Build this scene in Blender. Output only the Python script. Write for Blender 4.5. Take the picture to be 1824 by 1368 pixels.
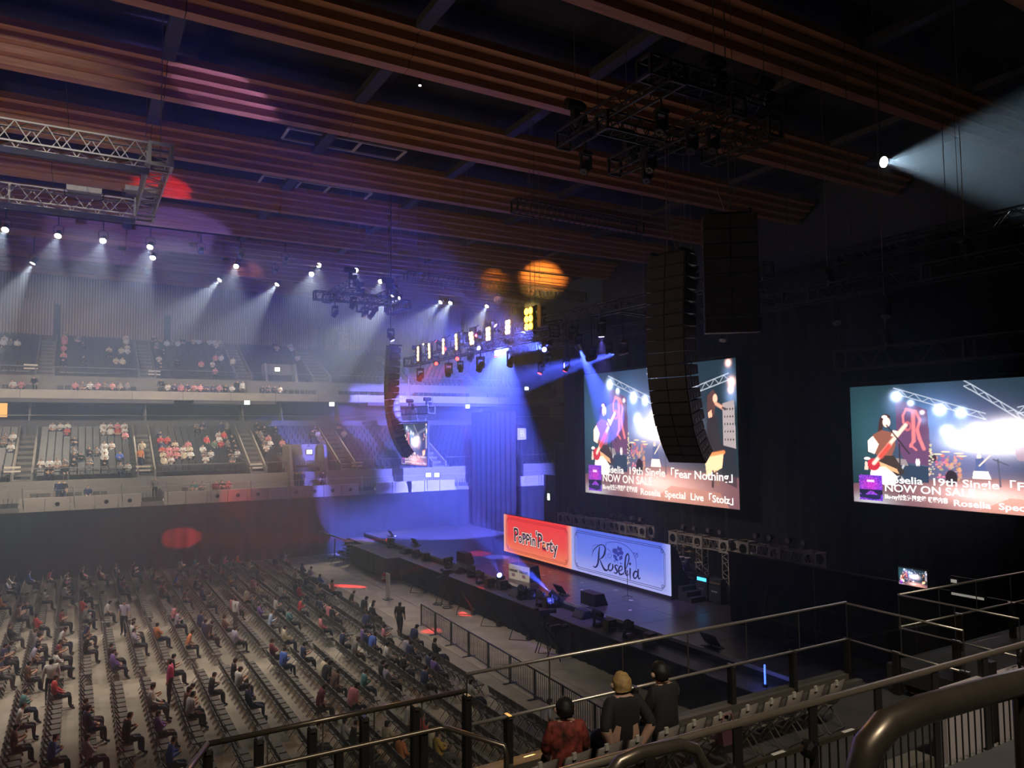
import bpy, bmesh, math, random
import numpy as np
from mathutils import Vector, Matrix, Euler

random.seed(7)
RND = random.Random(11)
sc = bpy.context.scene
for _o in list(bpy.data.objects):
    bpy.data.objects.remove(_o)
COL = sc.collection

# ------------------------------------------------------------------ camera
# arena axes: +X runs towards the stage, +Y across the hall to the far stand, Z up, metres
cam_d = bpy.data.cameras.new('camera')
cam_d.sensor_width = 36.0
cam_d.lens = 1320.0 / 1824.0 * 36.0
cam_d.clip_start = 0.05
cam_d.clip_end = 400
cam = bpy.data.objects.new('camera', cam_d)
COL.objects.link(cam)
CAMPOS = Vector((0, 0, 10.0))
CAMROT = (Matrix.Rotation(math.radians(-30.4), 3, 'Z') @ Matrix.Rotation(math.radians(93.6), 3, 'X')
          @ Matrix.Rotation(math.radians(-0.5), 3, 'Z'))
cam.matrix_world = Matrix.Translation(CAMPOS) @ CAMROT.to_4x4()
sc.camera = cam

# ------------------------------------------------------------------ world, view
world = bpy.data.worlds.new('hall_ambient')
sc.world = world
world.use_nodes = True
world.node_tree.nodes['Background'].inputs['Color'].default_value = (0.38, 0.38, 0.42, 1)
world.node_tree.nodes['Background'].inputs['Strength'].default_value = 0.02
sc.view_settings.view_transform = 'Standard'
sc.view_settings.look = 'None'
sc.view_settings.exposure = 0.0
sc.view_settings.gamma = 1.0
sc.view_settings.use_curve_mapping = False
cy = sc.cycles
cy.max_bounces = 2
cy.diffuse_bounces = 1
cy.glossy_bounces = 1
cy.transmission_bounces = 3
cy.transparent_max_bounces = 8
cy.volume_bounces = 0
cy.caustics_reflective = False
cy.caustics_refractive = False
cy.use_denoising = True
cy.sample_clamp_indirect = 4.0
cy.use_adaptive_sampling = True
cy.adaptive_threshold = 0.1
cy.adaptive_min_samples = 16
cy.light_sampling_threshold = 0.04


def light(name, kind, loc, color, power, aim=None, angle=40, blend=0.4, size=0.15, parent=None):
    d = bpy.data.lights.new(name, kind)
    d.color = color
    d.energy = power
    if kind == 'SPOT':
        d.spot_size = math.radians(angle)
        d.spot_blend = blend
        d.shadow_soft_size = size
    elif kind == 'AREA':
        d.size = size
    else:
        d.shadow_soft_size = size
    o = bpy.data.objects.new(name, d)
    COL.objects.link(o)
    o.location = loc
    if aim is not None:
        o.rotation_euler = (Vector(aim) - Vector(loc)).to_track_quat('-Z', 'Y').to_euler()
    return o


# unseen uplights added at the end opposite the stage to brighten the beams
for _x, _y, _z, _p, _aim, _ang in [
        (-29, 24, 3, 9000, (6, 27, 25), 60), (-29, 33, 3, 11000, (6, 36, 25), 66), (-29, 44, 3, 11000, (8, 48, 25), 66)]:
    light('added_beam_uplight', 'SPOT', (_x, _y, _z), (1.0, 0.76, 0.56), _p * 0.55, _aim, _ang, 0.8, 0.6)


# unseen spots added to brighten the floor crowd, the last for the silver truss
for _x, _y, _z, _p, _aim, _ang in [(-8, 33.2, 20.2, 5000, (-4, 38, 0), 62), (0, 33.2, 20.2, 5000, (3, 36, 0), 62), (2.2, 33.4, 20.2, 6000, (11.5, 33, 0), 54), (-3, 8, 22.5, 9000, (-4, 34, 21.2), 34)]:
    light('added_floor_spot', 'SPOT', (_x, _y, _z), (1.0, 0.95, 0.9), _p, _aim, _ang, 0.7, 0.3)
# unseen lamps added behind the viewer to light the near deck and rails
for _x, _y, _z, _p, _aim, _ang in [(2, -5, 24, 6500, (7, 8, 5), 44), (10, -5, 24, 4000, (13, 8, 5), 40)]:
    light('added_near_deck_light', 'SPOT', (_x, _y, _z), (1.0, 0.86, 0.68), _p, _aim, _ang, 0.8, 0.5)


# ------------------------------------------------------------------ picture point -> world point
def _ray(x, y):
    return CAMROT @ Vector(((x - 912.0) / 1320.0, -(y - 684.0) / 1320.0, -1.0))


def atX(x, y, a):
    d = _ray(x, y); return CAMPOS + d * (a / d.x)


def atY(x, y, b):
    d = _ray(x, y); return CAMPOS + d * (b / d.y)


def atZ(x, y, c):
    d = _ray(x, y); return CAMPOS + d * ((c - CAMPOS.z) / d.z)


# ------------------------------------------------------------------ materials
MATS = {}


def M(name, col, rough=0.6, metal=0.0, noise=0.0, scale=6.0, bump=0.0, spec=0.5, coat=0.0):
    if name in MATS:
        return MATS[name]
    m = bpy.data.materials.new(name)
    m.use_nodes = True
    nt = m.node_tree
    b = nt.nodes['Principled BSDF']
    b.inputs['Roughness'].default_value = rough
    b.inputs['Metallic'].default_value = metal
    b.inputs['Specular IOR Level'].default_value = spec
    b.inputs['Coat Weight'].default_value = coat
    c = (*col, 1)
    b.inputs['Base Color'].default_value = c
    if noise or bump:
        tc = nt.nodes.new('ShaderNodeTexCoord')
        nz = nt.nodes.new('ShaderNodeTexNoise')
        nz.inputs['Scale'].default_value = scale
        nz.inputs['Detail'].default_value = 4
        nt.links.new(tc.outputs['Object'], nz.inputs['Vector'])
        if noise:
            r = nt.nodes.new('ShaderNodeValToRGB')
            r.color_ramp.elements[0].position = 0.3
            r.color_ramp.elements[1].position = 0.7
            r.color_ramp.elements[0].color = (*[max(0, v * (1 - noise)) for v in col], 1)
            r.color_ramp.elements[1].color = (*[min(1, v * (1 + noise)) for v in col], 1)
            nt.links.new(nz.outputs['Fac'], r.inputs['Fac'])
            nt.links.new(r.outputs['Color'], b.inputs['Base Color'])
        if bump:
            bp = nt.nodes.new('ShaderNodeBump')
            bp.inputs['Strength'].default_value = bump
            bp.inputs['Distance'].default_value = 0.02
            nt.links.new(nz.outputs['Fac'], bp.inputs['Height'])
            nt.links.new(bp.outputs['Normal'], b.inputs['Normal'])
    MATS[name] = m
    return m


def EM(name, col, strength, sample=False):
    if name in MATS:
        return MATS[name]
    m = bpy.data.materials.new(name)
    m.use_nodes = True
    nt = m.node_tree
    b = nt.nodes['Principled BSDF']
    b.inputs['Base Color'].default_value = (0.02, 0.02, 0.02, 1)
    b.inputs['Emission Color'].default_value = (*col, 1)
    b.inputs['Emission Strength'].default_value = strength
    if not sample:
        m.cycles.emission_sampling = 'NONE'
    MATS[name] = m
    return m


def wood_mat(name, c0, c1, axis=0, rough=0.55):
    m = bpy.data.materials.new(name)
    m.use_nodes = True
    nt = m.node_tree
    b = nt.nodes['Principled BSDF']
    b.inputs['Roughness'].default_value = rough
    tc = nt.nodes.new('ShaderNodeTexCoord')
    mp = nt.nodes.new('ShaderNodeMapping')
    s = [5.0, 5.0, 5.0]
    s[axis] = 0.25
    mp.inputs['Scale'].default_value = s
    nz = nt.nodes.new('ShaderNodeTexNoise')
    nz.inputs['Scale'].default_value = 2.2
    nz.inputs['Detail'].default_value = 6
    r = nt.nodes.new('ShaderNodeValToRGB')
    r.color_ramp.elements[0].position = 0.32
    r.color_ramp.elements[1].position = 0.68
    r.color_ramp.elements[0].color = (*c0, 1)
    r.color_ramp.elements[1].color = (*c1, 1)
    nt.links.new(tc.outputs['Object'], mp.inputs['Vector'])
    nt.links.new(mp.outputs['Vector'], nz.inputs['Vector'])
    nt.links.new(nz.outputs['Fac'], r.inputs['Fac'])
    nt.links.new(r.outputs['Color'], b.inputs['Base Color'])
    MATS[name] = m
    return m


m_wood = wood_mat('beam_timber', (0.34, 0.15, 0.07), (0.48, 0.225, 0.115), 0)
m_slat = wood_mat('slat_timber', (0.36, 0.22, 0.15), (0.52, 0.34, 0.24), 2)
m_roof = M('roof_black', (0.02, 0.02, 0.022), 0.9, noise=0.3, scale=1.0)
m_steel = M('roof_steel', (0.05, 0.048, 0.05), 0.6, 0.3, noise=0.15)
m_black = M('black_metal', (0.018, 0.018, 0.02), 0.45, 0.4, noise=0.2, scale=9)
m_blackp = M('black_paint', (0.02, 0.02, 0.022), 0.7, noise=0.2, scale=5)
m_cloth = M('black_cloth', (0.018, 0.018, 0.021), 0.95, noise=0.3, scale=2.5, bump=0.2, spec=0.1)
m_alu = M('aluminium', (0.55, 0.53, 0.5), 0.38, 0.85, noise=0.12, scale=12)
m_dkalu = M('dark_aluminium', (0.06, 0.058, 0.058), 0.45, 0.7, noise=0.2, scale=10)
m_chrome = M('brushed_steel', (0.42, 0.38, 0.33), 0.28, 0.95, noise=0.08, scale=20)
m_conc = M('concrete', (0.33, 0.285, 0.22), 0.85, noise=0.22, scale=0.7, bump=0.1)
m_concd = M('stand_concrete', (0.22, 0.205, 0.19), 0.85, noise=0.2, scale=1.2, bump=0.1)
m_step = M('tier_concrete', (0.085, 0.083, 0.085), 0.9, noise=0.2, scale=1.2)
m_panel = M('pale_fascia', (0.42, 0.38, 0.33), 0.6, noise=0.08, scale=3)
m_seat = M('seat_black', (0.03, 0.031, 0.036), 0.38, noise=0.2, scale=8)
m_glass_ed = M('glass_edge', (0.25, 0.33, 0.32), 0.2)


# ------------------------------------------------------------------ mesh collector
class MB:
    def __init__(s):
        s.v = []; s.f = []; s.mi = []

    def add(s, vs, fs, mi=0):
        n = len(s.v)
        s.v += [tuple(v) for v in vs]
        s.f += [tuple(i + n for i in f) for f in fs]
        s.mi += [mi] * len(fs)
        return s

    def box(s, x0, y0, z0, x1, y1, z1, mi=0):
        return s.add([(x0, y0, z0), (x1, y0, z0), (x1, y1, z0), (x0, y1, z0), (x0, y0, z1), (x1, y0, z1), (x1, y1, z1), (x0, y1, z1)],
                     [(0, 3, 2, 1), (4, 5, 6, 7), (0, 1, 5, 4), (1, 2, 6, 5), (2, 3, 7, 6), (3, 0, 4, 7)], mi)

    def cbox(s, c, sx, sy, sz, mi=0, rot=None):
        pts = []
        for dz in (-1, 1):
            for dx, dy in ((-1, -1), (1, -1), (1, 1), (-1, 1)):
                v = Vector((dx * sx / 2, dy * sy / 2, dz * sz / 2))
                if rot is not None:
                    v = rot @ v
                pts.append(Vector(c) + v)
        return s.add(pts, [(0, 3, 2, 1), (4, 5, 6, 7), (0, 1, 5, 4), (1, 2, 6, 5), (2, 3, 7, 6), (3, 0, 4, 7)], mi)

    def tube(s, p0, p1, r0, r1=None, n=6, mi=0, caps=True):
        p0 = Vector(p0); p1 = Vector(p1)
        r1 = r0 if r1 is None else r1
        d = (p1 - p0)
        if d.length < 1e-6:
            return s
        d.normalize()
        u = d.orthogonal().normalized(); w = d.cross(u)
        vs = []
        for p, r in ((p0, r0), (p1, r1)):
            for k in range(n):
                a = 2 * math.pi * (k + .5) / n
                vs.append(p + (u * math.cos(a) + w * math.sin(a)) * r)
        fs = [(k, (k + 1) % n, n + (k + 1) % n, n + k) for k in range(n)]
        if caps:
            fs += [tuple(range(n - 1, -1, -1)), tuple(range(n, 2 * n))]
        return s.add(vs, fs, mi)

    def path(s, pts, r, n=8, mi=0):
        """one swept tube through all points"""
        pts = [Vector(p) for p in pts]
        base = len(s.v)
        prev = None
        for i, p in enumerate(pts):
            a = pts[max(0, i - 1)]; b = pts[min(len(pts) - 1, i + 1)]
            d = (b - a).normalized()
            if prev is None:
                u = d.orthogonal().normalized()
            else:
                u = (prev - d * prev.dot(d)).normalized()
            prev = u
            w = d.cross(u)
            rr = r[i] if isinstance(r, (list, tuple)) else r
            for k in range(n):
                t = 2 * math.pi * k / n
                s.v.append(tuple(p + (u * math.cos(t) + w * math.sin(t)) * rr))
        for i in range(len(pts) - 1):
            for k in range(n):
                s.f.append((base + i * n + k, base + i * n + (k + 1) % n, base + (i + 1) * n + (k + 1) % n, base + (i + 1) * n + k)); s.mi.append(mi)
        s.f.append(tuple(base + k for k in range(n - 1, -1, -1))); s.mi.append(mi)
        e = base + (len(pts) - 1) * n
        s.f.append(tuple(e + k for k in range(n))); s.mi.append(mi)
        return s

    def lathe(s, c, prof, n=12, axis='Z', mi=0):
        c = Vector(c)
        base = len(s.v)
        for r, h in prof:
            for k in range(n):
                a = 2 * math.pi * k / n
                if axis == 'Z':
                    v = Vector((r * math.cos(a), r * math.sin(a), h))
                elif axis == 'X':
                    v = Vector((h, r * math.cos(a), r * math.sin(a)))
                else:
                    v = Vector((r * math.sin(a), h, r * math.cos(a)))
                s.v.append(tuple(c + v))
        for i in range(len(prof) - 1):
            for k in range(n):
                s.f.append((base + i * n + k, base + i * n + (k + 1) % n, base + (i + 1) * n + (k + 1) % n, base + (i + 1) * n + k)); s.mi.append(mi)
        s.f.append(tuple(base + k for k in range(n - 1, -1, -1))); s.mi.append(mi)
        e = base + (len(prof) - 1) * n
        s.f.append(tuple(e + k for k in range(n))); s.mi.append(mi)
        return s

    def prism(s, poly, e0, e1, plane='XZ', mi=0):
        """polygon in a plane extruded along the third axis from e0 to e1"""
        n = len(poly)
        def P(a, b, e):
            return {'XZ': (a, e, b), 'YZ': (e, a, b), 'XY': (a, b, e)}[plane]
        vs = [P(a, b, e0) for a, b in poly] + [P(a, b, e1) for a, b in poly]
        fs = [(k, (k + 1) % n, n + (k + 1) % n, n + k) for k in range(n)] + [tuple(range(n - 1, -1, -1)), tuple(range(n, 2 * n))]
        return s.add(vs, fs, mi)

    def mesh(s, name, mats, smooth=False, fix=True):
        me = bpy.data.meshes.new(name)
        me.from_pydata(s.v, [], s.f)
        for m in (mats if isinstance(mats, (list, tuple)) else [mats]):
            me.materials.append(m)
        if any(s.mi):
            me.polygons.foreach_set('material_index', s.mi)
        if fix:
            bm = bmesh.new(); bm.from_mesh(me)
            bmesh.ops.recalc_face_normals(bm, faces=bm.faces)
            bm.to_mesh(me); bm.free()
        if smooth:
            me.polygons.foreach_set('use_smooth', [True] * len(me.polygons))
        me.update()
        return me

    def build(s, name, mats, parent=None, smooth=False, fix=True):
        return put(name, s.mesh(name, mats, smooth, fix), parent)


def put(name, me, parent=None, loc=None, rot=None, scale=None):
    o = bpy.data.objects.new(name, me)
    COL.objects.link(o)
    if parent is not None:
        o.parent = parent
    if loc is not None:
        o.location = loc
    if rot is not None:
        o.rotation_euler = rot
    if scale is not None:
        o.scale = scale
    return o


def tag(o, label, cat, group=None, kind=None):
    o['label'] = label
    o['category'] = cat
    if group:
        o['group'] = group
    if kind:
        o['kind'] = kind
    return o


def thing(name, label, cat, loc=(0, 0, 0), rz=0.0, group=None, kind=None):
    o = bpy.data.objects.new(name, None)
    o.empty_display_size = 0.2
    COL.objects.link(o)
    o.location = loc
    o.rotation_euler = (0, 0, rz)
    return tag(o, label, cat, group, kind)


_unit = MB().cbox((0, 0, 0), 1, 1, 1).mesh('bar', m_alu)
_BAR = {}


def bar(name, p0, p1, w, h, mat, parent):
    """straight square bar as its own object; alike bars share one mesh"""
    key = mat.name
    if key not in _BAR:
        me = _unit.copy(); me.materials.clear(); me.materials.append(mat); me.name = name
        _BAR[key] = me
    p0 = Vector(p0); p1 = Vector(p1)
    d = p1 - p0
    o = put(name, _BAR[key], parent, (p0 + p1) / 2)
    q = d.to_track_quat('X', 'Z')
    o.rotation_euler = q.to_euler()
    o.scale = (d.length, w, h)
    return o


_ONE = ['', 'first', 'second', 'third', 'fourth', 'fifth', 'sixth', 'seventh', 'eighth', 'ninth', 'tenth', 'eleventh', 'twelfth', 'thirteenth', 'fourteenth', 'fifteenth', 'sixteenth', 'seventeenth', 'eighteenth', 'nineteenth']
_TEN = {2: ('twenty', 'twentieth'), 3: ('thirty', 'thirtieth'), 4: ('forty', 'fortieth'), 5: ('fifty', 'fiftieth'), 6: ('sixty', 'sixtieth'), 7: ('seventy', 'seventieth'), 8: ('eighty', 'eightieth'), 9: ('ninety', 'ninetieth')}
ORD = [_ONE[n] if n < 20 else (_TEN[n // 10][1] if n % 10 == 0 else _TEN[n // 10][0] + '-' + _ONE[n % 10]) for n in range(1, 100)]


def wavy(name, axis, a0, a1, fixed, z0, z1, amp, period, mat, parent=None, seed=1, thick=0.0):
    """hanging cloth with folds: axis 'X' or 'Y' is the running direction"""
    r = random.Random(seed)
    n = max(4, int(abs(a1 - a0) / period * 6))
    mb = MB()
    rows = 6
    off = [amp * (math.sin(2 * math.pi * k / 6) + 0.5 * math.sin(2 * math.pi * k / 13.7 + 1) + r.uniform(-.3, .3)) for k in range(n + 1)]
    vs = []
    for j in range(rows + 1):
        t = j / rows
        for k in range(n + 1):
            a = a0 + (a1 - a0) * k / n
            d = off[k] * (0.35 + 0.65 * (1 - t))
            z = z0 + (z1 - z0) * t
            vs.append((a, fixed + d, z) if axis == 'X' else (fixed + d, a, z))
    fs = [(j * (n + 1) + k, j * (n + 1) + k + 1, (j + 1) * (n + 1) + k + 1, (j + 1) * (n + 1) + k) for j in range(rows) for k in range(n)]
    mb.add(vs, fs)
    return mb.build(name, mat, parent, smooth=True, fix=False)
# ================================================================== the setting
XL, XR = -32.0, 50.0        # hall along the beams
NEARY = 10.0                # balustrade line of the near stand

# floor: hall concrete, one great slab, with the laid protective sheets before the stage as its own pieces
fl = MB().box(XL, -14, -0.3, XR, 90, 0).build('floor', m_conc)
tag(fl, 'grey-brown concrete arena floor under the rows of seats', 'floor', kind='structure')

# ceiling slab and stepped timber beams
ce = MB().box(XL, -14, 27.6, XR, 90, 28.0).build('ceiling', m_roof)
tag(ce, 'black roof deck above the stepped timber beams', 'ceiling', kind='structure')
BEAM_Y = [12.4, 20.1, 27.8, 35.45, 43.1, 50.5, 58.1, 65.8, 73.4, 81.0]
JOINTS = [-31.0, -22.5, -14.0, -5.5, 3.0, 11.5, 20.0, 28.5, 37.0, 45.5]
BEAMW = ['above the near stand', 'over the big black speaker rig', 'crossing the top of the picture', 'second below the picture top', 'behind the silver square truss',
         'with the red light patch', 'above the first row of white spotlights', 'above the second row of white spotlights', 'close to the slatted wall', 'touching the slatted wall']
_board = {}
for bi, by in enumerate(BEAM_Y):
    t = thing('ceiling_beam', 'stepped brown timber ceiling beam ' + BEAMW[bi], 'beam', (0, by, 25.0), 0, 'stepped timber ceiling beams', 'structure')
    for st in range(4):
        for j in range(len(JOINTS) - 1):
            L = JOINTS[j + 1] - JOINTS[j] - 0.035
            if st not in _board:
                _board[st] = MB().box(0.0175, -0.45 * st, 0.34 * st, 8.5 - 0.0175, 0.55, 0.34 * (st + 1) - 0.012).mesh('board', m_wood)
            put('board', _board[st], t, (JOINTS[j], 0, 0))
def roofz(y):
    for by in BEAM_Y:
        if by - 1.36 < y < by + 0.55:
            st_ = 0 if y >= by else int(math.ceil((by - y) / 0.45 - 1e-6))
            return 25.0 + 0.34 * min(3, st_)
    return 27.6


# dark steel cross members between the beams, one over every board joint
_cm = MB().box(-0.28, 0, 0, 0.28, 7.0, 0.35).mesh('purlin', m_steel)
for bi in range(len(BEAM_Y) - 1):
    t = thing('roof_purlins', 'dark steel cross members between timber beams, gap ' + ORD[bi] + ' from the near stand', 'roof steel', (0, BEAM_Y[bi] + 0.55, 26.0), 0, 'roof cross members', 'structure')
    for jx in JOINTS[1:-1]:
        o = put('purlin', _cm, t, (jx, 0, 0.0))
        o.scale = (1, (BEAM_Y[bi + 1] - BEAM_Y[bi] - 0.6 - 1.3) / 7.0, 1)

# far wall: backing + vertical timber slats (too fine to pick apart)
wf = thing('wall_far', 'tall wall of vertical timber slats behind the far upper stand', 'wall', (0, 84.6, 0), 0, None, 'structure')
MB().box(XL, 0.12, 13, XR, 0.5, 27.6).build('backing', M('wall_dark', (0.10, 0.075, 0.065), 0.8), wf)
mb = MB()
x = XL
k = 0
while x < XR:
    h0 = 19.6
    mb.box(x, -0.06, h0, x + 0.13, 0.12, 26.9)
    x += 0.245
    k += 1
sl = mb.build('slats', m_slat, wf)
sl['kind'] = 'stuff'
# projecting slatted boxes and dark fins along the wall foot
mb = MB()
for x0, x1, zt in ((8.2, 15.6, 21.6), (-4.6, -2.2, 23.0)):
    x = x0
    while x < x1:
        mb.box(x, -0.5, 19.6, x + 0.13, -0.3, zt); x += 0.245
    mb.box(x0 - 0.1, -0.32, 19.6, x1 + 0.1, -0.06, zt, 1)
sb = mb.build('projecting_slats', [m_slat, MATS['wall_dark']], wf)
sb['kind'] = 'stuff'
for px, zt in ((-1.9, 22.6), (7.9, 22.2), (24.0, 22.0)):
    MB().box(px - 0.25, -1.0, 18.6, px + 0.25, -0.1, zt).build('fin', m_blackp, wf)

# rear wall behind the stage and the far end of the hall
wb = MB().box(46.0, -14, 0, 46.5, 60, 28).build('wall_back', m_blackp)
tag(wb, 'black wall of the hall behind the stage', 'wall', kind='structure')

# ================================================================== far stand
def stand_rows(name, y0, z0, n, tread, rise, label):
    mb = MB()
    for i in range(n):
        mb.box(XL, y0 + i * tread, z0 - 0.6 + (i - 1) * rise * 0, XR, y0 + (i + 1) * tread + 0.02, z0 + i * rise)
    o = mb.build(name, m_step)
    tag(o, label, 'stand', kind='structure')
    return o


LR = dict(y0=64.2, z0=6.55, n=9, tread=0.86, rise=0.40)      # lower rows
UR = dict(y0=74.8, z0=15.0, n=10, tread=0.84, rise=0.405)    # upper rows
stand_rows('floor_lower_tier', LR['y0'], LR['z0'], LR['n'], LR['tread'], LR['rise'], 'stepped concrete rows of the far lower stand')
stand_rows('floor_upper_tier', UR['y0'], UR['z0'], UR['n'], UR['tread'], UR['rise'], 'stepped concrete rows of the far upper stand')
o = MB().box(XL, 61.2, 4.6, XR, 64.2, 5.0).build('floor_front_deck', m_concd)
tag(o, 'walkway deck at the front of the far lower stand', 'deck', kind='structure')
o = MB().box(XL, 64.0, 5.0, XR, 64.2, 6.65).build('wall_deck', M('deck_wall', (0.26, 0.24, 0.21), 0.8, noise=0.12, scale=2))
tag(o, 'low pale wall between front deck and rows of far lower stand', 'wall', kind='structure')
o = MB().box(XL, 71.3, 12.9, XR, 75.0, 13.25).build('floor_balcony_deck', m_concd)
tag(o, 'balcony slab of the far upper stand', 'deck', kind='structure')
o = MB().box(XL, 74.6, 13.2, XR, 74.8, 15.05).build('wall_balcony', MATS['deck_wall'])
tag(o, 'low pale wall behind the front row of far upper stand', 'wall', kind='structure')
# concourse wall and boxes between the two tiers
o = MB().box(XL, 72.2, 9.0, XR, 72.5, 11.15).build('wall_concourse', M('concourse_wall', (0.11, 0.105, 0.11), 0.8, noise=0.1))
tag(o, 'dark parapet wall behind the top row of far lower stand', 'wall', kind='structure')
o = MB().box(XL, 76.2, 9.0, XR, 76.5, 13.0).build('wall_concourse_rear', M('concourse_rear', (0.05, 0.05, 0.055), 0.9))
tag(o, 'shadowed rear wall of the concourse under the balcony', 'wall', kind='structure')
pt = thing('concourse_partitions', 'slanted grey partitions between the boxes under the balcony', 'partition', (0, 72.5, 11.15), 0, None, 'structure')
for px in (-3.4, 5.2, 13.4, 17.0, 22.6, 31, 39):
    MB().prism([(0, 0), (1.7, 0), (1.7, 1.75), (0.9, 1.75)], px - 0.07, px + 0.07, 'YZ').build('partition', m_concd, pt)
rl = MB().tube((XL, 72.35, 11.6), (XR, 72.35, 11.6), 0.025).build('concourse_rail', m_chrome)
tag(rl, 'thin metal rail along the concourse parapet under the balcony', 'rail', kind='structure')

# fascia panels of the lower deck: individual panels, some with a round port
fa = thing('wall_fascia', 'row of pale fascia panels along the front of the far lower deck', 'wall', (0, 61.0, 4.62), 0, None, 'structure')
_pan = {}
HOLES = (3.0, 4.4, 8.7, 10.0, 11.5, 12.6, 15.3, 16.8, 18.3, 19.8, 1.6, -0.4)
W = 1.5
px = XL + 0.2
gates = [(-5.3, -4.0), (4.3, 5.4), (12.55, 13.6), (20.4, 22.0), (30, 31)]
m_port = M('port_black', (0.012, 0.012, 0.012), 0.8)
port_me = MB().lathe((0, 0, 0), [(0.15, 0), (0.15, 0.06)], 14, 'Y').mesh('port', m_port)
while px < XR - 1:
    if not any(a < px + W / 2 < b for a, b in gates):
        if 'p' not in _pan:
            _pan['p'] = MB().box(0.02, 0, 0, W - 0.02, 0.16, 1.02).mesh('panel', m_panel)
        p = put('panel', _pan['p'], fa, (px, 0, 0))
        if any(px < h < px + W for h in HOLES):
            put('port', port_me, p, (W / 2, -0.03, 0.55))
    else:
        g = put('gate', MB().box(0.05, 0.3, 0, W - 0.05, 0.36, 0.7).mesh('gate', m_step), fa, (px, 0, 0))
        for k in range(6):
            bar('gate_bar', (0.1 + k * 0.25, 0.25, 0.0), (0.1 + k * 0.25, 0.25, 1.05), 0.03, 0.03, m_dkalu, g)
    px += W
# slanted stanchions above the fascia with thin top rail
stn = thing('deck_guard_rail', 'slanted metal stanchions with rail above the far lower fascia', 'rail', (0, 61.05, 5.6), 0, None, 'structure')
for k in range(27):
    sx = -30 + k * 3.0
    bar('stanchion', (sx, 0, -0.9), (sx - 0.12, -0.25, 0.75), 0.06, 0.06, m_alu, stn)
bar('rail', (XL, -0.25, 0.55), (XR, -0.25, 0.55), 0.03, 0.03, m_alu, stn)

# balcony fascia
bf = thing('wall_balcony_fascia', 'long pale concrete fascia along the front of the far balcony', 'wall', (0, 71.0, 12.95), 0, None, 'structure')
px = XL
while px < XR - 2:
    if 'b' not in _pan:
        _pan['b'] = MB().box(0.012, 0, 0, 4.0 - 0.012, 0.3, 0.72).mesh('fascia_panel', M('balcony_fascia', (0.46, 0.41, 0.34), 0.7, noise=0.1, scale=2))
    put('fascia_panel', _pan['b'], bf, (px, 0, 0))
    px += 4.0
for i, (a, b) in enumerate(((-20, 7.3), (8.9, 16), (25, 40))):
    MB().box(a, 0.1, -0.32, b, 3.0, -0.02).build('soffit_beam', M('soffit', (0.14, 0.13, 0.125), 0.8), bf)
gl = thing('balcony_glass_rail', 'thin rail with clamps above the far balcony fascia', 'rail', (0, 71.1, 13.7), 0, None, 'structure')
bar('rail', (XL, 0, 0.38), (XR, 0, 0.38), 0.035, 0.035, M('balcony_rail', (0.3, 0.29, 0.27), 0.65, 0.2), gl)
for k in range(40):
    bar('clamp', (XL + 1 + k * 2.0, 0, 0), (XL + 1 + k * 2.0, 0, 0.38), 0.04, 0.04, MATS['balcony_rail'], gl)

# guard rails before the main rows (both tiers), with pickets
m_trail = M('tier_rail', (0.26, 0.245, 0.23), 0.6, 0.3)


def picket_rail(name, y, z0, z1, label, runs):
    t = thing(name, label, 'rail', (0, y, z0), 0, None, 'structure')
    mb = MB()
    for a, b in runs:
        bar('top_rail', (a, 0, z1 - z0), (b, 0, z1 - z0), 0.05, 0.05, m_trail, t)
        x = a
        while x < b:
            mb.box(x - 0.012, -0.012, 0, x + 0.012, 0.012, z1 - z0); x += 0.22
    p = mb.build('pickets', m_dkalu, t)
    p['kind'] = 'stuff'
    return t


AISL = [(-3.9, -2.8), (4.2, 5.3), (12.6, 13.7), (20.2, 21.5), (29.0, 30.2), (37.5, 38.7)]
AISU = [(-3.1, -1.9), (4.8, 6.0), (13.2, 14.5), (20.6, 22.3), (29.6, 30.8), (38, 39.2)]
def runs_of(ais):
    r = []; a = XL
    for p, q in ais:
        r.append((a, p)); a = q
    r.append((a, XR)); return r
picket_rail('tier_guard_rail', 64.25, 6.6, 7.55, 'picket guard rail before the main rows of the far lower stand', runs_of(AISL))
picket_rail('balcony_guard_rail', 74.85, 15.0, 15.85, 'picket guard rail before the main rows of the far upper stand', runs_of(AISU))

# stair aisles: pale treads with handrails at both sides
def aisle(name, ais, R, label):
    for i, (a, b) in enumerate(ais):
        if not (-6 < a < 42):
            continue
        t = thing(name, label + ', ' + ORD[i] + ' from the hall end opposite the stage', 'stairs', ((a + b) / 2, R['y0'], R['z0']), 0, label, 'structure')
        w = (b - a) / 2
        tm = MB().box(-w, 0, 0, w, 0.42, 0.2).mesh('tread', M('stair_tread', (0.2, 0.185, 0.165), 0.85, noise=0.15, scale=3))
        for k in range(R['n']):
            put('tread', tm, t, (0, k * R['tread'] + 0.02, k * R['rise'] - R['rise'] * 0.0 + 0.005 - 0.2 + 0.2))
        for sx in (-w - 0.05, w + 0.05):
            MB().box(sx - 0.07, -0.1, -0.05, sx + 0.07, 0.02, 0.7).build('side_post', m_concd, t)
            MB().add([(sx - .06, 0, 0.0), (sx + .06, 0, 0.0), (sx + .06, R['n'] * R['tread'], R['n'] * R['rise']), (sx - .06, R['n'] * R['tread'], R['n'] * R['rise']),
                      (sx - .06, 0, 0.62), (sx + .06, 0, 0.62), (sx + .06, R['n'] * R['tread'], R['n'] * R['rise'] + 0.62), (sx - .06, R['n'] * R['tread'], R['n'] * R['rise'] + 0.62)],
                     [(0, 3, 2, 1), (4, 5, 6, 7), (0, 1, 5, 4), (1, 2, 6, 5), (2, 3, 7, 6), (3, 0, 4, 7)]).build('side_wall', M('stair_side', (0.24, 0.21, 0.17), 0.85), t)


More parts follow.
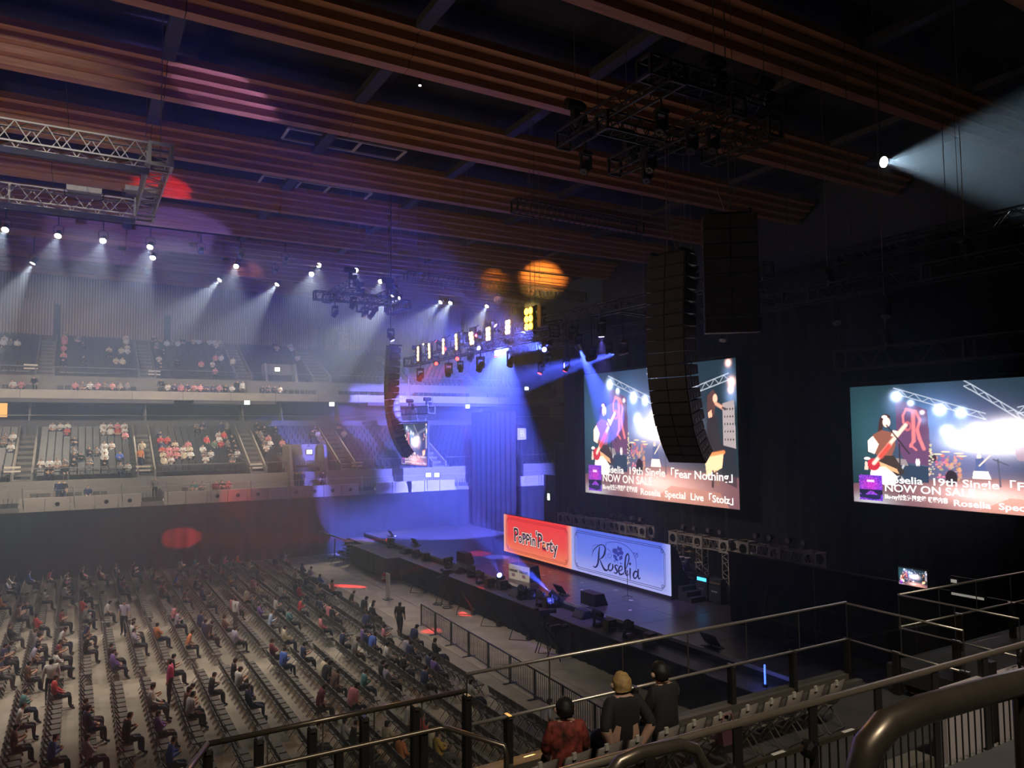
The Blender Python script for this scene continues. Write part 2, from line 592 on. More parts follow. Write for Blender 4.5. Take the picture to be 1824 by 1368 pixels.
aisle('stair_lower', AISL, LR, 'concrete stair aisle of the far lower stand')
aisle('stair_upper', AISU, UR, 'concrete stair aisle of the far upper stand')

# long black curtain under the fascia
cu = thing('wall_curtain', 'long black curtain hanging from the far fascia to the floor', 'curtain', (0, 0, 0), 0, None, 'structure')
for k in range(9):
    a = XL + k * 9.0
    wavy('curtain_panel', 'X', a, a + 9.0, 60.9, 0.02, 4.7, 0.05, 0.9, M('curtain', (0.03, 0.031, 0.035), 0.9, noise=0.15, scale=1.5, spec=0.2), cu, seed=k)
# ================================================================== haze in the hall air
_hm = bpy.data.materials.new('haze')
_hm.use_nodes = True
_nt = _hm.node_tree
_nt.nodes.clear()
_out = _nt.nodes.new('ShaderNodeOutputMaterial')
_vs = _nt.nodes.new('ShaderNodeVolumeScatter')
_vs.inputs['Density'].default_value = 0.009
_vs.inputs['Anisotropy'].default_value = 0.3
_vs.inputs['Color'].default_value = (0.56, 0.74, 1.0, 1)
_nt.links.new(_vs.outputs['Volume'], _out.inputs['Volume'])
for _b, _l in (((-16, 52.01, 0.05, 45.5, 84.2, 24.9), 'stage haze filling the air before the far stand'),
               ((-16, 12, 0.05, 45.5, 52.0, 18.0), 'stage haze lying over the floor seats and the stage'),
               ((22, -8, 18.01, 45.5, 27, 24.9), 'stage haze around the follow spot beam')):
    hz = MB().box(*_b).build('haze', _hm)
    tag(hz, _l, 'haze', kind='stuff')

# ================================================================== white house spotlights under the ceiling
m_lamp = EM('lamp_white', (1.0, 0.97, 0.9), 60)
m_lens_off = M('lens_off', (0.25, 0.25, 0.27), 0.15, 0.6)
_can = MB().lathe((0, 0, 0), [(0.09, 0.34), (0.15, 0.26), (0.17, 0.0), (0.19, -0.16), (0.185, -0.16), (0.16, -0.1)], 14).mesh('housing', m_black, smooth=False)
_yoke = MB().path([(-0.24, 0, 0.05), (-0.24, 0, 0.45), (-0.1, 0, 0.55), (0.1, 0, 0.55), (0.24, 0, 0.45), (0.24, 0, 0.05)], 0.02, 6).mesh('yoke', m_black)
_lens = MB().lathe((0, 0, 0), [(0.165, -0.11), (0.165, -0.13), (0.1, -0.15)], 14).mesh('lens', m_lamp)
_lenso = MB().lathe((0, 0, 0), [(0.165, -0.11), (0.165, -0.13), (0.1, -0.15)], 14).mesh('lens', m_lens_off)



def can_light(px, py, yplane, aim, power, label, on=True, angle=34, scale=1.25):
    p = atY(px, py, yplane)
    t = thing('house_spotlight', label, 'spotlight', p, 0, 'white house spotlights')
    t.scale = (scale,) * 3
    d = (Vector(aim) - p).normalized()
    q = d.to_track_quat('-Z', 'Y')
    h = put('housing', _can, t); h.rotation_euler = q.to_euler()
    put('lens', _lens if on else _lenso, h)
    put('yoke', _yoke, t)
    MB().box(-0.025, -0.025, 0.53, 0.025, 0.025, (roofz(p.y) + 0.01 - p.z) / scale).build('hanger', m_black, t)
    if on:
        l = light('house_spot_light', 'SPOT', p + d * 0.25, (1.0, 0.97, 0.95), power, aim, angle, 0.55, 0.12)
    return t


# spots added by the silver truss to brighten the far stand from the front
for _p, _aim, _pw, _an in (((-9.0, 41.4, 20.2), (-7, 72, 10), 15000, 58), ((-1.5, 41.4, 20.2), (4, 72, 10), 15000, 58), ((2.4, 41.8, 20.2), (14, 74, 9.5), 17000, 38)):
    light('added_stand_light', 'SPOT', _p, (1.0, 0.95, 0.9), _pw, _aim, _an, 0.7, 0.3)
light('added_stage_spot', 'SPOT', (2.6, 38.0, 20.6), (1.0, 0.94, 0.86), 16000, (21.2, 35.2, 2.2), 6, 0.6, 0.1)  # unseen spot added to whiten the announcer desk front
light('added_stage_spot', 'SPOT', (2.9, 34.2, 20.4), (1.0, 0.9, 0.8), 9000, (26.8, 28.5, 4.6), 26, 0.7, 0.1)  # second added spot, brightens the pale goalpost trusses
HS = [((10, 407), 62, (-9, 38, 0)), ((104, 418), 62, (-6, 40, 0)), ((184, 427), 62, (-4, 36, 0)), ((268, 438), 62, (-3, 42, 0)), ((273, 457), 66, (-4, 46, 0)),
      ((60, 466), 72, (-9, 70, 12)), ((421, 473), 70, (2, 40, 0)), ((393, 497), 74, (-1, 68, 10)), ((495, 505), 74, (5, 68, 10)),
      ((568, 471), 66, (8, 38, 0)), ((555, 487), 69, (6, 34, 0)), ((634, 480), 66, (9, 36, 0)), ((678, 500), 69, (11, 42, 0)), ((700, 527), 74, (12, 68, 9)), ((712, 529), 74, (15, 70, 12)),
      ((786, 537), 76, (22, 72, 13)), ((803, 538), 76, (24, 68, 9)), ((868, 544), 76, (30, 70, 10))]
HSW = ['at the picture edge, first of the upper row', 'second of the upper row under the ceiling', 'third of the upper row under the ceiling', 'fourth, above the pair near the truss corner', 'lower one of the pair near the truss corner',
       'alone before the slatted wall, below the upper row', 'beside the orange-lit ceiling patch', 'low before the slatted wall under the orange patch', 'lower one beside the dark round lamp',
       'upper one of the pair in mid hall', 'lower one of the pair in mid hall', 'next beyond the mid hall pair', 'just above the dark rigging cluster', 'first seen through the dark rigging cluster', 'second seen through the dark rigging cluster',
       'first of the twin lamps past the rigging cluster', 'second of the twin lamps past the rigging cluster', 'last lit one, above the blinder row']
for i, ((px, py), yp, aim) in enumerate(HS):
    can_light(px, py, yp, aim, 5200 if aim[2] == 0 else 20000, 'lit white house spotlight ' + HSW[i], True, 36)
OFF = [((262, 484), 74, 'below the pair near the truss corner'), ((358, 447), 64, 'on the upper row after the pair'), ((428, 456), 64, 'further along the upper row'), ((508, 464), 64, 'before the mid hall pair'),
       ((490, 484), 70, 'dark round one beside the orange patch'), ((610, 520), 74, 'low, left of the dark rigging cluster'), ((790, 512), 70, 'above the twin lamps'), ((889, 524), 70, 'under the short ceiling truss'), ((918, 508), 68, 'beside the amber-lit ceiling'), ((970, 518), 68, 'past the amber-lit ceiling')]
for (px, py), yp, w in OFF:
    can_light(px, py, yp, (0, 45, 0), 0, 'unlit house spotlight ' + w, False)
# ================================================================== stage
SZ = 1.8          # stage floor height
SX = 20.45        # front edge
LZ, LX = 1.45, 19.15   # lower lip in front of it
m_deck = M('stage_deck', (0.06, 0.055, 0.06), 0.33, noise=0.25, scale=1.5)
m_lip = M('lip_deck', (0.075, 0.072, 0.075), 0.6, noise=0.2, scale=2)
st = thing('stage', 'long dark stage platform of square decks across the hall end', 'stage', (SX, 0, 0), 0, None, 'structure')
_dk = MB().box(0.008, 0.008, -0.12, 2.4 - 0.008, 1.8 - 0.008, 0).mesh('deck_panel', m_deck)
for i in range(5):
    for j in range(25):
        put('deck_panel', _dk, st, (i * 2.4, 14.0 + j * 1.8, SZ + 0.0))
MB().box(0.0, 14, LZ, 0.04, 59, SZ - 0.12).build('front_board', m_blackp, st)
MB().box(-0.02, 14, SZ - 0.12, 0.0, 59, SZ + 0.012).build('edge_trim', M('edge_trim', (0.55, 0.52, 0.5), 0.4), st)
MB().box(0.1, 14, 0, 12, 59, SZ - 0.13).build('under_frame', m_blackp, st)
lp = thing('stage_lip', 'lower equipment shelf along the front of the stage', 'stage', (LX, 0, 0), 0, None, 'structure')
_lk = MB().box(0, 0.008, -0.1, SX - LX - 0.01, 1.8 - 0.008, 0).mesh('lip_panel', m_lip)
for j in range(25):
    put('lip_panel', _lk, lp, (0, 14.0 + j * 1.8, LZ))
for j in range(11):
    wavy('skirt_panel', 'Y', 14 + j * 4.1, 14 + (j + 1) * 4.1 + 0.03, -0.06, 0.02, LZ - 0.01, 0.035, 0.7, m_cloth, lp, seed=20 + j)
MB().box(0.05, 14, 0.0, 0.1, 59, LZ - 0.1).build('front_frame', m_blackp, lp)

# black drapes around the stage
def drape(name, axis, a0, a1, fixed, z0, z1, label, amp=0.09, period=0.8, panels=1, seed=3):
    t = thing(name, label, 'drape', (0, 0, 0))
    for k in range(panels):
        b0 = a0 + (a1 - a0) * k / panels; b1 = a0 + (a1 - a0) * (k + 1) / panels
        wavy('drape_panel', axis, b0, b1, fixed, z0, z1, amp, period, m_cloth, t, seed=seed + k)
    if axis == 'Y':
        MB().tube((fixed, a0, z1), (fixed, a1, z1), 0.04).build('batten', m_black, t)
    else:
        MB().tube((a0, fixed, z1), (a1, fixed, z1), 0.04).build('batten', m_black, t)
    return t


drape('stage_drape', 'Y', 10, 42.6, 29.2, SZ, 17.6, 'tall black backdrop drape behind the large middle screen', panels=6)
drape('stage_drape', 'Y', -6, 10, 29.4, 0, 17.6, 'tall black drape behind the near side screen', panels=3, seed=40)
drape('stage_drape', 'Y', 6, 23.1, 24.2, SZ, 4.75, 'low black masking drape on the near side of the stage', panels=4, seed=50)
drape('stage_drape', 'X', 20.6, 24.2, 6.0, 0, 4.75, 'short black drape closing the near stage wing', panels=1, seed=55)
drape('stage_drape', 'Y', 50.6, 58.2, 30.0, 0.0, 11.6, 'black drape wall at the far back corner of the stage', panels=3, seed=60)
drape('stage_drape', 'Y', 46.4, 49.4, 33.0, 0.0, 9.0, 'narrow black drape column beside the far back corner', panels=1, seed=70)

# ------------------------------------------------------------------ text helper
R_SCREEN = Matrix(((0, 0, -1), (-1, 0, 0), (0, 1, 0)))   # local x -> -Y, local y -> +Z, local z -> -X (towards the hall)


def text_mesh(body, size, mat, offset=0.0, align='CENTER', extrude=0.004, sx=1.0):
    cu_ = bpy.data.curves.new('text', 'FONT')
    cu_.body = body
    cu_.size = size
    cu_.align_x = align
    cu_.align_y = 'CENTER'
    cu_.offset = offset
    cu_.extrude = extrude
    cu_.resolution_u = 3
    ob = bpy.data.objects.new('text', cu_)
    COL.objects.link(ob)
    dg = bpy.context.evaluated_depsgraph_get()
    me = bpy.data.meshes.new_from_object(ob.evaluated_get(dg))
    bpy.data.objects.remove(ob)
    bpy.data.curves.remove(cu_)
    me.materials.clear()
    me.materials.append(mat)
    if sx != 1.0:
        me.transform(Matrix.Diagonal((sx, 1, 1, 1)))
    return me


def put_facing(name, me, parent, world_loc, base):
    o = put(name, me, parent)
    o.matrix_basis = Matrix.Translation(Vector(world_loc) - Vector(base)) @ R_SCREEN.to_4x4()
    return o


def stroke(mb, pts, widths, d=0.0, closed=False):
    """flat ribbon of varying width through 2-D points (local x, y)"""
    n = len(pts)
    # smooth resample (Catmull-Rom)
    P = [Vector(p) for p in pts]; out = []; ow = []
    seg = n if closed else n - 1
    for i in range(seg):
        p0 = P[(i - 1) % n] if (closed or i > 0) else P[0]
        p1 = P[i]; p2 = P[(i + 1) % n]
        p3 = P[(i + 2) % n] if (closed or i + 2 < n) else P[-1]
        w1 = widths[i % len(widths)] if len(widths) > 1 else widths[0]
        w2 = widths[(i + 1) % len(widths)] if len(widths) > 1 else widths[0]
        for k in range(6):
            t = k / 6
            out.append(0.5 * ((2 * p1) + (p2 - p0) * t + (2 * p0 - 5 * p1 + 4 * p2 - p3) * t * t + (3 * p1 - p0 - 3 * p2 + p3) * t ** 3))
            ow.append(w1 + (w2 - w1) * t)
    if closed:
        out.append(out[0]); ow.append(ow[0])
    else:
        out.append(P[-1]); ow.append(widths[-1])
    L = []; Rr = []
    for i, p in enumerate(out):
        a = out[max(0, i - 1)]; b = out[min(len(out) - 1, i + 1)]
        t = (b - a)
        if t.length < 1e-7:
            t = Vector((1, 0))
        t.normalize()
        nrm = Vector((-t.y, t.x)) * ow[i] / 2
        L.append((p.x + nrm.x, p.y + nrm.y, d)); Rr.append((p.x - nrm.x, p.y - nrm.y, d))
    m = len(L)
    mb.add(L + Rr, [(i, m + i, m + i + 1, i + 1) for i in range(m - 1)])
    return mb


# ------------------------------------------------------------------ lettered LED fascia on stage
BX = 24.85
BY0, BY1 = 27.45, 43.6
BYM = atX(1017.6, 945, BX).y
BZ0, BZ1 = 1.98, 4.42
BASE = Vector((BX, (BY0 + BY1) / 2, SZ))
bn = thing('led_banner', 'long lit stage fascia, red and blue halves with band names', 'banner', BASE)


def grad_mat(name, top, mid, bot, edge, strength, h, w):
    m = bpy.data.materials.new(name)
    m.use_nodes = True
    nt = m.node_tree
    b = nt.nodes['Principled BSDF']
    b.inputs['Base Color'].default_value = (0.02, 0.02, 0.02, 1)
    b.inputs['Roughness'].default_value = 0.5
    tc = nt.nodes.new('ShaderNodeTexCoord')
    sp = nt.nodes.new('ShaderNodeSeparateXYZ')
    nt.links.new(tc.outputs['Generated'], sp.inputs[0])
    r = nt.nodes.new('ShaderNodeValToRGB')
    r.color_ramp.elements[0].position = 0.0
    r.color_ramp.elements[0].color = (*bot, 1)
    r.color_ramp.elements[1].position = 1.0
    r.color_ramp.elements[1].color = (*top, 1)
    e = r.color_ramp.elements.new(0.45); e.color = (*mid, 1)
    nt.links.new(sp.outputs['Z'], r.inputs['Fac'])
    # pale border of the displayed card
    r2 = nt.nodes.new('ShaderNodeValToRGB')
    el = r2.color_ramp.elements
    el[0].position = 0.0; el[0].color = (1, 1, 1, 1)
    el[1].position = 1.0; el[1].color = (1, 1, 1, 1)
    a = el.new(0.07); a.color = (0, 0, 0, 1)
    a = el.new(0.93); a.color = (0, 0, 0, 1)
    nt.links.new(sp.outputs['Y'], r2.inputs['Fac'])
    mx = nt.nodes.new('ShaderNodeMix'); mx.data_type = 'RGBA'
    nt.links.new(r2.outputs['Color'], mx.inputs['Factor'])
    nt.links.new(r.outputs['Color'], mx.inputs['A'])
    mx.inputs['B'].default_value = (*edge, 1)
    nt.links.new(mx.outputs['Result'], b.inputs['Emission Color'])
    b.inputs['Emission Strength'].default_value = strength
    return m


_hl = MB().box(-0.03, -0.001, 0, 0.03, 1, 1)
MB().box(0.0, BY0 - BASE.y, BZ0 - SZ, 0.06, BYM - BASE.y, BZ1 - SZ).build('blue_panel', grad_mat('led_blue', (0.10, 0.17, 0.95), (0.17, 0.25, 0.98), (0.42, 0.45, 1.0), (0.45, 0.5, 1.0), 1.0, 1, 1), bn)
MB().box(0.0, BYM - BASE.y, BZ0 - SZ, 0.06, BY1 - BASE.y, BZ1 - SZ).build('red_panel', grad_mat('led_red', (0.95, 0.05, 0.06), (0.95, 0.09, 0.08), (1.0, 0.28, 0.14), (1.0, 0.5, 0.42), 1.0, 1, 1), bn)
MB().box(-0.03, BY0 - BASE.y - 0.05, 0, 0.9, BY1 - BASE.y + 0.05, BZ0 - SZ).build('plinth', m_blackp, bn)
MB().box(0.06, BY0 - BASE.y, BZ0 - SZ, 0.14, BY1 - BASE.y, BZ1 - SZ + 0.02).build('back_frame', m_blackp, bn)
MB().prism([(0.14, 0.18), (1.7, 0.18), (0.9, 1.3), (0.5, 2.3), (0.14, 2.6)], BY0 - BASE.y, BY0 - BASE.y + 0.12, 'XZ').build('side_masking', m_cloth, bn)
m_ink = M('banner_ink', (0.02, 0.015, 0.06), 0.6)
m_ink2 = EM('banner_blue_ink', (0.03, 0.045, 0.42), 0.9)
m_navy = EM('banner_navy', (0.012, 0.016, 0.10), 0.8)


def zb(zx, zy):
    """point of the enlarged banner picture -> banner's local plane (x rightwards, y up)"""
    p = atX(880 + zx / 5.365, 880 + zy / 5.365, BX)
    return Vector((-(p.y - BASE.y), p.z - BASE.z))


def on_banner(name, mb, mat, d, parent=bn):
    o = put(name, mb.mesh(name, mat, fix=False), parent)
    o.matrix_basis = Matrix.Translation((-d, 0, 0)) @ R_SCREEN.to_4x4()
    return o


# frame lines of both cards
for nm, ya, yb in (('card_line', BY0, BYM), ('card_line', BYM, BY1)):
    x0, x1 = -(yb - BASE.y) + 0.32, -(ya - BASE.y) - 0.32
    z0, z1 = BZ0 - SZ + 0.16, BZ1 - SZ - 0.16
    for k, g in enumerate((0.0, 0.09)):
        mb = MB()
        c = 0.28
        pts = [(x0 + c, z0 + g), (x1 - c, z0 + g), (x1 - g, z0 + c), (x1 - g, z1 - c), (x1 - c, z1 - g), (x0 + c, z1 - g), (x0 + g, z1 - c), (x0 + g, z0 + c)]
        for i in range(8):
            a = Vector(pts[i]); b = Vector(pts[(i + 1) % 8])
            n_ = Vector((-(b - a).y, (b - a).x)).normalized() * 0.012
            mb.add([(*(a + n_), 0), (*(a - n_), 0), (*(b - n_), 0), (*(b + n_), 0)], [(0, 1, 2, 3)])
        on_banner('card_line', mb, m_navy if yb == BYM else EM('card_red_line', (0.35, 0.02, 0.02), 0.9), 0.012)
    for cx_, cz_ in ((x0 + 0.2, z0 + 0.2), (x1 - 0.2, z0 + 0.2), (x0 + 0.2, z1 - 0.2), (x1 - 0.2, z1 - 0.2)):
        mb = MB()
        stroke(mb, [(cx_ + 0.09 * math.cos(a * 1.2566), cz_ + 0.09 * math.sin(a * 1.2566)) for a in range(5)], [0.03], closed=True)
        stroke(mb, [(cx_ + 0.16, cz_ - 0.12), (cx_ + 0.18, cz_ - 0.16)], [0.04, 0.02]); stroke(mb, [(cx_ - 0.16, cz_ + 0.14), (cx_ - 0.14, cz_ + 0.19)], [0.04, 0.02])
        on_banner('corner_flower', mb, m_navy if yb == BYM else MATS['card_red_line'], 0.013)

# script lettering of the blue card, traced stroke by stroke
def W_(*a):
    return [0.05 * v for v in a]
SCR = {
    'letter_r': [([(938, 590), (948, 548), (978, 510), (1015, 486), (1048, 490), (1064, 520), (1058, 565), (1040, 602), (1012, 622)], W_(1, 1.6, 2, 1.6, 2, 3.6, 4.4, 3, 1)),
                 ([(1012, 500), (1004, 560), (1000, 630), (990, 676), (968, 700), (945, 684)], W_(2, 4.5, 5, 4, 2.5, 1)),
                 ([(1012, 622), (1034, 676), (1056, 718), (1082, 728), (1098, 700)], W_(1.5, 4, 4.5, 2.6, 1))],
    'letter_o': [([(1118, 660), (1096, 690), (1100, 724), (1120, 730), (1138, 700), (1134, 668)], W_(2, 4, 3, 2.2, 4, 3))],
    'letter_s': [([(1190, 690), (1172, 678), (1158, 692), (1168, 716), (1180, 738), (1168, 756), (1146, 748)], W_(1.5, 2, 3.5, 4, 4, 2.4, 1.4))],
    'letter_e': [([(1196, 738), (1226, 720), (1224, 694), (1208, 690), (1194, 720), (1200, 760), (1222, 768), (1246, 748)], W_(1.4, 2, 2.5, 2.5, 4, 4, 2.6, 1))],
    'letter_l': [([(1246, 748), (1276, 680), (1292, 610), (1282, 572), (1262, 600), (1254, 680), (1258, 745), (1272, 778), (1290, 762)], W_(1, 2, 3, 2.6, 3.4, 4.4, 4.2, 2.6, 1))],
    'letter_i': [([(1304, 706), (1302, 760), (1306, 824)], W_(3.5, 4, 1)), ([(1302, 648), (1302, 686)], W_(0.6, 0.6)), ([(1290, 667), (1302, 667), (1314, 667)], W_(0.6, 5, 0.6))],
    'letter_a': [([(1376, 746), (1350, 740), (1334, 772), (1342, 802), (1362, 798), (1378, 756)], W_(2, 3, 4.4, 3, 2, 2)), ([(1380, 716), (1378, 780), (1388, 808), (1404, 800)], W_(3.6, 4.2, 3, 1))],
    'vine': [([(1062, 500), (1080, 466), (1130, 458), (1200, 466), (1270, 500), (1325, 556), (1354, 620), (1362, 690), (1352, 740)], W_(0.8, 0.9, 1, 1, 1.1, 1.2, 1.2, 1.1, 0.8)),
             ([(1070, 520), (1072, 470), (1062, 460)], W_(0.8, 0.8, 0.5)), ([(1078, 636), (1068, 590), (1072, 520)], W_(0.8, 1.1, 0.8)), ([(1120, 585), (1098, 568), (1090, 592), (1108, 612), (1126, 590), (1112, 545), (1080, 520)], W_(0.8, 1, 1, 1, 1, 1, 0.8)),
             ([(934, 520), (944, 535), (936, 548)], W_(0.6, 0.8, 0.5)), ([(940, 505), (965, 488), (1005, 482)], W_(0.6, 0.9, 0.8)), ([(1352, 600), (1366, 566), (1376, 590), (1360, 612)], W_(1, 2, 1.4, 0.8)), ([(1344, 586), (1338, 566), (1356, 560)], W_(0.8, 1.6, 0.6))],
}
for nm, ss in SCR.items():
    mb = MB()
    for pts, ws in ss:
        stroke(mb, [zb(*p) for p in pts], [w * 0.62 for w in ws])
    on_banner(nm, mb, m_navy if nm != 'vine' else m_ink2, 0.016)
# rose above the lettering
for i, poly in enumerate([
        [(1184, 492), (1204, 512), (1222, 510), (1226, 536), (1210, 548), (1190, 540), (1178, 520)], [(1140, 520), (1176, 520), (1186, 545), (1170, 580), (1146, 566), (1130, 548)],
        [(1226, 540), (1240, 560), (1230, 586), (1206, 580), (1196, 552)], [(1190, 548), (1204, 572), (1196, 598), (1176, 590), (1174, 566)], [(1140, 574), (1168, 586), (1182, 606), (1164, 618), (1142, 604)],
        [(1232, 590), (1228, 622), (1202, 634), (1196, 606), (1210, 590)], [(1150, 616), (1180, 614), (1190, 634), (1172, 642)], [(1146, 630), (1166, 642), (1152, 652)], [(1202, 650), (1226, 664), (1212, 672)], [(1188, 640), (1184, 670), (1180, 664)]]):
    P_ = [zb(*p) for p in poly]
    mb = MB().add([(p.x, p.y, 0) for p in P_], [tuple(range(len(P_)))])
    on_banner('rose_petal', mb, m_ink2, 0.015)
# rounded letters of the red card: dark letter on white on red outline
m_l0 = EM('letter_dark', (0.05, 0.03, 0.06), 0.8)
m_l1 = EM('letter_white', (1.0, 0.85, 0.8), 1.0)
m_l2 = EM('letter_red', (0.75, 0.015, 0.03), 0.9)
_LET = [('P', 214, 396, 132, 6), ('o', 253, 424, 84, -4), ('P', 290, 432, 104, 3), ('P', 325, 440, 104, -4), ('i', 354, 436, 104, 2), ('n', 384, 452, 90, 0), ("'", 408, 420, 96, 0),
        ('P', 440, 452, 138, 3), ('a', 481, 484, 92, -3), ('r', 518, 494, 92, 2), ('t', 549, 496, 110, -2), ('y', 588, 520, 104, 4)]
for ch, zx, zy, hpx, rot in _LET:
    c = zb(zx, zy); hh = abs((zb(zx, zy - hpx / 2) - zb(zx, zy + hpx / 2)).y)
    size = hh * 1.38 * (1.0 if ch.isupper() else 1.12)
    root = None
    for off, mat_, d in ((0.11, m_l2, 0.010), (0.07, m_l1, 0.016), (0.022, m_l0, 0.022)):
        me = text_mesh(ch, size, mat_, off, extrude=0.0, sx=1.0)
        me.transform(Matrix.Rotation(math.radians(rot), 4, 'Z'))
        me.transform(Matrix.Translation((c.x, c.y, 0)))
        o = put('letter' if root is None else 'letter_layer', me, bn if root is None else root)
        if root is None:
            o.matrix_basis = Matrix.Translation((-d, 0, 0)) @ R_SCREEN.to_4x4(); root = o; d0 = d
        else:
            o.matrix_basis = Matrix.Translation((0, 0, d - d0))
for zx, zy, mm in ((212, 372, EM('heart_red', (0.9, 0.02, 0.03), 0.9)), (290, 408, EM('heart_violet', (0.35, 0.2, 0.5), 0.9)), (440, 430, MATS['heart_red']), (486, 490, EM('heart_orange', (1.0, 0.3, 0.05), 0.9))):
    c = zb(zx, zy)
    on_banner('heart', MB().add([(c.x + 0.11 * math.cos(a), c.y + 0.12 * math.sin(a), 0) for a in [k * 0.785 for k in range(8)]], [tuple(range(8))]), mm, 0.03)
# ================================================================== LED screens: one displayed concert picture, painted as colours of the LED dots
NX, NY = 448, 252


def paint_picture():
    h, w = NY, NX
    yy, xx = np.mgrid[0:h, 0:w].astype(np.float32)
    U = (xx + .5) / w; V = 1 - (yy + .5) / h          # V up
    img = np.zeros((h, w, 3), np.float32)

    def C(r, g, b):
        return np.array([r, g, b], np.float32)

    def mixin(col, a):
        a = np.clip(a, 0, 1)[..., None]
        img[:] = img * (1 - a) + col * a

    def glow(u, v, ru, rv, col, k=1.0):
        img[:] += np.exp(-(((U - u) / ru) ** 2 + ((V - v) / rv) ** 2))[..., None] * col * k

    def poly(pts, col, a=1.0, soft=0.0):
        m = np.zeros((h, w), bool)
        n = len(pts)
        for i in range(n):
            x0, y0 = pts[i]; x1, y1 = pts[(i + 1) % n]
            c = ((y0 > V) != (y1 > V))
            with np.errstate(divide='ignore', invalid='ignore'):
                xi = (x1 - x0) * (V - y0) / (y1 - y0 if y1 != y0 else 1e-9) + x0
            m ^= c & (U < xi)
        mixin(col, m.astype(np.float32) * a)

    def line(p, q, wd, col, a=1.0):
        px, py = p; qx, qy = q
        ax, ay = (qx - px) * 1.78, qy - py
        t = np.clip((((U - px) * 1.78) * ax + (V - py) * ay) / (ax * ax + ay * ay), 0, 1)
        d = np.hypot((U - px) * 1.78 - t * ax, V - py - t * ay)
        mixin(col, np.clip(1.5 - d / wd, 0, 1) * a)

    def ell(u, v, ru, rv, col, a=1.0):
        d = ((U - u) / ru) ** 2 + ((V - v) / rv) ** 2
        mixin(col, np.clip((1.25 - d) * 3, 0, 1) * a)

    # dark teal backdrop, lighter violet haze in the middle
    img[:] = C(0.012, 0.03, 0.04)
    glow(0.08, 0.62, 0.12, 0.35, C(0.01, 0.05, 0.06))
    glow(0.47, 0.5, 0.22, 0.3, C(0.16, 0.15, 0.34), 1.0)
    glow(0.35, 0.72, 0.12, 0.2, C(0.05, 0.13, 0.3))
    poly([(0, 0), (1, 0), (1, 0.21), (0.55, 0.26), (0, 0.16)], C(0.16, 0.07, 0.09))
    glow(0.6, 0.1, 0.22, 0.12, C(0.75, 0.42, 0.34))
    glow(0.5, 0.14, 0.12, 0.06, C(0.5, 0.3, 0.3))
    glow(0.08, 0.02, 0.1, 0.06, C(0.3, 0.4, 0.42))
    poly([(0.5, 0.0), (0.95, 0.0), (0.9, 0.10), (0.62, 0.12)], C(0.55, 0.24, 0.17), 0.6)
    # hung banner with a gothic letter
    poly([(0.205, 0.88), (0.335, 0.78), (0.345, 0.33), (0.235, 0.36), (0.205, 0.5)], C(0.14, 0.06, 0.14))
    rc = C(0.85, 0.22, 0.24)
    line((0.235, 0.74), (0.25, 0.79), 0.008, rc); line((0.25, 0.79), (0.288, 0.77), 0.011, rc); line((0.288, 0.77), (0.305, 0.7), 0.010, rc)
    line((0.305, 0.7), (0.292, 0.62), 0.010, rc); line((0.292, 0.62), (0.30, 0.55), 0.012, rc); line((0.30, 0.55), (0.316, 0.47), 0.012, rc)
    line((0.278, 0.76), (0.276, 0.53), 0.014, rc); line((0.235, 0.74), (0.236, 0.68), 0.008, rc); line((0.276, 0.53), (0.262, 0.49), 0.010, rc)
    ell(0.252, 0.65, 0.016, 0.04, C(0.55, 0.14, 0.18)); ell(0.252, 0.65, 0.009, 0.02, C(0.2, 0.06, 0.12))
    line((0.262, 0.5), (0.285, 0.46), 0.007, rc)
    # lighting trusses
    tc = C(0.5, 0.56, 0.66)
    for (a, b, n) in (((0.2, 0.97), (0.55, 0.74), 12), ((0.48, 1.0), (0.72, 0.66), 10), ((0.66, 0.78), (0.96, 0.9), 12)):
        for off in (0.0, -0.045):
            line((a[0], a[1] + off), (b[0], b[1] + off), 0.0035, tc, 0.9)
        for k in range(n):
            t0, t1 = k / n, (k + 1) / n
            p = (a[0] + (b[0] - a[0]) * t0, a[1] + (b[1] - a[1]) * t0 + (0 if k % 2 else -0.045))
            q = (a[0] + (b[0] - a[0]) * t1, a[1] + (b[1] - a[1]) * t1 + (-0.045 if k % 2 else 0))
            line(p, q, 0.003, tc, 0.7)
    # lamps and their cones
    for (u, v, r, c) in ((0.21, 0.9, 0.02, (0.75, 0.95, 1.3)), (0.27, 0.84, 0.011, (0.8, 0.95, 1.3)), (0.385, 0.78, 0.02, (0.9, 1.0, 1.4)), (0.465, 0.75, 0.017, (0.8, 1, 1.4)), (0.41, 0.61, 0.02, (0.9, 1.0, 1.4)),
                         (0.315, 0.76, 0.008, (0.9, .8, 1)), (0.96, 0.97, 0.012, (1.3, .7, .6)), (0.975, 0.84, 0.016, (1.2, .7, .6)), (0.97, 0.79, 0.012, (1.2, .8, .7)), (0.52, 0.62, 0.02, (1.1, 1.0, 1.2))):
        glow(u, v, r, r * 1.78, C(*c), 2.2)
        glow(u, v - 0.06, r * 2.2, r * 4, C(0.25, 0.4, 0.75), 0.45)
    glow(0.6, 0.56, 0.11, 0.1, C(1.3, 1.2, 1.25), 1.6)
    glow(0.5, 0.53, 0.08, 0.06, C(1.1, 1.1, 1.25), 1.2)
    glow(0.64, 0.6, 0.05, 0.08, C(1.3, 1.1, 1.1), 1.2)
    poly([(0.63, 0.62), (0.72, 0.64), (0.72, 0.38), (0.65, 0.4)], C(0.5, 0.3, 0.36), 0.6)
    # drum kit in the middle
    for k in range(70):
        a = RND.uniform(0.36, 0.46); b = RND.uniform(0.24, 0.42)
        ell(a, b, RND.uniform(0.003, 0.009), RND.uniform(0.004, 0.014), C(RND.uniform(.35, .9), RND.uniform(.08, .4), RND.uniform(.1, .35)), 0.8)
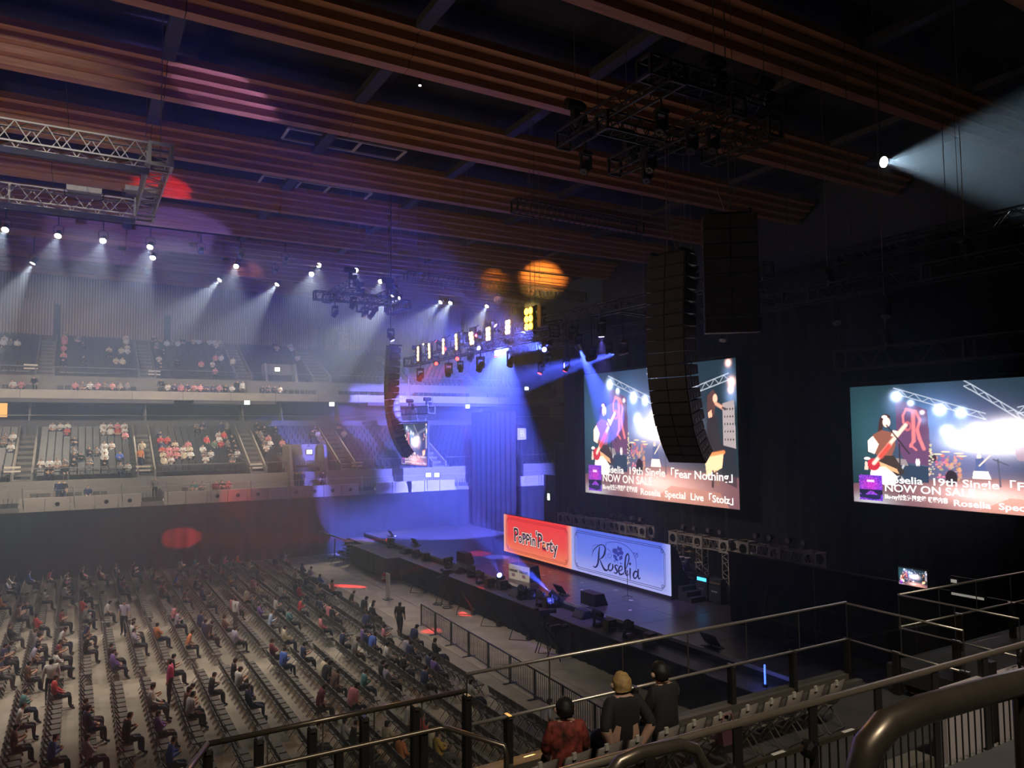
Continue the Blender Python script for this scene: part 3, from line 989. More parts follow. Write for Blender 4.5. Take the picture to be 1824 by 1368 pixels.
    ell(0.418, 0.25, 0.022, 0.055, C(0.03, 0.02, 0.03)); ell(0.35, 0.4, 0.014, 0.03, C(0.06, 0.03, 0.05))
    for u, v in ((0.37, 0.43), (0.40, 0.45), (0.45, 0.44), (0.46, 0.42)):
        ell(u, v, 0.018, 0.006, C(0.9, 0.75, 0.5), 0.9)
    # christmas tree
    for k in range(40):
        v = RND.uniform(0.25, 0.52); ell(0.343 + RND.uniform(-1, 1) * 0.012 * (0.55 - v) * 4, v, 0.004, 0.006, C(RND.uniform(.4, .9), RND.uniform(.4, .7), RND.uniform(.3, .5)), 0.8)
    # dark amps behind the bass player
    poly([(0.2, 0.18), (0.33, 0.2), (0.33, 0.33), (0.2, 0.34)], C(0.03, 0.05, 0.09)); poly([(0.16, 0.34), (0.25, 0.33), (0.24, 0.38), (0.16, 0.4)], C(0.3, 0.25, 0.26))
    ell(0.285, 0.36, 0.005, 0.03, C(0.8, 0.75, 0.8)); ell(0.293, 0.36, 0.005, 0.03, C(0.8, 0.7, 0.7))
    line((0.19, 0.3), (0.23, 0.2), 0.008, C(0.5, 0.5, 0.55)); line((0.23, 0.33), (0.19, 0.2), 0.008, C(0.5, 0.5, 0.55))
    # bass player, red instrument (generic figure)
    sk = C(1.3, 0.85, 0.7)
    poly([(0.132, 0.71), (0.145, 0.75), (0.165, 0.757), (0.182, 0.735), (0.176, 0.70), (0.15, 0.69), (0.142, 0.60), (0.122, 0.60)], C(0.06, 0.03, 0.03))
    ell(0.163, 0.685, 0.016, 0.04, sk); ell(0.155, 0.73, 0.012, 0.014, C(1.2, .9, .9))
    poly([(0.10, 0.58), (0.14, 0.62), (0.185, 0.6), (0.2, 0.5), (0.18, 0.4), (0.12, 0.4), (0.085, 0.48)], C(0.28, 0.10, 0.07))
    poly([(0.075, 0.53), (0.1, 0.57), (0.125, 0.5), (0.105, 0.42), (0.075, 0.44)], sk * 1.1); poly([(0.18, 0.57), (0.21, 0.56), (0.225, 0.6), (0.19, 0.62)], sk)
    poly([(0.08, 0.3), (0.13, 0.41), (0.19, 0.41), (0.235, 0.27), (0.2, 0.24), (0.15, 0.22)], C(0.05, 0.035, 0.03))
    poly([(0.085, 0.3), (0.15, 0.32), (0.2, 0.24), (0.19, 0.16), (0.08, 0.17)], C(1.35, 1.2, 1.05)); poly([(0.12, 0.36), (0.2, 0.3), (0.21, 0.26), (0.13, 0.31)], C(1.1, .6, .3), .7)
    ell(0.098, 0.33, 0.028, 0.05, C(0.55, 0.03, 0.05)); line((0.1, 0.34), (0.245, 0.66), 0.014, C(1.2, 0.75, 0.6)); line((0.13, 0.4), (0.17, 0.49), 0.02, C(0.7, 0.08, 0.06))
    line((0.163, 0.66), (0.255, 0.43), 0.006, C(0.04, 0.03, 0.04)); line((0.215, 0.5), (0.213, 0.08), 0.006, C(0.04, 0.03, 0.04))
    ell(0.07, 0.38, 0.014, 0.012, C(1, .9, .85)); poly([(0.055, 0.28), (0.075, 0.28), (0.07, 0.35), (0.06, 0.36)], C(0.8, .6, .5))
    # small guitarist in the distance
    ell(0.52, 0.42, 0.008, 0.02, C(0.9, 0.7, 0.65)); poly([(0.507, 0.4), (0.535, 0.41), (0.545, 0.3), (0.505, 0.3)], C(0.10, 0.13, 0.3)); poly([(0.5, 0.31), (0.55, 0.31), (0.56, 0.25), (0.495, 0.25)], C(1.1, 0.9, 0.8))
    line((0.52, 0.35), (0.56, 0.43), 0.005, C(0.9, .7, .6)); line((0.57, 0.4), (0.62, 0.36), 0.005, C(.1, .1, .15)); line((0.585, 0.4), (0.59, 0.2), 0.005, C(.1, .1, .15))
    # singer at the side, dark dress with a cream skirt
    poly([(0.905, 0.42), (0.985, 0.46), (0.99, 0.14), (0.915, 0.18)], C(0.02, 0.02, 0.03), .7)
    poly([(0.925, 0.7), (0.985, 0.72), (0.99, 0.4), (0.925, 0.42)], C(0.4, 0.34, 0.36))
    for i in range(4):
        for j in range(5):
            ell(0.935 + i * 0.014, 0.46 + j * 0.05, 0.003, 0.007, C(.03, .03, .03))
    poly([(0.845, 0.76), (0.875, 0.8), (0.895, 0.76), (0.88, 0.62), (0.855, 0.6), (0.84, 0.66)], C(0.10, 0.045, 0.04)); ell(0.886, 0.735, 0.012, 0.03, C(1.2, 0.6, 0.42))
    line((0.89, 0.7), (0.925, 0.67), 0.012, C(0.9, 0.42, 0.28)); line((0.925, 0.67), (0.94, 0.66), 0.008, C(.05, .04, .05)); poly([(0.845, 0.64), (0.865, 0.66), (0.872, 0.58), (0.85, 0.58)], C(1.1, .5, .33))
    poly([(0.84, 0.6), (0.895, 0.62), (0.905, 0.48), (0.925, 0.36), (0.82, 0.33), (0.835, 0.46)], C(0.03, 0.024, 0.028)); poly([(0.82, 0.35), (0.925, 0.38), (0.915, 0.27), (0.83, 0.2)], C(1.15, 0.72, 0.42)); line((0.82, 0.345), (0.925, 0.375), 0.012, C(.95, .3, .1))
    line((0.865, 0.24), (0.862, 0.14), 0.01, C(.05, .03, .03)); line((0.882, 0.24), (0.89, 0.15), 0.01, C(.3, .15, .1))
    # cover picture in the lower corner: violet night sky over a lake
    m = (U > 0.028) & (U < 0.135) & (V > 0.022) & (V < 0.24)
    uu = (U - 0.028) / 0.107; vv = (V - 0.022) / 0.218
    base = np.stack([0.10 + 0.35 * np.exp(-((uu - .5) / .35) ** 2 - ((vv - .62) / .25) ** 2), 0.03 + 0 * uu, 0.42 + 0.12 * uu], -1)
    rs = np.random.RandomState(4)
    st_ = rs.rand(h, w) > 0.86
    base[st_] += np.array([0.5, 0.1, 0.4])
    base[(vv < 0.42) & (vv > 0.30 - 0.08 * np.sin(uu * 9))] = (0.015, 0.015, 0.05)
    base[(vv < 0.22) & (uu < 0.9) & (vv > 0.05 + 0.1 * np.abs(uu - .6))] = (0.02, 0.02, 0.08)
    ttl = (np.abs(uu - .5) < 0.16) & (np.abs(vv - .76) < 0.05)
    base[ttl] += 0.55
    img[m] = base[m]
    # fine sparkle of stage clutter
    nz = rs.rand(h, w).astype(np.float32)
    img[:] *= (0.9 + 0.2 * nz)[..., None]
    return np.clip(img, 0, 1.35)


PIC = paint_picture()


def led_mesh(width, height, tint=1.0, nx=NX, ny=NY):
    me = bpy.data.meshes.new('led_face')
    xs = np.linspace(-width / 2, width / 2, nx + 1); ys = np.linspace(-height / 2, height / 2, ny + 1)
    gx, gy = np.meshgrid(xs, ys)
    co = np.stack([gx.ravel(), gy.ravel(), np.zeros(gx.size)], -1).astype(np.float32)
    i, j = np.meshgrid(np.arange(nx), np.arange(ny))
    a = (j * (nx + 1) + i).ravel()
    q = np.stack([a, a + 1, a + nx + 2, a + nx + 1], -1).astype(np.int32)
    me.vertices.add(len(co)); me.vertices.foreach_set('co', co.ravel())
    me.loops.add(q.size); me.loops.foreach_set('vertex_index', q.ravel())
    me.polygons.add(len(q)); me.polygons.foreach_set('loop_start', np.arange(0, q.size, 4, dtype=np.int32))
    me.update(calc_edges=True)
    src = PIC[::-1]
    sx_ = np.clip((np.linspace(0, NX - 1, nx + 1)).round().astype(int), 0, NX - 1); sy_ = np.clip((np.linspace(0, NY - 1, ny + 1)).round().astype(int), 0, NY - 1)
    c = src[sy_][:, sx_]
    rgba = np.concatenate([c, np.ones((*c.shape[:2], 1), np.float32)], -1).astype(np.float32)
    at = me.color_attributes.new('picture', 'FLOAT_COLOR', 'POINT')
    at.data.foreach_set('color', rgba.ravel())
    me.materials.append(m_led)
    return me


m_led = bpy.data.materials.new('led_dots')
m_led.use_nodes = True
_nt = m_led.node_tree
_b = _nt.nodes['Principled BSDF']
_b.inputs['Base Color'].default_value = (0.01, 0.01, 0.01, 1)
_at = _nt.nodes.new('ShaderNodeAttribute'); _at.attribute_name = 'picture'
_nt.links.new(_at.outputs['Color'], _b.inputs['Emission Color'])
_b.inputs['Emission Strength'].default_value = 1.5
m_led.cycles.emission_sampling = 'NONE'
m_txt = EM('led_text', (1.0, 0.98, 0.97), 1.3)
m_txts = EM('led_text_shadow', (0.10, 0.06, 0.09), 0.6)


def led_screen(name, label, X_, y0, y1, z0, z1, texts=True, res=(NX, NY), rz=0.0):
    W_s, H_s = y1 - y0, z1 - z0
    base = Vector((X_, (y0 + y1) / 2, z0))
    t = thing(name, label, 'screen', base, rz)
    f = put('led_face', led_mesh(W_s, H_s, nx=res[0], ny=res[1]), t)
    f.matrix_basis = Matrix.Translation((0, 0, H_s / 2)) @ R_SCREEN.to_4x4()
    m = MB().box(0.02, -W_s / 2 - 0.03, -0.03, 0.16, W_s / 2 + 0.03, H_s + 0.03)
    m.build('cabinet_frame', m_blackp, t)
    # rear hanging bumper
    MB().tube((0.1, -W_s / 2, H_s + 0.12), (0.1, W_s / 2, H_s + 0.12), 0.05).build('hanging_bumper', m_black, t)
    if texts:
        k = H_s / 7.6
        for body, u, v, size, al, sx in (('Roselia  19th Single「Fear Nothing」', 0.142, 0.205, 0.62, 'LEFT', 1.0), ('NOW ON SALE', 0.142, 0.135, 0.66, 'LEFT', 1.14),
                                         ('Blu-ray付生産限定盤 収録内容', 0.142, 0.062, 0.36, 'LEFT', 0.92), ('Roselia  Special  Live「Stolz」', 0.42, 0.052, 0.52, 'LEFT', 1.0)):
            me0 = text_mesh(body, size * k, m_txt, 0.012 * k, al, 0.0, sx)
            wd = max(v_.co.x for v_ in me0.vertices)
            avail = {'R': (0.97 - u) * W_s, 'N': 0.36 * W_s, 'B': 0.26 * W_s}[body[0]]
            s_ = avail / wd
            if True:
                me0.transform(Matrix.Diagonal((s_, 1, 1, 1)))
            o = put('caption', me0, t)
            o.matrix_basis = Matrix.Translation((-0.02, -(u - 0.5) * W_s, v * H_s)) @ R_SCREEN.to_4x4()
    return t


led_screen('led_screen', 'large middle LED screen above the stage, partly hidden by a speaker column', 28.0, 25.87, 38.6, 6.05, 13.5)
led_screen('led_screen', 'side LED screen at the near side of the stage, cut by the picture edge', 27.0, 9.6, 18.95, 7.05, 11.63)
led_screen('led_screen', 'small distant LED screen at the far side of the stage', 24.5, 55.4, 61.2 - 0.3, 7.2, 10.65, True, (160, 90))
# short straps carrying the far screen's lower cable
# ================================================================== trusses, hoists, loudspeakers, show lights
m_trus_s = M('silver_truss', (0.42, 0.395, 0.35), 0.4, 0.6, noise=0.1, scale=8)
m_trus_b = M('black_truss', (0.045, 0.044, 0.046), 0.45, 0.5, noise=0.2, scale=8)
m_trus_w = M('pale_truss', (0.52, 0.47, 0.42), 0.5, 0.3, noise=0.1, scale=8)


def truss_parts(t, p0, p1, size, mat, bays, rchord=0.035, single=False, plates=()):
    """box truss between two points, added under thing t (points relative to t)"""
    p0 = Vector(p0); p1 = Vector(p1)
    d = (p1 - p0).normalized()
    up = Vector((0, 0, 1)) if abs(d.z) < 0.9 else Vector((1, 0, 0))
    s_ = d.cross(up).normalized(); up = s_.cross(d).normalized()
    h = size / 2
    cor = [s_ * a * h + up * b * h for a, b in ((-1, -1), (1, -1), (1, 1), (-1, 1))]
    for c in cor:
        bar('chord', p0 + c, p1 + c, rchord * 1.8, rchord * 1.8, mat, t)
    lac = MB()
    L = (p1 - p0).length
    for f in range(4):
        a, b = cor[f], cor[(f + 1) % 4]
        for k in range(bays):
            q0 = p0 + d * (L * k / bays); q1 = p0 + d * (L * (k + .5) / bays); q2 = p0 + d * (L * (k + 1) / bays)
            if single and f in (1, 3):
                pass
            for u, v in ((q0 + a, q1 + b), (q1 + b, q2 + a)):
                if single:
                    bar('diagonal', u, v, rchord, rchord, mat, t)
                else:
                    lac.tube(u, v, rchord * 0.55, n=4, caps=False)
    if not single:
        lac.build('lacing', mat, t)
    for e in (p0, p1) + tuple(p0 + d * (L * f) for f in plates):
        for f in range(4):
            a, b = cor[f], cor[(f + 1) % 4]
            bar('end_plate', e + a, e + b, rchord * 2.6, rchord * 2.6, mat, t)


def truss(name, label, p0, p1, size, mat, bays, group=None, single=False, plates=(), rchord=0.035):
    t = thing(name, label, 'truss', p0, 0, group)
    truss_parts(t, (0, 0, 0), Vector(p1) - Vector(p0), size, mat, bays, rchord, single, plates)
    return t


def cable(name, label, pts, r=0.012, mat=None, cat='cable'):
    b = Vector(pts[0])
    o = MB().path([Vector(p) - b for p in pts], r, 5).build(name, mat or m_black)
    o.location = b
    return tag(o, label, cat)


def hoist(p, ztop, label, s=1.0):
    """electric chain hoist: drum motor, hook, chain bag, chain up to the roof"""
    t = thing('chain_hoist', label, 'hoist', p, 0, 'chain hoists')
    MB().lathe((-0.32 * s, 0, 0.12 * s), [(0.08 * s, 0), (0.16 * s, 0.02), (0.16 * s, 0.5 * s), (0.11 * s, 0.64 * s)], 12, 'X').build('motor', m_black, t)
    MB().cbox((0, 0, -0.15 * s), 0.2 * s, 0.2 * s, 0.35 * s).build('gear_case', m_black, t)
    MB().path([(0, 0, -0.3 * s), (0.05 * s, 0, -0.42 * s), (0, 0, -0.5 * s), (-0.05 * s, 0, -0.42 * s)], 0.02 * s, 5).build('hook', m_chrome, t)
    MB().lathe((0.26 * s, 0, -0.62 * s), [(0.10 * s, 0), (0.13 * s, 0.3 * s), (0.13 * s, 0.5 * s)], 8).build('chain_bag', m_cloth, t)
    MB().tube((0, 0, 0.2 * s), (0, 0, (roofz(p[1]) if ztop > 27 else ztop) - p[2]), 0.014).build('chain', m_chrome, t)
    return t


# ---- silver square truss over the floor seats (upper left)
SQ = [Vector((-24, 33.2, 21.4)), Vector((2.7, 33.2, 21.4)), Vector((2.7, 41.6, 21.4)), Vector((-24, 41.6, 21.4))]
t = truss('box_truss', 'silver box truss with zigzag bracing, nearest side of the hung square', SQ[0], SQ[1] - Vector((0.45, 0, 0)), 0.8, m_trus_s, 26, 'silver square truss', True, (0.75,))
for k in range(9):
    MB().cbox((26.2 - k * 1.05, 0.0, -0.62), 0.09, 0.09, 0.2).build('red_clip', M('red_clip', (0.5, 0.03, 0.03), 0.5), t)
MB().box(10, -0.1, -0.78, 26.3, 0.1, -0.55).build('cable_tray', m_black, t)
t = truss('box_truss', 'silver box truss with flood lamps, farther side of the hung square', SQ[3], SQ[2] - Vector((0.45, 0, 0)), 0.75, m_trus_s, 24, 'silver square truss', True, (0.8,))
MB().box(4, -0.1, -0.72, 26.3, 0.1, -0.5).build('cable_tray', m_black, t)
truss('box_truss', 'short silver box truss joining the two sides of the hung square', SQ[1] + Vector((0, 0.45, 0)), SQ[2] - Vector((0, 0.45, 0)), 0.8, m_trus_s, 7, 'silver square truss', True)
for k, c in enumerate((SQ[1], SQ[2])):
    t = thing('truss_corner', 'white cube corner of the hung square truss, ' + ('nearer one' if k == 0 else 'farther one'), 'truss corner', c, 0, 'truss corners')
    for a in (-.42, .42):
        for b in (-.42, .42):
            bar('edge', (a, b, -.46), (a, b, .46), 0.12, 0.12, m_trus_s, t); bar('edge', (a, -.46, b), (a, .46, b), 0.12, 0.12, m_trus_s, t); bar('edge', (-.46, a, b), (.46, a, b), 0.12, 0.12, m_trus_s, t)
    MB().tube((0, 0, 0), (0, 0, roofz(c.y) - c.z), 0.02).build('chain', m_chrome, t)
for px, w in ((150, 'larger one beside the joint plate'), (252, 'one nearer the truss corner')):
    p = atY(px, 342, 41.2)
    t = thing('flood_lamp', 'boxy grey flood lamp on the farther silver truss, ' + w, 'floodlight', p, 0, 'flood lamps on the silver truss')
    MB().box(-0.75, -0.2, -0.05, 0.75, 0.25, 0.22).build('body', m_trus_s, t)
    MB().box(-0.7, -0.26, -0.24, 0.7, 0.22, -0.05).build('lens_box', M('grey_flood', (0.16, 0.14, 0.14), 0.5), t)
    MB().path([(-0.85, 0, 0.05), (-0.8, 0, -0.28), (-0.4, 0, -0.42), (0, 0, -0.45), (0.4, 0, -0.42), (0.8, 0, -0.28), (0.85, 0, 0.05)], 0.025, 5).build('yoke', m_black, t)
cable('hanging_cable', 'black cable from the roof to the farther silver truss', [atY(95, 260, 41.6), atY(92, 300, 41.6), atY(96, 345, 41.6)])
cable('hanging_cable', 'thin cable dropping onto the nearest silver truss', [atY(118, 150, 33.2), atY(120, 190, 33.2), atY(124, 240, 33.2)])


# ---- moving heads and other show lights
_mh_base = MB().box(-0.2, -0.16, 0.0, 0.2, 0.16, 0.14).mesh('base', m_black)
_mh_yoke = MB().box(-0.24, -0.06, -0.5, -0.19, 0.06, 0.0).box(0.19, -0.06, -0.5, 0.24, 0.06, 0.0).box(-0.24, -0.06, -0.03, 0.24, 0.06, 0.0).mesh('yoke', m_black)
_mh_head = MB().lathe((0, 0, 0), [(0.1, 0.3), (0.16, 0.2), (0.17, -0.1), (0.18, -0.28), (0.15, -0.28)], 12).mesh('head', m_black)
_mh_cells = [MB().lathe((0.1 * math.cos(a), 0.1 * math.sin(a), 0), [(0.045, -0.275), (0.045, -0.29)], 8).mesh('cell', m_lens_off) for a in [k * 1.047 for k in range(6)]]
LENS = {}


def lens_mesh(key, col, st_):
    if key not in LENS:
        LENS[key] = MB().lathe((0, 0, 0), [(0.14, -0.27), (0.14, -0.295), (0.06, -0.305)], 12).mesh('lens', EM('lens_' + key, col, st_))
    return LENS[key]


BLUE = (0.10, 0.13, 1.0); RED = (1.0, 0.03, 0.03)


def mover(p, aim, label, key=None, col=None, power=0, angle=14, blend=0.3, up=False, s=1.0, rz=0.0, lens_st=40, group='moving head lights', zhang=None):
    p = Vector(p)
    t = thing('moving_head', label, 'stage light', p, rz, group)
    t.scale = (s, s, s)
    b = put('base', _mh_base, t, (0, 0, 0.42 if not up else -0.56)); y = put('yoke', _mh_yoke, t, (0, 0, 0.42) if not up else (0, 0, -0.42))
    if up:
        y.rotation_euler = (math.pi, 0, 0)
    d = Vector(aim) - p
    dl = Matrix.Rotation(-rz, 3, 'Z') @ d
    h = put('head', _mh_head, t)
    h.rotation_euler = dl.to_track_quat('-Z', 'Y').to_euler()
    if key:
        put('lens', lens_mesh(key, col, lens_st), h)
        light('show_light', 'SPOT', p + d.normalized() * 0.36 * s, col, power, aim, angle, blend, 0.06)
    else:
        put('lens', lens_mesh('off', (0, 0, 0), 0) if False else _mh_cells[0], h)
        for c in _mh_cells[1:]:
            put('cell', c, h)
    if zhang:
        MB().tube((0, 0, 0.5), (0, 0, (zhang - p.z) / s), 0.03).build('clamp', m_black, t)
    return t


# ---- over-stage trusses
T1 = truss('box_truss', 'black front truss carrying the row of glowing blinder lamps', (19.6, 29.4, 14.75), (19.6, 47.6, 14.75), 0.55, m_trus_b, 18, 'black stage trusses')
T2 = truss('box_truss', 'black middle truss carrying the blue stage lights', (22.4, 19.0, 16.0), (22.4, 46.0, 16.0), 0.55, m_trus_b, 26, 'black stage trusses')
T3 = truss('box_truss', 'black rear truss above the large middle screen', (26.6, 8.0, 15.6), (26.6, 45.0, 15.6), 0.6, m_trus_b, 34, 'black stage trusses', plates=(0.2, 0.33, 0.6))
truss('box_truss', 'black truss from which the near side screen hangs', (27.1, 8.0, 12.75), (27.1, 19.4, 12.75), 0.75, m_trus_b, 11, 'black stage trusses', plates=(0.55,))
truss('box_truss', 'black truss tied above the near screen truss, mostly in the dark', (29.2 - 1.0, 6.0, 17.3), (28.2, 20.0, 17.3), 0.6, m_trus_b, 12, 'black stage trusses')
truss('box_truss', 'small black truss carrying the distant far screen', (24.6, 54.8, 11.75), (24.6, 61.0 - 0.2, 11.75), 0.6, m_trus_b, 8, 'black stage trusses')
truss('box_truss', 'long thin truss under the ceiling above the twin white spotlights', atY(722, 492, 60), atY(1040, 530, 60), 0.8, m_trus_b, 40, 'ceiling trusses')
truss('box_truss', 'long thin truss under the ceiling behind the big speaker rig', atY(916, 366, 42), atY(1140, 408, 42), 0.8, m_trus_b, 22, 'ceiling trusses')
truss('box_truss', 'short pale truss piece hanging beside the amber blinder', atY(883, 534, 60), atY(930, 541, 60), 0.5, m_trus_w, 6, 'ceiling trusses')
for k, (px, py, yy) in enumerate(((760, 492, 60), (980, 518, 60), (930, 362, 42), (1100, 395, 42), (890, 532, 60), (925, 538, 60))):
    p = atY(px, py, yy)
    cable('truss_cable', 'thin cable holding a ceiling truss, ' + ORD[k] + ' of six', [Vector((p.x, yy - 0.4 if k < 4 else yy - 0.25, p.z - 0.3)), Vector((p.x, yy - 0.4 if k < 4 else yy - 0.25, roofz(yy - 0.4)))], 0.014, m_dkalu)
for k, (a, b) in enumerate((((19.6, 33, 15.2), (22.4, 33, 15.7)), ((22.4, 28, 15.9), (26.6, 28, 15.7)), ((22.4, 22, 15.9), (26.6, 22, 15.7)), ((22.4, 38, 15.9), (26.6, 38, 15.7)))):
    truss('box_truss', 'short black cross truss between stage trusses, ' + ORD[k] + ' from the blinder row', a, b, 0.45, m_trus_b, 4, 'black stage trusses')
hl = [((19.6, 31.5, 15.5), 'above the amber end of the blinder row'), ((19.6, 38.5, 15.5), 'on slings above the middle of the blinder row'), ((19.6, 46.0, 15.5), 'above the far end of the blinder row'),
      ((22.4, 23.0, 16.75), 'above the blue lights nearer the speaker column'), ((22.4, 35.0, 16.75), 'above the blue lights in mid stage'), ((26.6, 14.0, 16.38), 'at the near end of the rear truss'), ((26.6, 19.5, 16.38), 'on the rear truss between the screens'), ((26.6, 31.0, 16.38), 'above the large middle screen'),
      ((27.1, 17.4, 13.6), 'on the near screen truss, beside its end'), ((27.1, 10.5, 13.6), 'on the near screen truss by the picture edge'), ((24.6, 59.3, 12.5), 'above the distant far screen'), ((24.6, 55.6, 12.5), 'above the distant far screen on its stage side')]
for p, w in hl:
    hoist(p, 27.6, 'black chain hoist ' + w)
for k, y in enumerate((26.6, 38.0)):
    cable('sling', 'steel sling from rear truss down to the large middle screen, ' + ('near side' if k == 0 else 'far side'), [(26.9, y, 15.32), (28.1, y, 13.6)], 0.02, m_dkalu, 'sling')
for k, y in enumerate((11.5, 15.0, 18.3)):
    cable('sling', 'short sling of the near side screen, ' + ORD[k] + ' from the picture edge', [(27.1, y, 12.4), (27.1, y, 11.72)], 0.02, m_dkalu, 'sling')
for k, y in enumerate((56.2, 58.0, 59.8)):
    cable('sling', 'short sling of the distant far screen, ' + ORD[k] + ' from the stage', [(24.9, y, 11.45), (24.6, y, 10.75)], 0.02, m_dkalu, 'sling')

# ---- blinder row: double columns of warm lamps on the front truss
m_blind = EM('blinder_glow', (1.0, 0.62, 0.24), 4.5)
m_amber = EM('blinder_amber', (1.0, 0.42, 0.02), 26)
_bl = MB().lathe((0, 0, 0), [(0.125, 0), (0.125, -0.03), (0.06, -0.05)], 10, 'X').mesh('lamp', m_blind)
_ba = MB().lathe((0, 0, 0), [(0.17, 0), (0.17, -0.03), (0.08, -0.05)], 10, 'X').mesh('lamp', m_amber)
BP = [(745, 630), (765, 625), (790, 617), (813, 609), (840, 601), (870, 593), (905, 581), (942, 568)]
for i, (px, py) in enumerate(BP):
    p = atX(px, py, 19.15)
    last = i == 7
    t = thing('blinder_light', ('big amber blinder lamp glowing at the near end of the blinder row' if last else 'warm white blinder lamp, ' + ORD[i] + ' in the row from the far end'), 'stage light', p, 0, 'blinder lamps on the front truss')
    tilt = RND.uniform(-0.35, 0.1)
    cs = [(0, dz) for dz in (-0.36, -0.12, 0.12, 0.36)] if not last else [(dy, dz) for dy in (-0.19, 0.19) for dz in (-0.38, 0, 0.38)]
    if i in (4, 6, 5):
        cs = [(dy, dz) for dy in (-0.12, 0.12) for dz in (-0.3, -0.05, 0.2)]
    body = MB().box(0.0, min(c[0] for c in cs) - 0.2, -0.58, 0.16, max(c[0] for c in cs) + 0.2, 0.58).build('housing', m_black, t)
    for cy_, cz in cs:
        put('lamp', _ba if last else _bl, t, (-0.01, cy_ - (tilt * cz if not last else 0), cz))
    bar('bracket', (0.1, 0, 0.5), (0.45, 0, 0.72), 0.06, 0.06, m_black, t)
    if last:
        MB().box(0.05, -1.0, -0.5, 0.1, -0.7, 0.55).build('barn_door', M('door_amber', (0.4, 0.25, 0.08), 0.5), t)
    light('blinder_lamp_light', 'SPOT', p + Vector((-0.2, 0, 0)), (1.0, 0.45, 0.06) if last else (1.0, 0.74, 0.42), 1500 if last else 260, p + Vector((-10, -4, -4)), 105, 0.9, 0.25)

# ---- blue beams from the middle truss
bl = [((906, 610), 22.12, atY(772, 850, 61.0), 520000, 50, 'first, throwing a wide beam down to the far floor'), ((856, 622), 22.12, atX(700, 540, 14.0), 25000, 22, 'second, throwing its beam up towards the slatted wall'),
      ((973, 624), 22.12, atX(820, 560, 14.0), 40000, 26, 'third, throwing its beam up along the blinder row'), ((1029, 614), 22.12, atX(1085, 740, 27.5), 500000, 15, 'fourth, throwing its beam down across the large screen'),
      ((1110, 626), 22.67, atX(870, 692, 24), 500000, 10, 'fifth, throwing a narrow level beam beside the speaker column'), ((1054, 637), 22.12, atX(860, 690, 21), 300000, 8, 'sixth, under the fifth, with a narrow beam')]
for (px, py), X_, aim, pw, ang, w in bl:
    p = atX(px, py, X_)
    mover(p, aim, 'lit blue moving head, ' + w, 'blue', BLUE, pw, ang, 0.25, zhang=15.8, lens_st=30)
p = atX(696, 600, 18.0)
mover(p, atZ(884, 992, SZ), 'blue moving head under the far rigging, beam falling to the stage floor', 'blue', BLUE, 130000, 6, 0.2, zhang=roofz(p.y))
rd = [((778, 647), 19.87, atX(690, 720, 12), 20000, 8, 'first under the blinder row'), ((816, 638), 19.87, atX(700, 730, 12), 22000, 9, 'second under the blinder row'), ((964, 659), 22.12, atX(905, 800, 20), 26000, 4, 'first of the narrow pair in mid stage'), ((1009, 654), 22.12, atX(950, 800, 21), 26000, 4, 'second of the narrow pair in mid stage'), ((820, 656), 19.87, atZ(850, 986, SZ), 45000, 9, 'third, throwing a red pool on the stage floor')]
for (px, py), X_, aim, pw, ang, w in rd:
    p = atX(px, py, X_)
    mover(p, aim, 'lit red moving head, ' + w, 'red', RED, pw, ang, 0.25, s=0.8, zhang=(15.8 if X_ > 22 else 14.55), lens_st=14)
off = [(22.4, 20.5), (22.4, 24.5), (22.4, 31.5), (22.4, 33.6), (22.4, 43.0), (19.6, 33.0), (19.6, 36.4), (19.6, 40.5), (19.6, 44.8), (26.6, 16.8), (26.6, 19.0), (26.6, 23.0), (26.6, 25.0), (26.6, 29.6), (26.6, 33.8), (26.6, 40.2)]
for k, (x, y) in enumerate(off):
    zt = {22.4: 15.72, 19.6: 14.47, 26.6: 15.3}[x]
    dx_ = {22.4: 0.275, 19.6: 0.275, 26.6: 0.3}[x]
    mover((x - dx_, y, zt - 0.9), (x - 3, y - 2 + RND.uniform(-2, 2), 9), 'unlit black moving head under the ' + {22.4: 'middle', 19.6: 'front', 26.6: 'rear'}[x] + ' stage truss, ' + ORD[[o_ for o_ in off if o_[0] == x].index((x, y))] + ' from the near side', zhang=zt + 0.05)

# follow spot in the dark on the right
p = atX(1569, 289, 30.0)
t = thing('follow_spot', 'white follow spot in the dark ceiling, beam spreading sideways', 'spotlight', p)
aimf = p + Vector((-1.0, -9, -2.6))
d = (aimf - p).normalized()
h = MB().lathe((0, 0, 0), [(0.16, 0.7), (0.22, 0.5), (0.22, 0.0), (0.27, -0.15), (0.24, -0.15)], 14).build('housing', m_black, t)
h.rotation_euler = d.to_track_quat('-Z', 'Y').to_euler()
MB().lathe((0, 0, 0), [(0.23, -0.12), (0.23, -0.16), (0.1, -0.19)], 14).build('lens', EM('follow_lens', (1.0, 0.95, 0.82), 40), h)
MB().path([(-0.3, 0, 0), (-0.3, 0, 0.4), (0.3, 0, 0.4), (0.3, 0, 0)], 0.025, 6).build('yoke', m_black, t)
MB().tube((0, 0, 0.4), (0, 0, 27.6 - p.z), 0.025).build('hanger', m_black, t)
light('follow_spot_light', 'SPOT', p + d * 0.25, (0.85, 0.95, 0.93), 8000, aimf, 46, 0.6, 0.1)

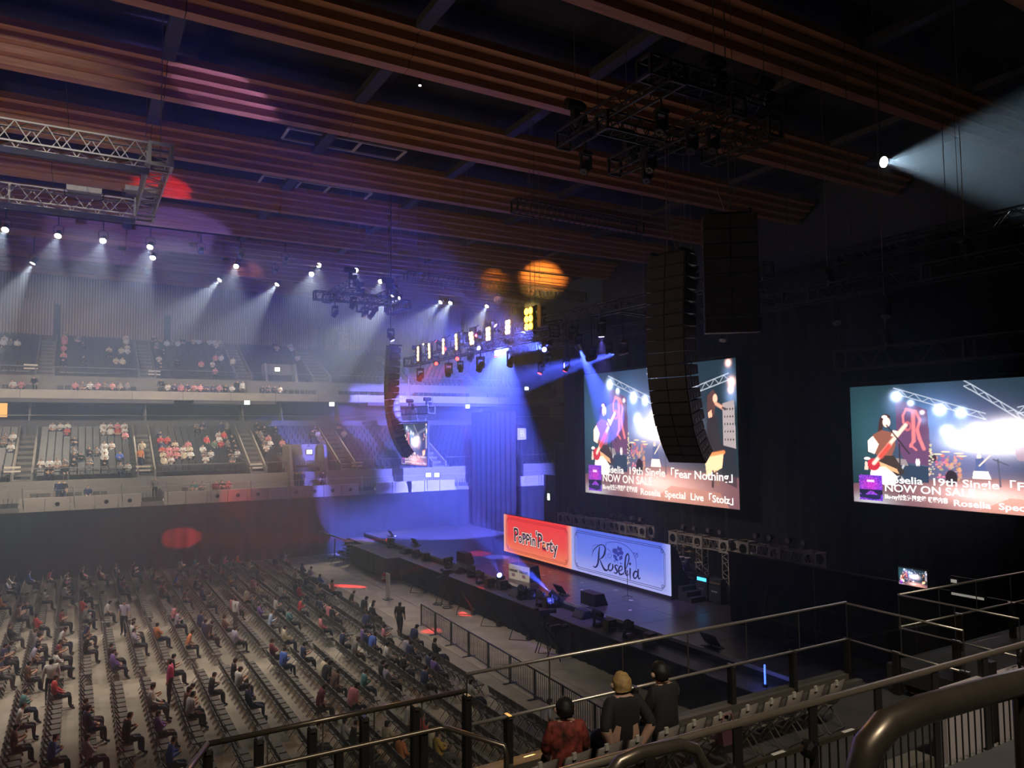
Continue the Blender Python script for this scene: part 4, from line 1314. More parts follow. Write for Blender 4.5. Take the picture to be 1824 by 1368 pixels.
# lamps painting the ceiling and fascia with colour
def accent(label, p, aim, col, key, pw, ang, blend=0.35):
    mover(p, aim, label, key, col, pw, ang, blend, s=0.8, lens_st=14, up=True)
accent('red moving head lighting a red patch on a timber beam', (19.6, 42.4, 15.55), atY(300, 343, 50.2), RED, 'red', 32000, 7)
accent('violet moving head lighting a streak on a timber beam', (19.6, 34.8, 15.55), atY(350, 124, 35.3), (0.4, 0.28, 1.0), 'violet', 70000, 9)
accent('red moving head lighting the far fascia panels', (19.6, 39.4, 15.55), Vector((11.6, 61, 5.2)), RED, 'red', 22000, 9)
accent('red moving head lighting the far lower seats', (19.6, 36.0, 15.55), Vector((8.8, 67, 8.5)), RED, 'red', 9000, 13)
accent('amber uplight beside the blinder row lighting the ceiling', (19.6, 31.9, 15.55), atZ(966, 497, 25.4), (1.0, 0.55, 0.12), 'amber', 420000, 8, 1.0)
accent('amber uplight at the far truss lighting the ceiling boards', (19.6, 44.2, 15.55), atZ(448, 482, 25.3), (1.0, 0.55, 0.18), 'amber', 90000, 7, 1.0)


accent('second amber uplight on the front truss lighting the ceiling beside the first patch', (19.6, 37.0, 15.55), atZ(880, 503, 25.3), (1.0, 0.5, 0.1), 'amber', 90000, 6, 1.0)
mover((22.12, 29.0, 14.85), (23.0, 29.5, SZ), 'violet wash moving head over the blue half of the stage', 'violet', (0.35, 0.2, 1.0), 5000, 44, 0.8, zhang=15.8, lens_st=6)
mover((22.12, 39.6, 14.85), (22.6, 37.5, SZ), 'red wash moving head over the red half of the stage', 'red', (1.0, 0.08, 0.1), 4000, 36, 0.8, zhang=15.8, lens_st=6)


# ---- big rigs that carry the line arrays
def speaker_rig(yc, sgn, z, labelw):
    def P(x, y, dz=0):
        return Vector((x, yc + sgn * y, z + dz))
    w = labelw
    L = [('outer black truss of the ' + w, P(15.6, -3.0, 0.5), P(15.6, 3.2, 0.5)), ('inner black truss of the ' + w, P(18.2, -3.0), P(18.2, 3.4)), ('cross truss nearest the wall of the ' + w, P(14.6, -2.6, 0.6), P(20.6, -2.6, 0.6)),
         ('cross truss in the middle of the ' + w, P(15.2, 0.3, 0.1), P(19.2, 0.3, 0.1)), ('stage-side stub truss of the ' + w, P(20.4, -2.6, -0.1), P(20.4, 0.6, -0.1))]
    for lb, a, b in L:
        truss('box_truss', lb, a, b, 0.6, m_trus_b, 7, 'trusses of the speaker rigs')
    for k, (x, y) in enumerate(((17.8, -2.4), (20.4, -2.2), (15.6, 2.4), (18.2, 2.6))):
        hoist(P(x, y, (1.5, 1.5, 1.42, 0.92)[k]), 27.6, 'black chain hoist on the ' + w + ', ' + ('by the wall', 'at the stub truss', 'at the outer truss', 'at the inner truss end')[k], 1.3)
    for k, (x, y, dx) in enumerate(((15.9, 2.2, -8), (17.9, 0.9, -8), (17.9, -1.2, -7), (18.5, 1.8, -6), (18.5, -1.6, -8), (15.9, -1.9, -8))):
        mover(P(x, y, -0.75), P(x + dx, y - 3, -14), 'unlit black lamp under the ' + w + ', ' + ORD[k] + ' from its outer end', zhang=z + (0.3 if x < 16 else -0.25))


speaker_rig(19.4, 1, 20.4, 'big near speaker rig')
speaker_rig(50.4, -1, 19.3, 'far speaker rig')

m_cab = M('speaker_cabinet', (0.055, 0.05, 0.047), 0.55, 0.2, noise=0.25, scale=6)
m_grill = M('speaker_grille', (0.09, 0.08, 0.07), 0.5, 0.35, noise=0.3, scale=40)


def line_array(base, yaw, n, label, w=1.3, hh=0.42, dp=0.75, a0=4, a1=-36, smalln=4, ztop=20.0, power=2.2):
    """curved column of cabinets; the front looks along local -X"""
    t = thing('line_array', label, 'loudspeaker', base, yaw)
    pos = Vector((0, 0, 0))
    front = MB().prism([(0, -hh / 2 + 0.012), (0, hh / 2 - 0.012), (dp, hh / 2 - 0.06), (dp, -hh / 2 + 0.06)], -w / 2, w / 2, 'XZ').mesh('cabinet', m_cab)
    gr = MB().box(-0.025, -w / 2 + 0.03, -hh / 2 + 0.03, 0, -0.02, hh / 2 - 0.03).mesh('grille', m_grill)
    gr2 = MB().box(-0.025, 0.02, -hh / 2 + 0.03, 0, w / 2 - 0.03, hh / 2 - 0.03).mesh('grille', m_grill)
    vent = MB()
    m_vent = M('vent_grey', (0.13, 0.12, 0.115), 0.5, 0.3)
    vm = [MB().box(0.12 + k * 0.17, s2 * (w / 2 + 0.006) - 0.006, -0.13, 0.24 + k * 0.17, s2 * (w / 2 + 0.006) + 0.006, 0.02).mesh('side_vent', m_vent) for k in range(3) for s2 in (-1, 1)]
    tick = MB().box(-0.03, -w / 2 + 0.1, -hh / 2 + 0.005, -0.01, -0.1, -hh / 2 + 0.02).mesh('seam', m_alu)
    for i in range(n):
        f = i / (n - 1)
        ang = math.radians(a0 + (a1 - a0) * f ** power)
        R_ = Matrix.Rotation(-ang, 3, 'Y')
        step = hh if i < n - smalln else hh * 0.86
        dn = R_ @ Vector((0, 0, -step))
        c = pos + dn / 2
        o = put('cabinet', front, t, c)
        o.rotation_euler = (0, -ang, 0)
        if i >= n - smalln:
            o.scale = (0.85, 0.96, 0.86)
        put('grille', gr, o); put('grille', gr2, o); [put('side_vent', v_, o) for v_ in vm]
        pos = pos + dn
    MB().box(-0.05, -w / 2 * 0.8, 0.02, dp + 0.1, -w / 2 * 0.8 + 0.08, 0.14).box(-0.05, w / 2 * 0.8 - 0.08, 0.02, dp + 0.1, w / 2 * 0.8, 0.14).box(dp * 0.4, -w / 2 * 0.8, 0.05, dp * 0.4 + 0.1, w / 2 * 0.8, 0.14).build('flying_frame', m_black, t)
    MB().tube((0.1, 0, 0.1), (0.1, 0, ztop - base[2]), 0.02).build('front_chain', m_chrome, t)
    MB().tube((dp, 0, 0.1), (dp, -0.3, 1.1), 0.018).tube((dp, 0, 0.1), (dp, 0.3, 1.1), 0.018).tube((dp, -0.3, 1.1), (dp, -0.3, ztop - base[2]), 0.012).tube((dp, 0.3, 1.1), (dp, 0.3, ztop - base[2]), 0.012).tube((dp, -0.3, 1.1), (dp, 0.3, 1.1), 0.018).build('bridle', m_chrome, t)
    return t


pb = atX(1186, 452, 17.4)
line_array((pb.x, pb.y, pb.z), math.radians(14), 18, 'tall curved black speaker column hanging before the large middle screen', 1.55, 0.43, ztop=20.3, a0=-5, a1=38)
pb = atX(1300, 380, 18.6)
line_array((pb.x, pb.y, pb.z), math.radians(50), 8, 'short straight black speaker column behind the tall one', 1.75, 0.5, ztop=27.6, a0=0, a1=0, smalln=0)
pb = atX(692, 618, 18.6)
line_array((pb.x, pb.y, pb.z), math.radians(-6), 18, 'tall curved speaker column on the far side beside the small distant screen', 1.2, 0.46, ztop=27.6, a0=-4, a1=38)
# thin hanging cables in the dark
for k, (x0, x1, y1, X_) in enumerate(((1507, 1522, 560, 27.0), (1680, 1688, 440, 27.4), (1700, 1712, 470, 28.6), (1391, 1404, 470, 25.0), (1065, 1065, 200, 16.0), (953, 953, 560, 20.0), (822, 826, 395, 21.0))):
    a = atX(x0, 40, X_); b = atX(x1, y1, X_)
    cable('hanging_cable', 'thin vertical cable in the dark ceiling, ' + ORD[k] + ' of seven', [Vector((b.x, b.y, 27.6)), b], 0.012, m_dkalu)
for k, (pa, pb_, pc) in enumerate((((1210, 470), (1232, 640), (1222, 800)), ((1215, 470), (1228, 600), (1216, 720)))):
    cable('hanging_cable', 'slack speaker cable behind the tall speaker column, ' + ('longer one' if k == 0 else 'shorter one'), [atX(*pa, 18.2), atX(*pb_, 18.2), atX(*pc, 18.2)], 0.02)

# hatch frames between the beams and one small lamp in the dark roof
for k, (a, b, w) in enumerate((((515, 228), (725, 268), 'nearer one'), ((470, 312), (655, 350), 'farther one'))):
    p = atZ(*a, 26.3); q = atZ(*b, 26.3)
    t = thing('roof_hatch', 'pale rectangular hatch frame between timber beams, ' + w, 'hatch', p, 0, 'hatch frames in the roof')
    d = Vector((q.x - p.x, 0, 0))
    for y in (0.0, 1.6):
        bar('side_bar', (0, y, 0), d + Vector((0, y, 0)), 0.12, 0.1, m_trus_w, t)
    for f in (0.0, 0.33, 0.6, 1.0):
        bar('cross_bar', d * f, d * f + Vector((0, 1.6, 0)), 0.12, 0.1, m_trus_w, t)
    for f in (0.02, 0.98):
        MB().tube(d * f, d * f + Vector((0, 0, 1.3)), 0.02).build('hanger', m_dkalu, t)
p = atZ(748, 152, 26.6)
t = thing('roof_lamp', 'tiny lit lamp in the dark roof between timber beams', 'lamp', p)
MB().lathe((0, 0, 0), [(0.09, 0.3), (0.1, 0.0), (0.09, 0.0)], 10).build('can', m_black, t); MB().lathe((0, 0, 0), [(0.07, 0.0), (0.07, -0.02)], 10).build('bulb', EM('tiny_bulb', (1.0, 0.95, 0.85), 8), t)
MB().tube((0, 0, 0.3), (0, 0, 27.6 - p.z), 0.015).build('rod', m_black, t)
# ================================================================== things on and before the stage
def quad_prism(mb, bottom, top, mi=0):
    """8-corner block from two 4-point rings"""
    return mb.add(list(bottom) + list(top), [(0, 3, 2, 1), (4, 5, 6, 7), (0, 1, 5, 4), (1, 2, 6, 5), (2, 3, 7, 6), (3, 0, 4, 7)], mi)


# announcer's desk
dp_ = Vector((21.0, 35.3, SZ))
t = thing('announcer_desk', 'white-fronted slanted announcer desk with lettering near the stage edge', 'desk', dp_)
m_deskw = M('desk_front', (0.75, 0.72, 0.66), 0.5, noise=0.05)
quad_prism(MB(), [(0, 1.0, 0), (0.28, -0.75, 0), (1.0, -0.75, 0), (0.7, 1.0, 0)], [(0, 1.0, 0.8), (0.28, -0.75, 0.8), (0.85, -0.75, 0.86), (0.6, 1.0, 0.86)]).build('body', m_blackp, t)
fa_ = Vector((0, 1.0, 0)); fb_ = Vector((0.13, 0.2, 0)); fc_ = Vector((0.28, -0.75, 0))
for nm, a, b in (('side_front', fa_, fb_), ('main_front', fb_, fc_)):
    n_ = (b - a).cross(Vector((0, 0, 1))).normalized()
    n_ = n_ if n_.x < 0 else -n_
    o_ = n_ * 0.02
    quad_prism(MB(), [a + o_, b + o_, b, a], [p + Vector((0, 0, 0.8)) for p in (a + o_, b + o_, b, a)]).build(nm, m_deskw, t)
    mid = (a + b) / 2 + n_ * 0.03
    xa = (b - a).normalized()
    Rm = Matrix((xa, Vector((0, 0, 1)), n_)).transposed().to_4x4()
    for body, z_, s_, mt in (('- - - -', 0.64, 0.09, M('desk_ink_grey', (0.35, 0.33, 0.3), 0.6)), ('DREAMS', 0.47, 0.2, M('desk_ink', (0.06, 0.05, 0.06), 0.6)), ('||||||', 0.26, 0.18, M('desk_ink_violet', (0.4, 0.12, 0.4), 0.6))):
        o = put('lettering', text_mesh(body, s_, mt, 0.004, 'CENTER', 0.001), t)
        o.matrix_basis = Matrix.Translation(mid + Vector((0, 0, z_))) @ Rm
MB().path([(0.1, 0.95, 0.82), (0.1, 0.95, 1.15), (0.16, 0.2, 1.15), (0.16, 0.2, 0.82)], 0.015, 5).build('top_rail', m_chrome, t)


def wedge(p, rz, label, w=0.7, d=0.6, h=0.45):
    t = thing('stage_monitor', label, 'loudspeaker', p, rz, 'wedge boxes on the stage')
    quad_prism(MB(), [(-d / 2, -w / 2, 0), (d / 2, -w / 2, 0), (d / 2, w / 2, 0), (-d / 2, w / 2, 0)], [(-d / 2, -w / 2, h), (d / 2 - 0.22, -w / 2, h), (d / 2 - 0.22, w / 2, h), (-d / 2, w / 2, h)]).build('cabinet', m_blackp, t)
    quad_prism(MB(), [(d / 2 - 0.01, -w / 2 + 0.04, 0.04), (d / 2 + 0.012, -w / 2 + 0.04, 0.05), (d / 2 + 0.012, w / 2 - 0.04, 0.05), (d / 2 - 0.01, w / 2 - 0.04, 0.04)],
               [(d / 2 - 0.215, -w / 2 + 0.04, h - 0.03), (d / 2 - 0.195, -w / 2 + 0.04, h - 0.02), (d / 2 - 0.195, w / 2 - 0.04, h - 0.02), (d / 2 - 0.215, w / 2 - 0.04, h - 0.03)]).build('grille', m_grill, t)
    MB().box(-0.06, w / 2, h * 0.55, 0.06, w / 2 + 0.012, h * 0.7).build('handle', m_black, t)
    return t


wedge((21.3, 28.8, SZ), 0, 'black wedge monitor on stage before the mic stand', 1.15, 0.75, 0.55)
wedge((21.3, 42.3, SZ), 0, 'black wedge monitor standing in the red light pool', 1.1, 0.7, 0.6)


def prompter(p, rz, label):
    t = thing('prompter_screen', label, 'monitor', p, rz, 'tilted prompter screens')
    R_ = Matrix.Rotation(math.radians(-35), 3, 'Y')
    MB().cbox((0, 0, 0.3), 0.06, 0.75, 0.48, rot=R_).build('screen', m_blackp, t)
    MB().box(-0.1, -0.4, 0, 0.35, 0.4, 0.03).build('base_plate', m_dkalu, t)
    MB().tube((0.05, 0, 0.03), (0.02, 0, 0.3), 0.025).build('post', m_black, t)
    MB().box(0.12, -0.28, 0.03, 0.34, 0.28, 0.09).build('control_box', m_trus_w, t)


prompter((20.95, 31.2, SZ), 0, 'tilted prompter screen on stage beside the announcer desk')
prompter((20.75, 20.8, SZ), 0, 'tilted prompter screen on the dark near end of the stage')
prompter((21.2, 50.2, SZ), 0, 'tilted prompter screen toward the far end of the stage')
prompter((21.4, 55.4, SZ), 0, 'tilted prompter screen at the far corner of the stage')
# mic stand
t = thing('mic_stand', 'thin microphone stand before the blue lettered fascia', 'mic stand', (23.4, 28.9, SZ))
for k in range(3):
    a = k * 2.094
    MB().tube((0, 0, 0.12), (0.3 * math.cos(a), 0.3 * math.sin(a), 0.01), 0.012).build('leg', m_dkalu, t)
MB().tube((0, 0, 0.08), (0, 0, 1.2), 0.014).build('pole', m_dkalu, t)
MB().tube((0.0, 0.0, 1.2), (-0.15, 0.35, 1.05), 0.011).build('boom', m_dkalu, t)
MB().lathe((0, 0, 1.2), [(0.02, 0), (0.025, 0.06), (0.03, 0.1), (0.018, 0.14)], 8).build('microphone', m_black, t)
# set list sheets and spike marks
for k, (x, y) in enumerate(((23.2, 28.4), (22.6, 31.6), (23.6, 33.0), (22.2, 30.0), (24.0, 30.6), (21.9, 26.9), (23.0, 35.9), (23.7, 38.2), (22.6, 39.6), (23.9, 36.6))):
    o = MB().box(-0.07, -0.11, 0, 0.07, 0.11, 0.006).build('spike_mark', M('tape_white', (0.7, 0.7, 0.72), 0.5))
    o.location = (x, y, SZ + 0.0); o.rotation_euler = (0, 0, RND.uniform(0, 3))
    tag(o, 'small pale tape mark on the stage floor, ' + ORD[k] + ' counted from the mic stand', 'tape', 'tape marks on the stage floor')

# pale goalpost trusses behind the fascia
def hub(t, c, s_):
    for dx in (-s_ * 0.5, s_ * 0.5):
        mb = MB(); o_ = []; i_ = []
        for k in range(16):
            a = k * math.pi / 8 + math.pi / 8
            ca, sa = math.cos(a), math.sin(a)
            m_ = max(abs(ca), abs(sa))
            o_.append((dx, ca / m_ * s_ / 2, sa / m_ * s_ / 2)); i_.append((dx, ca * s_ * 0.36, sa * s_ * 0.36))
        d2 = 0.03
        vs = o_ + i_ + [(x + d2, y, z) for x, y, z in o_] + [(x + d2, y, z) for x, y, z in i_]
        fs = []
        for k in range(16):
            n = (k + 1) % 16
            fs += [(k, n, 16 + n, 16 + k), (32 + k, 48 + k, 48 + n, 32 + n), (k, 32 + k, 32 + n, n), (16 + k, 16 + n, 48 + n, 48 + k)]
        mb.add(vs, fs)
        o = mb.build('hub_plate', m_trus_w, t); o.location = c
    for dy in (-s_ / 2, s_ / 2):
        for dz in (-s_ / 2, s_ / 2):
            bar('hub_edge', Vector(c) + Vector((-s_ / 2, dy, dz)), Vector(c) + Vector((s_ / 2, dy, dz)), 0.06, 0.06, m_trus_w, t)


UN = [('behind the red lettered half', 27.2, [(1005, 921), (1033, 928), (1061, 934)]), ('behind the blue lettered half', 27.2, [(1082, 934), (1116, 941), (1151, 948)]),
      ('beside the drum kit and amplifiers', 27.2, [(1206, 956), (1250, 964), (1297, 975)]), ('above the low masking drape', 25.6, [(1332, 977), (1388, 986), (1450, 997)])]
for w, X_, hs in UN:
    P_ = [atX(px, py, X_) for px, py in hs]
    zt = sum(p.z for p in P_) / 3
    base = Vector((X_, P_[0].y, SZ))
    t = thing('goalpost_truss', 'pale goalpost truss with square hub plates ' + w, 'truss', base, 0, 'pale goalpost trusses')
    s_ = 0.62
    L_ = [Vector((0, p.y - base.y, zt - SZ)) for p in P_]
    for i, c in enumerate(L_):
        hub(t, c, s_)
        if i:
            truss_parts(t, L_[i - 1] + Vector((0, -s_ / 2, 0)), c + Vector((0, s_ / 2, 0)), 0.5, m_trus_w, 3, 0.026)
        if not (w.startswith('above') and i == 1):
            for dx in (-0.2, 0.2):
                lg = MB()
                h_ = zt - SZ - s_ / 2
                for dy in (-0.2, 0.2):
                    lg.tube((dx, c.y + dy, 0), (dx, c.y + dy, h_), 0.024, n=5)
                for k in range(6):
                    lg.tube((dx, c.y - 0.2, h_ * k / 6), (dx, c.y + 0.2, h_ * (k + (.5 if k % 2 else 1)) / 6), 0.014, n=4); lg.tube((dx, c.y + 0.2, h_ * (k + .5) / 6), (dx, c.y - 0.2, h_ * (k + 1) / 6), 0.014, n=4)
                lg.build('leg', m_trus_w, t)
    for i in range(2):
        for f in (0.3, 0.75):
            c = L_[i].lerp(L_[i + 1], f) + Vector((0, 0, 0.62))
            pc = MB().lathe((0, 0, 0), [(0.07, 0.16), (0.12, 0.1), (0.13, -0.12), (0.11, -0.12)], 10, 'X').build('par_can', m_black, t); pc.location = c
            put('par_lens', MB().lathe((0, 0, 0), [(0.11, -0.115), (0.11, -0.125)], 10, 'X').mesh('par_lens', m_lens_off), pc)
            bar('par_post', c + Vector((0, 0, -0.35)), c, 0.03, 0.03, m_black, t)

# drum kit on a riser
dk = Vector((27.0, 28.6, SZ))
rs_ = MB().box(-1.2, -1.1, 0, 1.2, 1.3, 0.75).build('drum_riser', m_blackp); rs_.location = dk
tag(rs_, 'black drum riser behind the end of the lettered fascia', 'riser')
t = thing('drum_kit', 'chrome and dark drum kit with cymbals beside the lettered fascia', 'drum kit', dk + Vector((0, 0, 0.75)))
m_shell = M('drum_shell', (0.10, 0.08, 0.2), 0.25, 0.3); m_skin_ = M('drum_skin', (0.75, 0.72, 0.7), 0.5); m_cym = M('cymbal_brass', (0.75, 0.6, 0.35), 0.25, 1.0)
b = MB().lathe((-0.2, 0, 0.3), [(0.29, -0.2), (0.3, 0.2)], 18, 'X').build('bass_drum', m_shell, t); MB().lathe((-0.2, 0, 0.3), [(0.27, -0.215), (0.27, -0.2)], 18, 'X').build('head', m_skin_, b)
for x, y, z, r, h in ((-0.1, 0.25, 0.72, 0.15, 0.2), (-0.1, -0.22, 0.72, 0.16, 0.22), (0.35, -0.5, 0.35, 0.2, 0.35), (0.35, 0.45, 0.5, 0.18, 0.13)):
    d_ = MB().lathe((x, y, z), [(r, 0), (r, h)], 14).build('drum', m_shell, t); MB().lathe((x, y, z + h), [(r + 0.01, -0.01), (r + 0.01, 0.012)], 14).build('head', m_skin_, d_)
for x, y, z, r in ((-0.25, 0.55, 1.25, 0.26), (-0.25, -0.5, 1.3, 0.27), (0.1, -0.8, 1.1, 0.3), (0.3, 0.8, 0.95, 0.2), (-0.1, 0.05, 1.45, 0.22)):
    c_ = MB().lathe((x, y, z), [(r, 0.0), (r * 0.4, 0.03), (0.05, 0.05), (0.02, 0.07)], 16).build('cymbal', m_cym, t)
    MB().tube((x + 0.12, y, 0), (x, y, z), 0.012).build('stand', m_chrome, c_)
MB().lathe((0.75, 0, 0), [(0.2, 0.42), (0.2, 0.5)], 12).tube((0.75, 0, 0), (0.75, 0, 0.42), 0.03).build('stool', m_blackp, t)

# amplifier stacks
for k, (y, w) in enumerate(((27.5, 'nearest the drum kit'), (26.65, 'in the middle with a glowing blue display'), (25.8, 'nearest the black drape'))):
    t = thing('amplifier_stack', 'black amplifier stack, ' + w, 'amplifier', (26.3, y, SZ), 0, 'amplifier stacks')
    cab = MB().box(-0.2, -0.38, 0.05, 0.2, 0.38, 0.82).build('cabinet', m_blackp, t); MB().box(-0.215, -0.34, 0.1, -0.2, 0.34, 0.78).build('grille_cloth', M('grille_cloth', (0.02, 0.022, 0.05), 0.9), cab)
    hd = MB().box(-0.17, -0.38, 0.84, 0.17, 0.38, 1.14).build('head', m_blackp, t)
    if k == 1:
        MB().box(-0.185, -0.3, 0.9, -0.17, 0.3, 1.06).build('display', EM('amp_display', (0.05, 0.4, 1.0), 3.0), hd)
    else:
        MB().box(-0.182, -0.34, 0.9, -0.17, 0.34, 0.97).build('control_strip', M('amp_gold', (0.3, 0.22, 0.1), 0.4, 0.6), hd)
    if k == 1:
        badge_ = '~ ~ ~'
    else:
        badge_ = 'Marshall'
    o = put('badge', text_mesh(badge_, 0.11, M('badge_white', (0.7, 0.7, 0.75), 0.4), 0.004, 'CENTER', 0.001), cab)
    o.matrix_basis = Matrix.Translation((-0.22, 0, 0.55)) @ R_SCREEN.to_4x4()
    MB().box(-0.2, -0.4, 0, 0.2, -0.36, 0.05).build('foot', m_black, t); MB().box(-0.2, 0.36, 0, 0.2, 0.4, 0.05).build('foot', m_black, t)

# black step unit at the end of the fascia
t = thing('stage_steps', 'black wooden steps behind the near end of the lettered fascia', 'steps', (25.2, 26.6, SZ))
for k in range(3):
    MB().box(0.0, -0.2 + k * 0.3, 0, 1.1, 0.1 + k * 0.3, 0.22 * (k + 1)).build('step', m_blackp, t)
# light stand before the drape
t = thing('lighting_stand', 'dark leaning light stand on wheels before the masking drape', 'stand', (23.6, 20.9, SZ))
MB().tube((0, 0, 0.1), (0.05, -0.35, 2.0), 0.03).build('pole', m_dkalu, t); MB().tube((0.1, 0.1, 0.1), (0.14, -0.25, 1.9), 0.03).build('pole', m_dkalu, t)
MB().box(-0.3, -0.35, 0.05, 0.3, 0.25, 0.12).build('base', m_dkalu, t)
for a, b in ((-.28, -.3), (.28, -.3), (-.28, .2), (.28, .2)):
    MB().lathe((a, b, 0.04), [(0.04, -0.02), (0.04, 0.02)], 8, 'X').build('wheel', m_chrome, t)

# ------------------------------------------------------------------ row of gear on the lip
def small_speaker(p, label, w=0.42, d=0.42, h=0.5):
    t = thing('front_fill_speaker', label, 'loudspeaker', p, 0, 'small speakers on the stage lip')
    MB().box(-d / 2, -w / 2, 0, d / 2, w / 2, h).build('cabinet', m_blackp, t)
    MB().box(-d / 2 - 0.015, -w / 2 + 0.03, 0.03, -d / 2, w / 2 - 0.03, h - 0.03).build('grille', m_grill, t)
    for z in (0.15, 0.35):
        MB().box(-0.12, -w / 2 - 0.012, z * h / 0.5, 0.12, -w / 2, z * h / 0.5 + 0.06).build('side_port', MATS['vent_grey'], t)


Lp = lambda px, py: atZ(px, py, LZ)
for k, (px, py, w) in enumerate(((872, 1046, 'in the blue light, farther one of the pair'), (895, 1050, 'in the blue light, nearer one of the pair'), (948, 1066, 'in mid lip beside a dark moving head'), (976, 1082, 'beside the bright blue moving head'), (1086, 1124, 'between two dark moving heads'), (1158, 1150, 'at the near end of the lip'), (783, 996, 'toward the far end of the lip'), (762, 990, 'at the far end of the lip'))):
    p = Lp(px, py); p.x = min(max(p.x, LX + 0.35), SX - 0.3); small_speaker(p, 'small black speaker on the stage lip ' + w)
for k, (px, py, key, col, pw, aim, ang, w) in enumerate((
        (892, 1040, 'blue', BLUE, 6000, atX(870, 980, 18.6), 14, 'farther lit blue one'), (989, 1074, 'blue', BLUE, 130000, atX(780, 880, 17.0), 15, 'bright blue one throwing a strong beam'),
        (1066, 1108, 'blue', BLUE, 9000, atX(930, 1050, 20.0), 8, 'blue one aimed along the lip'), (815, 1003, 'red', RED, 26000, atZ(640, 1040, 0.2), 7, 'red one throwing a beam at the floor'), (703, 967, 'red', RED, 80000, atY(325, 958, 60.9), 6, 'far red one aimed at the long curtain'))):
    p = Lp(px, py + 8); p.x = min(max(p.x, LX + 0.3), SX - 0.25); p.z = LZ + 0.56
    mover(p, aim, 'moving head on the stage lip, ' + w, key, col, pw, ang, 0.25, up=True, lens_st=30, group='moving heads on the stage lip')
for k, (px, py, w) in enumerate(((963, 1072, 'dark one next to the bright blue light'), (1120, 1128, 'dark one showing its round cells near the lip end'), (930, 1060, 'dark one below the announcer desk'), (855, 1032, 'dark one in the violet light'), (840, 1020, 'dark one left of the violet light'))):
    p = Lp(px, py + 8); p.x = min(max(p.x, LX + 0.35), SX - 0.3); p.z = LZ + 0.56
    mover(p, p + Vector((-3, -3, 1.2)), 'moving head on the stage lip, ' + w, up=True, group='moving heads on the stage lip')
for k, (px, py, w) in enumerate(((920, 1062, 'below the announcer desk'), (1035, 1100, 'in mid lip'), (825, 1018, 'in the violet light'), (740, 984, 'toward the far end'))):
    p = Lp(px, py); p.x = min(max(p.x, LX + 0.4), SX - 0.35)
    wedge(p, math.pi, 'low black wedge on the stage lip ' + w, 0.8, 0.5, 0.35)
t = thing('tape_box', 'small box outlined in pale green tape on the stage edge', 'box', (SX + 0.14, 28.7, SZ))
MB().box(-0.1, -0.3, 0, 0.1, 0.3, 0.02).build('plate', m_blackp, t)
for a in ((-0.1, -0.3, 0.1, -0.26), (-0.1, 0.26, 0.1, 0.3), (-0.1, -0.3, -0.06, 0.3), (0.06, -0.3, 0.1, 0.3)):
    MB().box(a[0], a[1], 0.02, a[2], a[3], 0.026).build('tape', M('tape_green', (0.45, 0.75, 0.62), 0.5), t)
# blue LED tube on the near lip
t = thing('led_tube', 'short glowing blue light tube on the near stage floor', 'stage light', atZ(1363, 1224, LZ))
MB().box(-0.06, -0.06, 0.0, 0.06, 0.06, 0.1).build('base', m_black, t)
MB().lathe((0, 0, 0.1), [(0.03, 0), (0.03, 0.62), (0.01, 0.64)], 8).build('tube', EM('led_tube_glow', (0.05, 0.12, 1.0), 4), t)
light('led_tube_light', 'POINT', atZ(1363, 1224, LZ) + Vector((-0.1, 0, 0.5)), BLUE, 8, size=0.1)

# ------------------------------------------------------------------ floor before the stage
for k, (px, py, w) in enumerate(((757, 1054, 'farthest one before the subwoofers'), (808, 1074, 'beside the tall camera tripod'), (845, 1092, 'third from the far end'), (886, 1113, 'in the middle'), (932, 1138, 'second from the near end'), (985, 1162, 'nearest one before the tripods'))):
    p = atZ(px, py, 0)
    p.x = min(p.x, LX - 0.55)
    t = thing('confetti_cannon', 'black confetti tube tilted on a frame before the stage skirt, ' + w, 'cannon', p, 0, 'confetti tubes before the stage')
    MB().tube((0.25, -0.3, 0.3), (-0.3, 0.25, 1.35), 0.06, n=8).build('barrel', m_black, t)
    MB().tube((-0.14, 0.1, 1.05), (-0.5, 0.2, 0.02), 0.02).build('prop_leg', m_dkalu, t)
    MB().tube((-0.5, 0.2, 0.02), (0.2, -0.5, 0.02), 0.02).build('base_bar', m_dkalu, t)
    MB().tube((0.2, -0.5, 0.02), (0.25, -0.3, 0.3), 0.02).build('strut', m_dkalu, t)
    MB().cbox((0.3, -0.3, 0.15), 0.2, 0.25, 0.28).build('gas_box', m_black, t)


def camera_tripod(p, label, h=1.6, s_=1.0):
    t = thing('camera_tripod', label, 'camera', p)
    for k in range(3):
        a = k * 2.094 + 0.4
        MB().tube((0, 0, h * 0.85), (0.42 * math.cos(a), 0.42 * math.sin(a), 0.02), 0.024).build('leg', m_black, t)
    MB().tube((0, 0, h * 0.7), (0, 0, h), 0.035).build('column', m_black, t)
    MB().lathe((0, 0, h), [(0.08, 0), (0.1, 0.06), (0.05, 0.1)], 10).build('fluid_head', m_black, t)
    c = MB().box(-0.3, -0.1, h + 0.1, 0.25, 0.1, h + 0.34).build('camera_body', m_black, t)
    MB().lathe((0.25, 0, h + 0.22), [(0.09, 0), (0.09, 0.28), (0.12, 0.34), (0.1, 0.34)], 12, 'X').build('lens', m_black, c)
    MB().box(-0.35, 0.12, h + 0.25, -0.2, 0.3, h + 0.4).build('viewfinder', m_black, c)
    MB().tube((-0.1, 0.1, h + 0.05), (-0.6, 0.25, h - 0.1), 0.015).build('pan_handle', m_black, t)


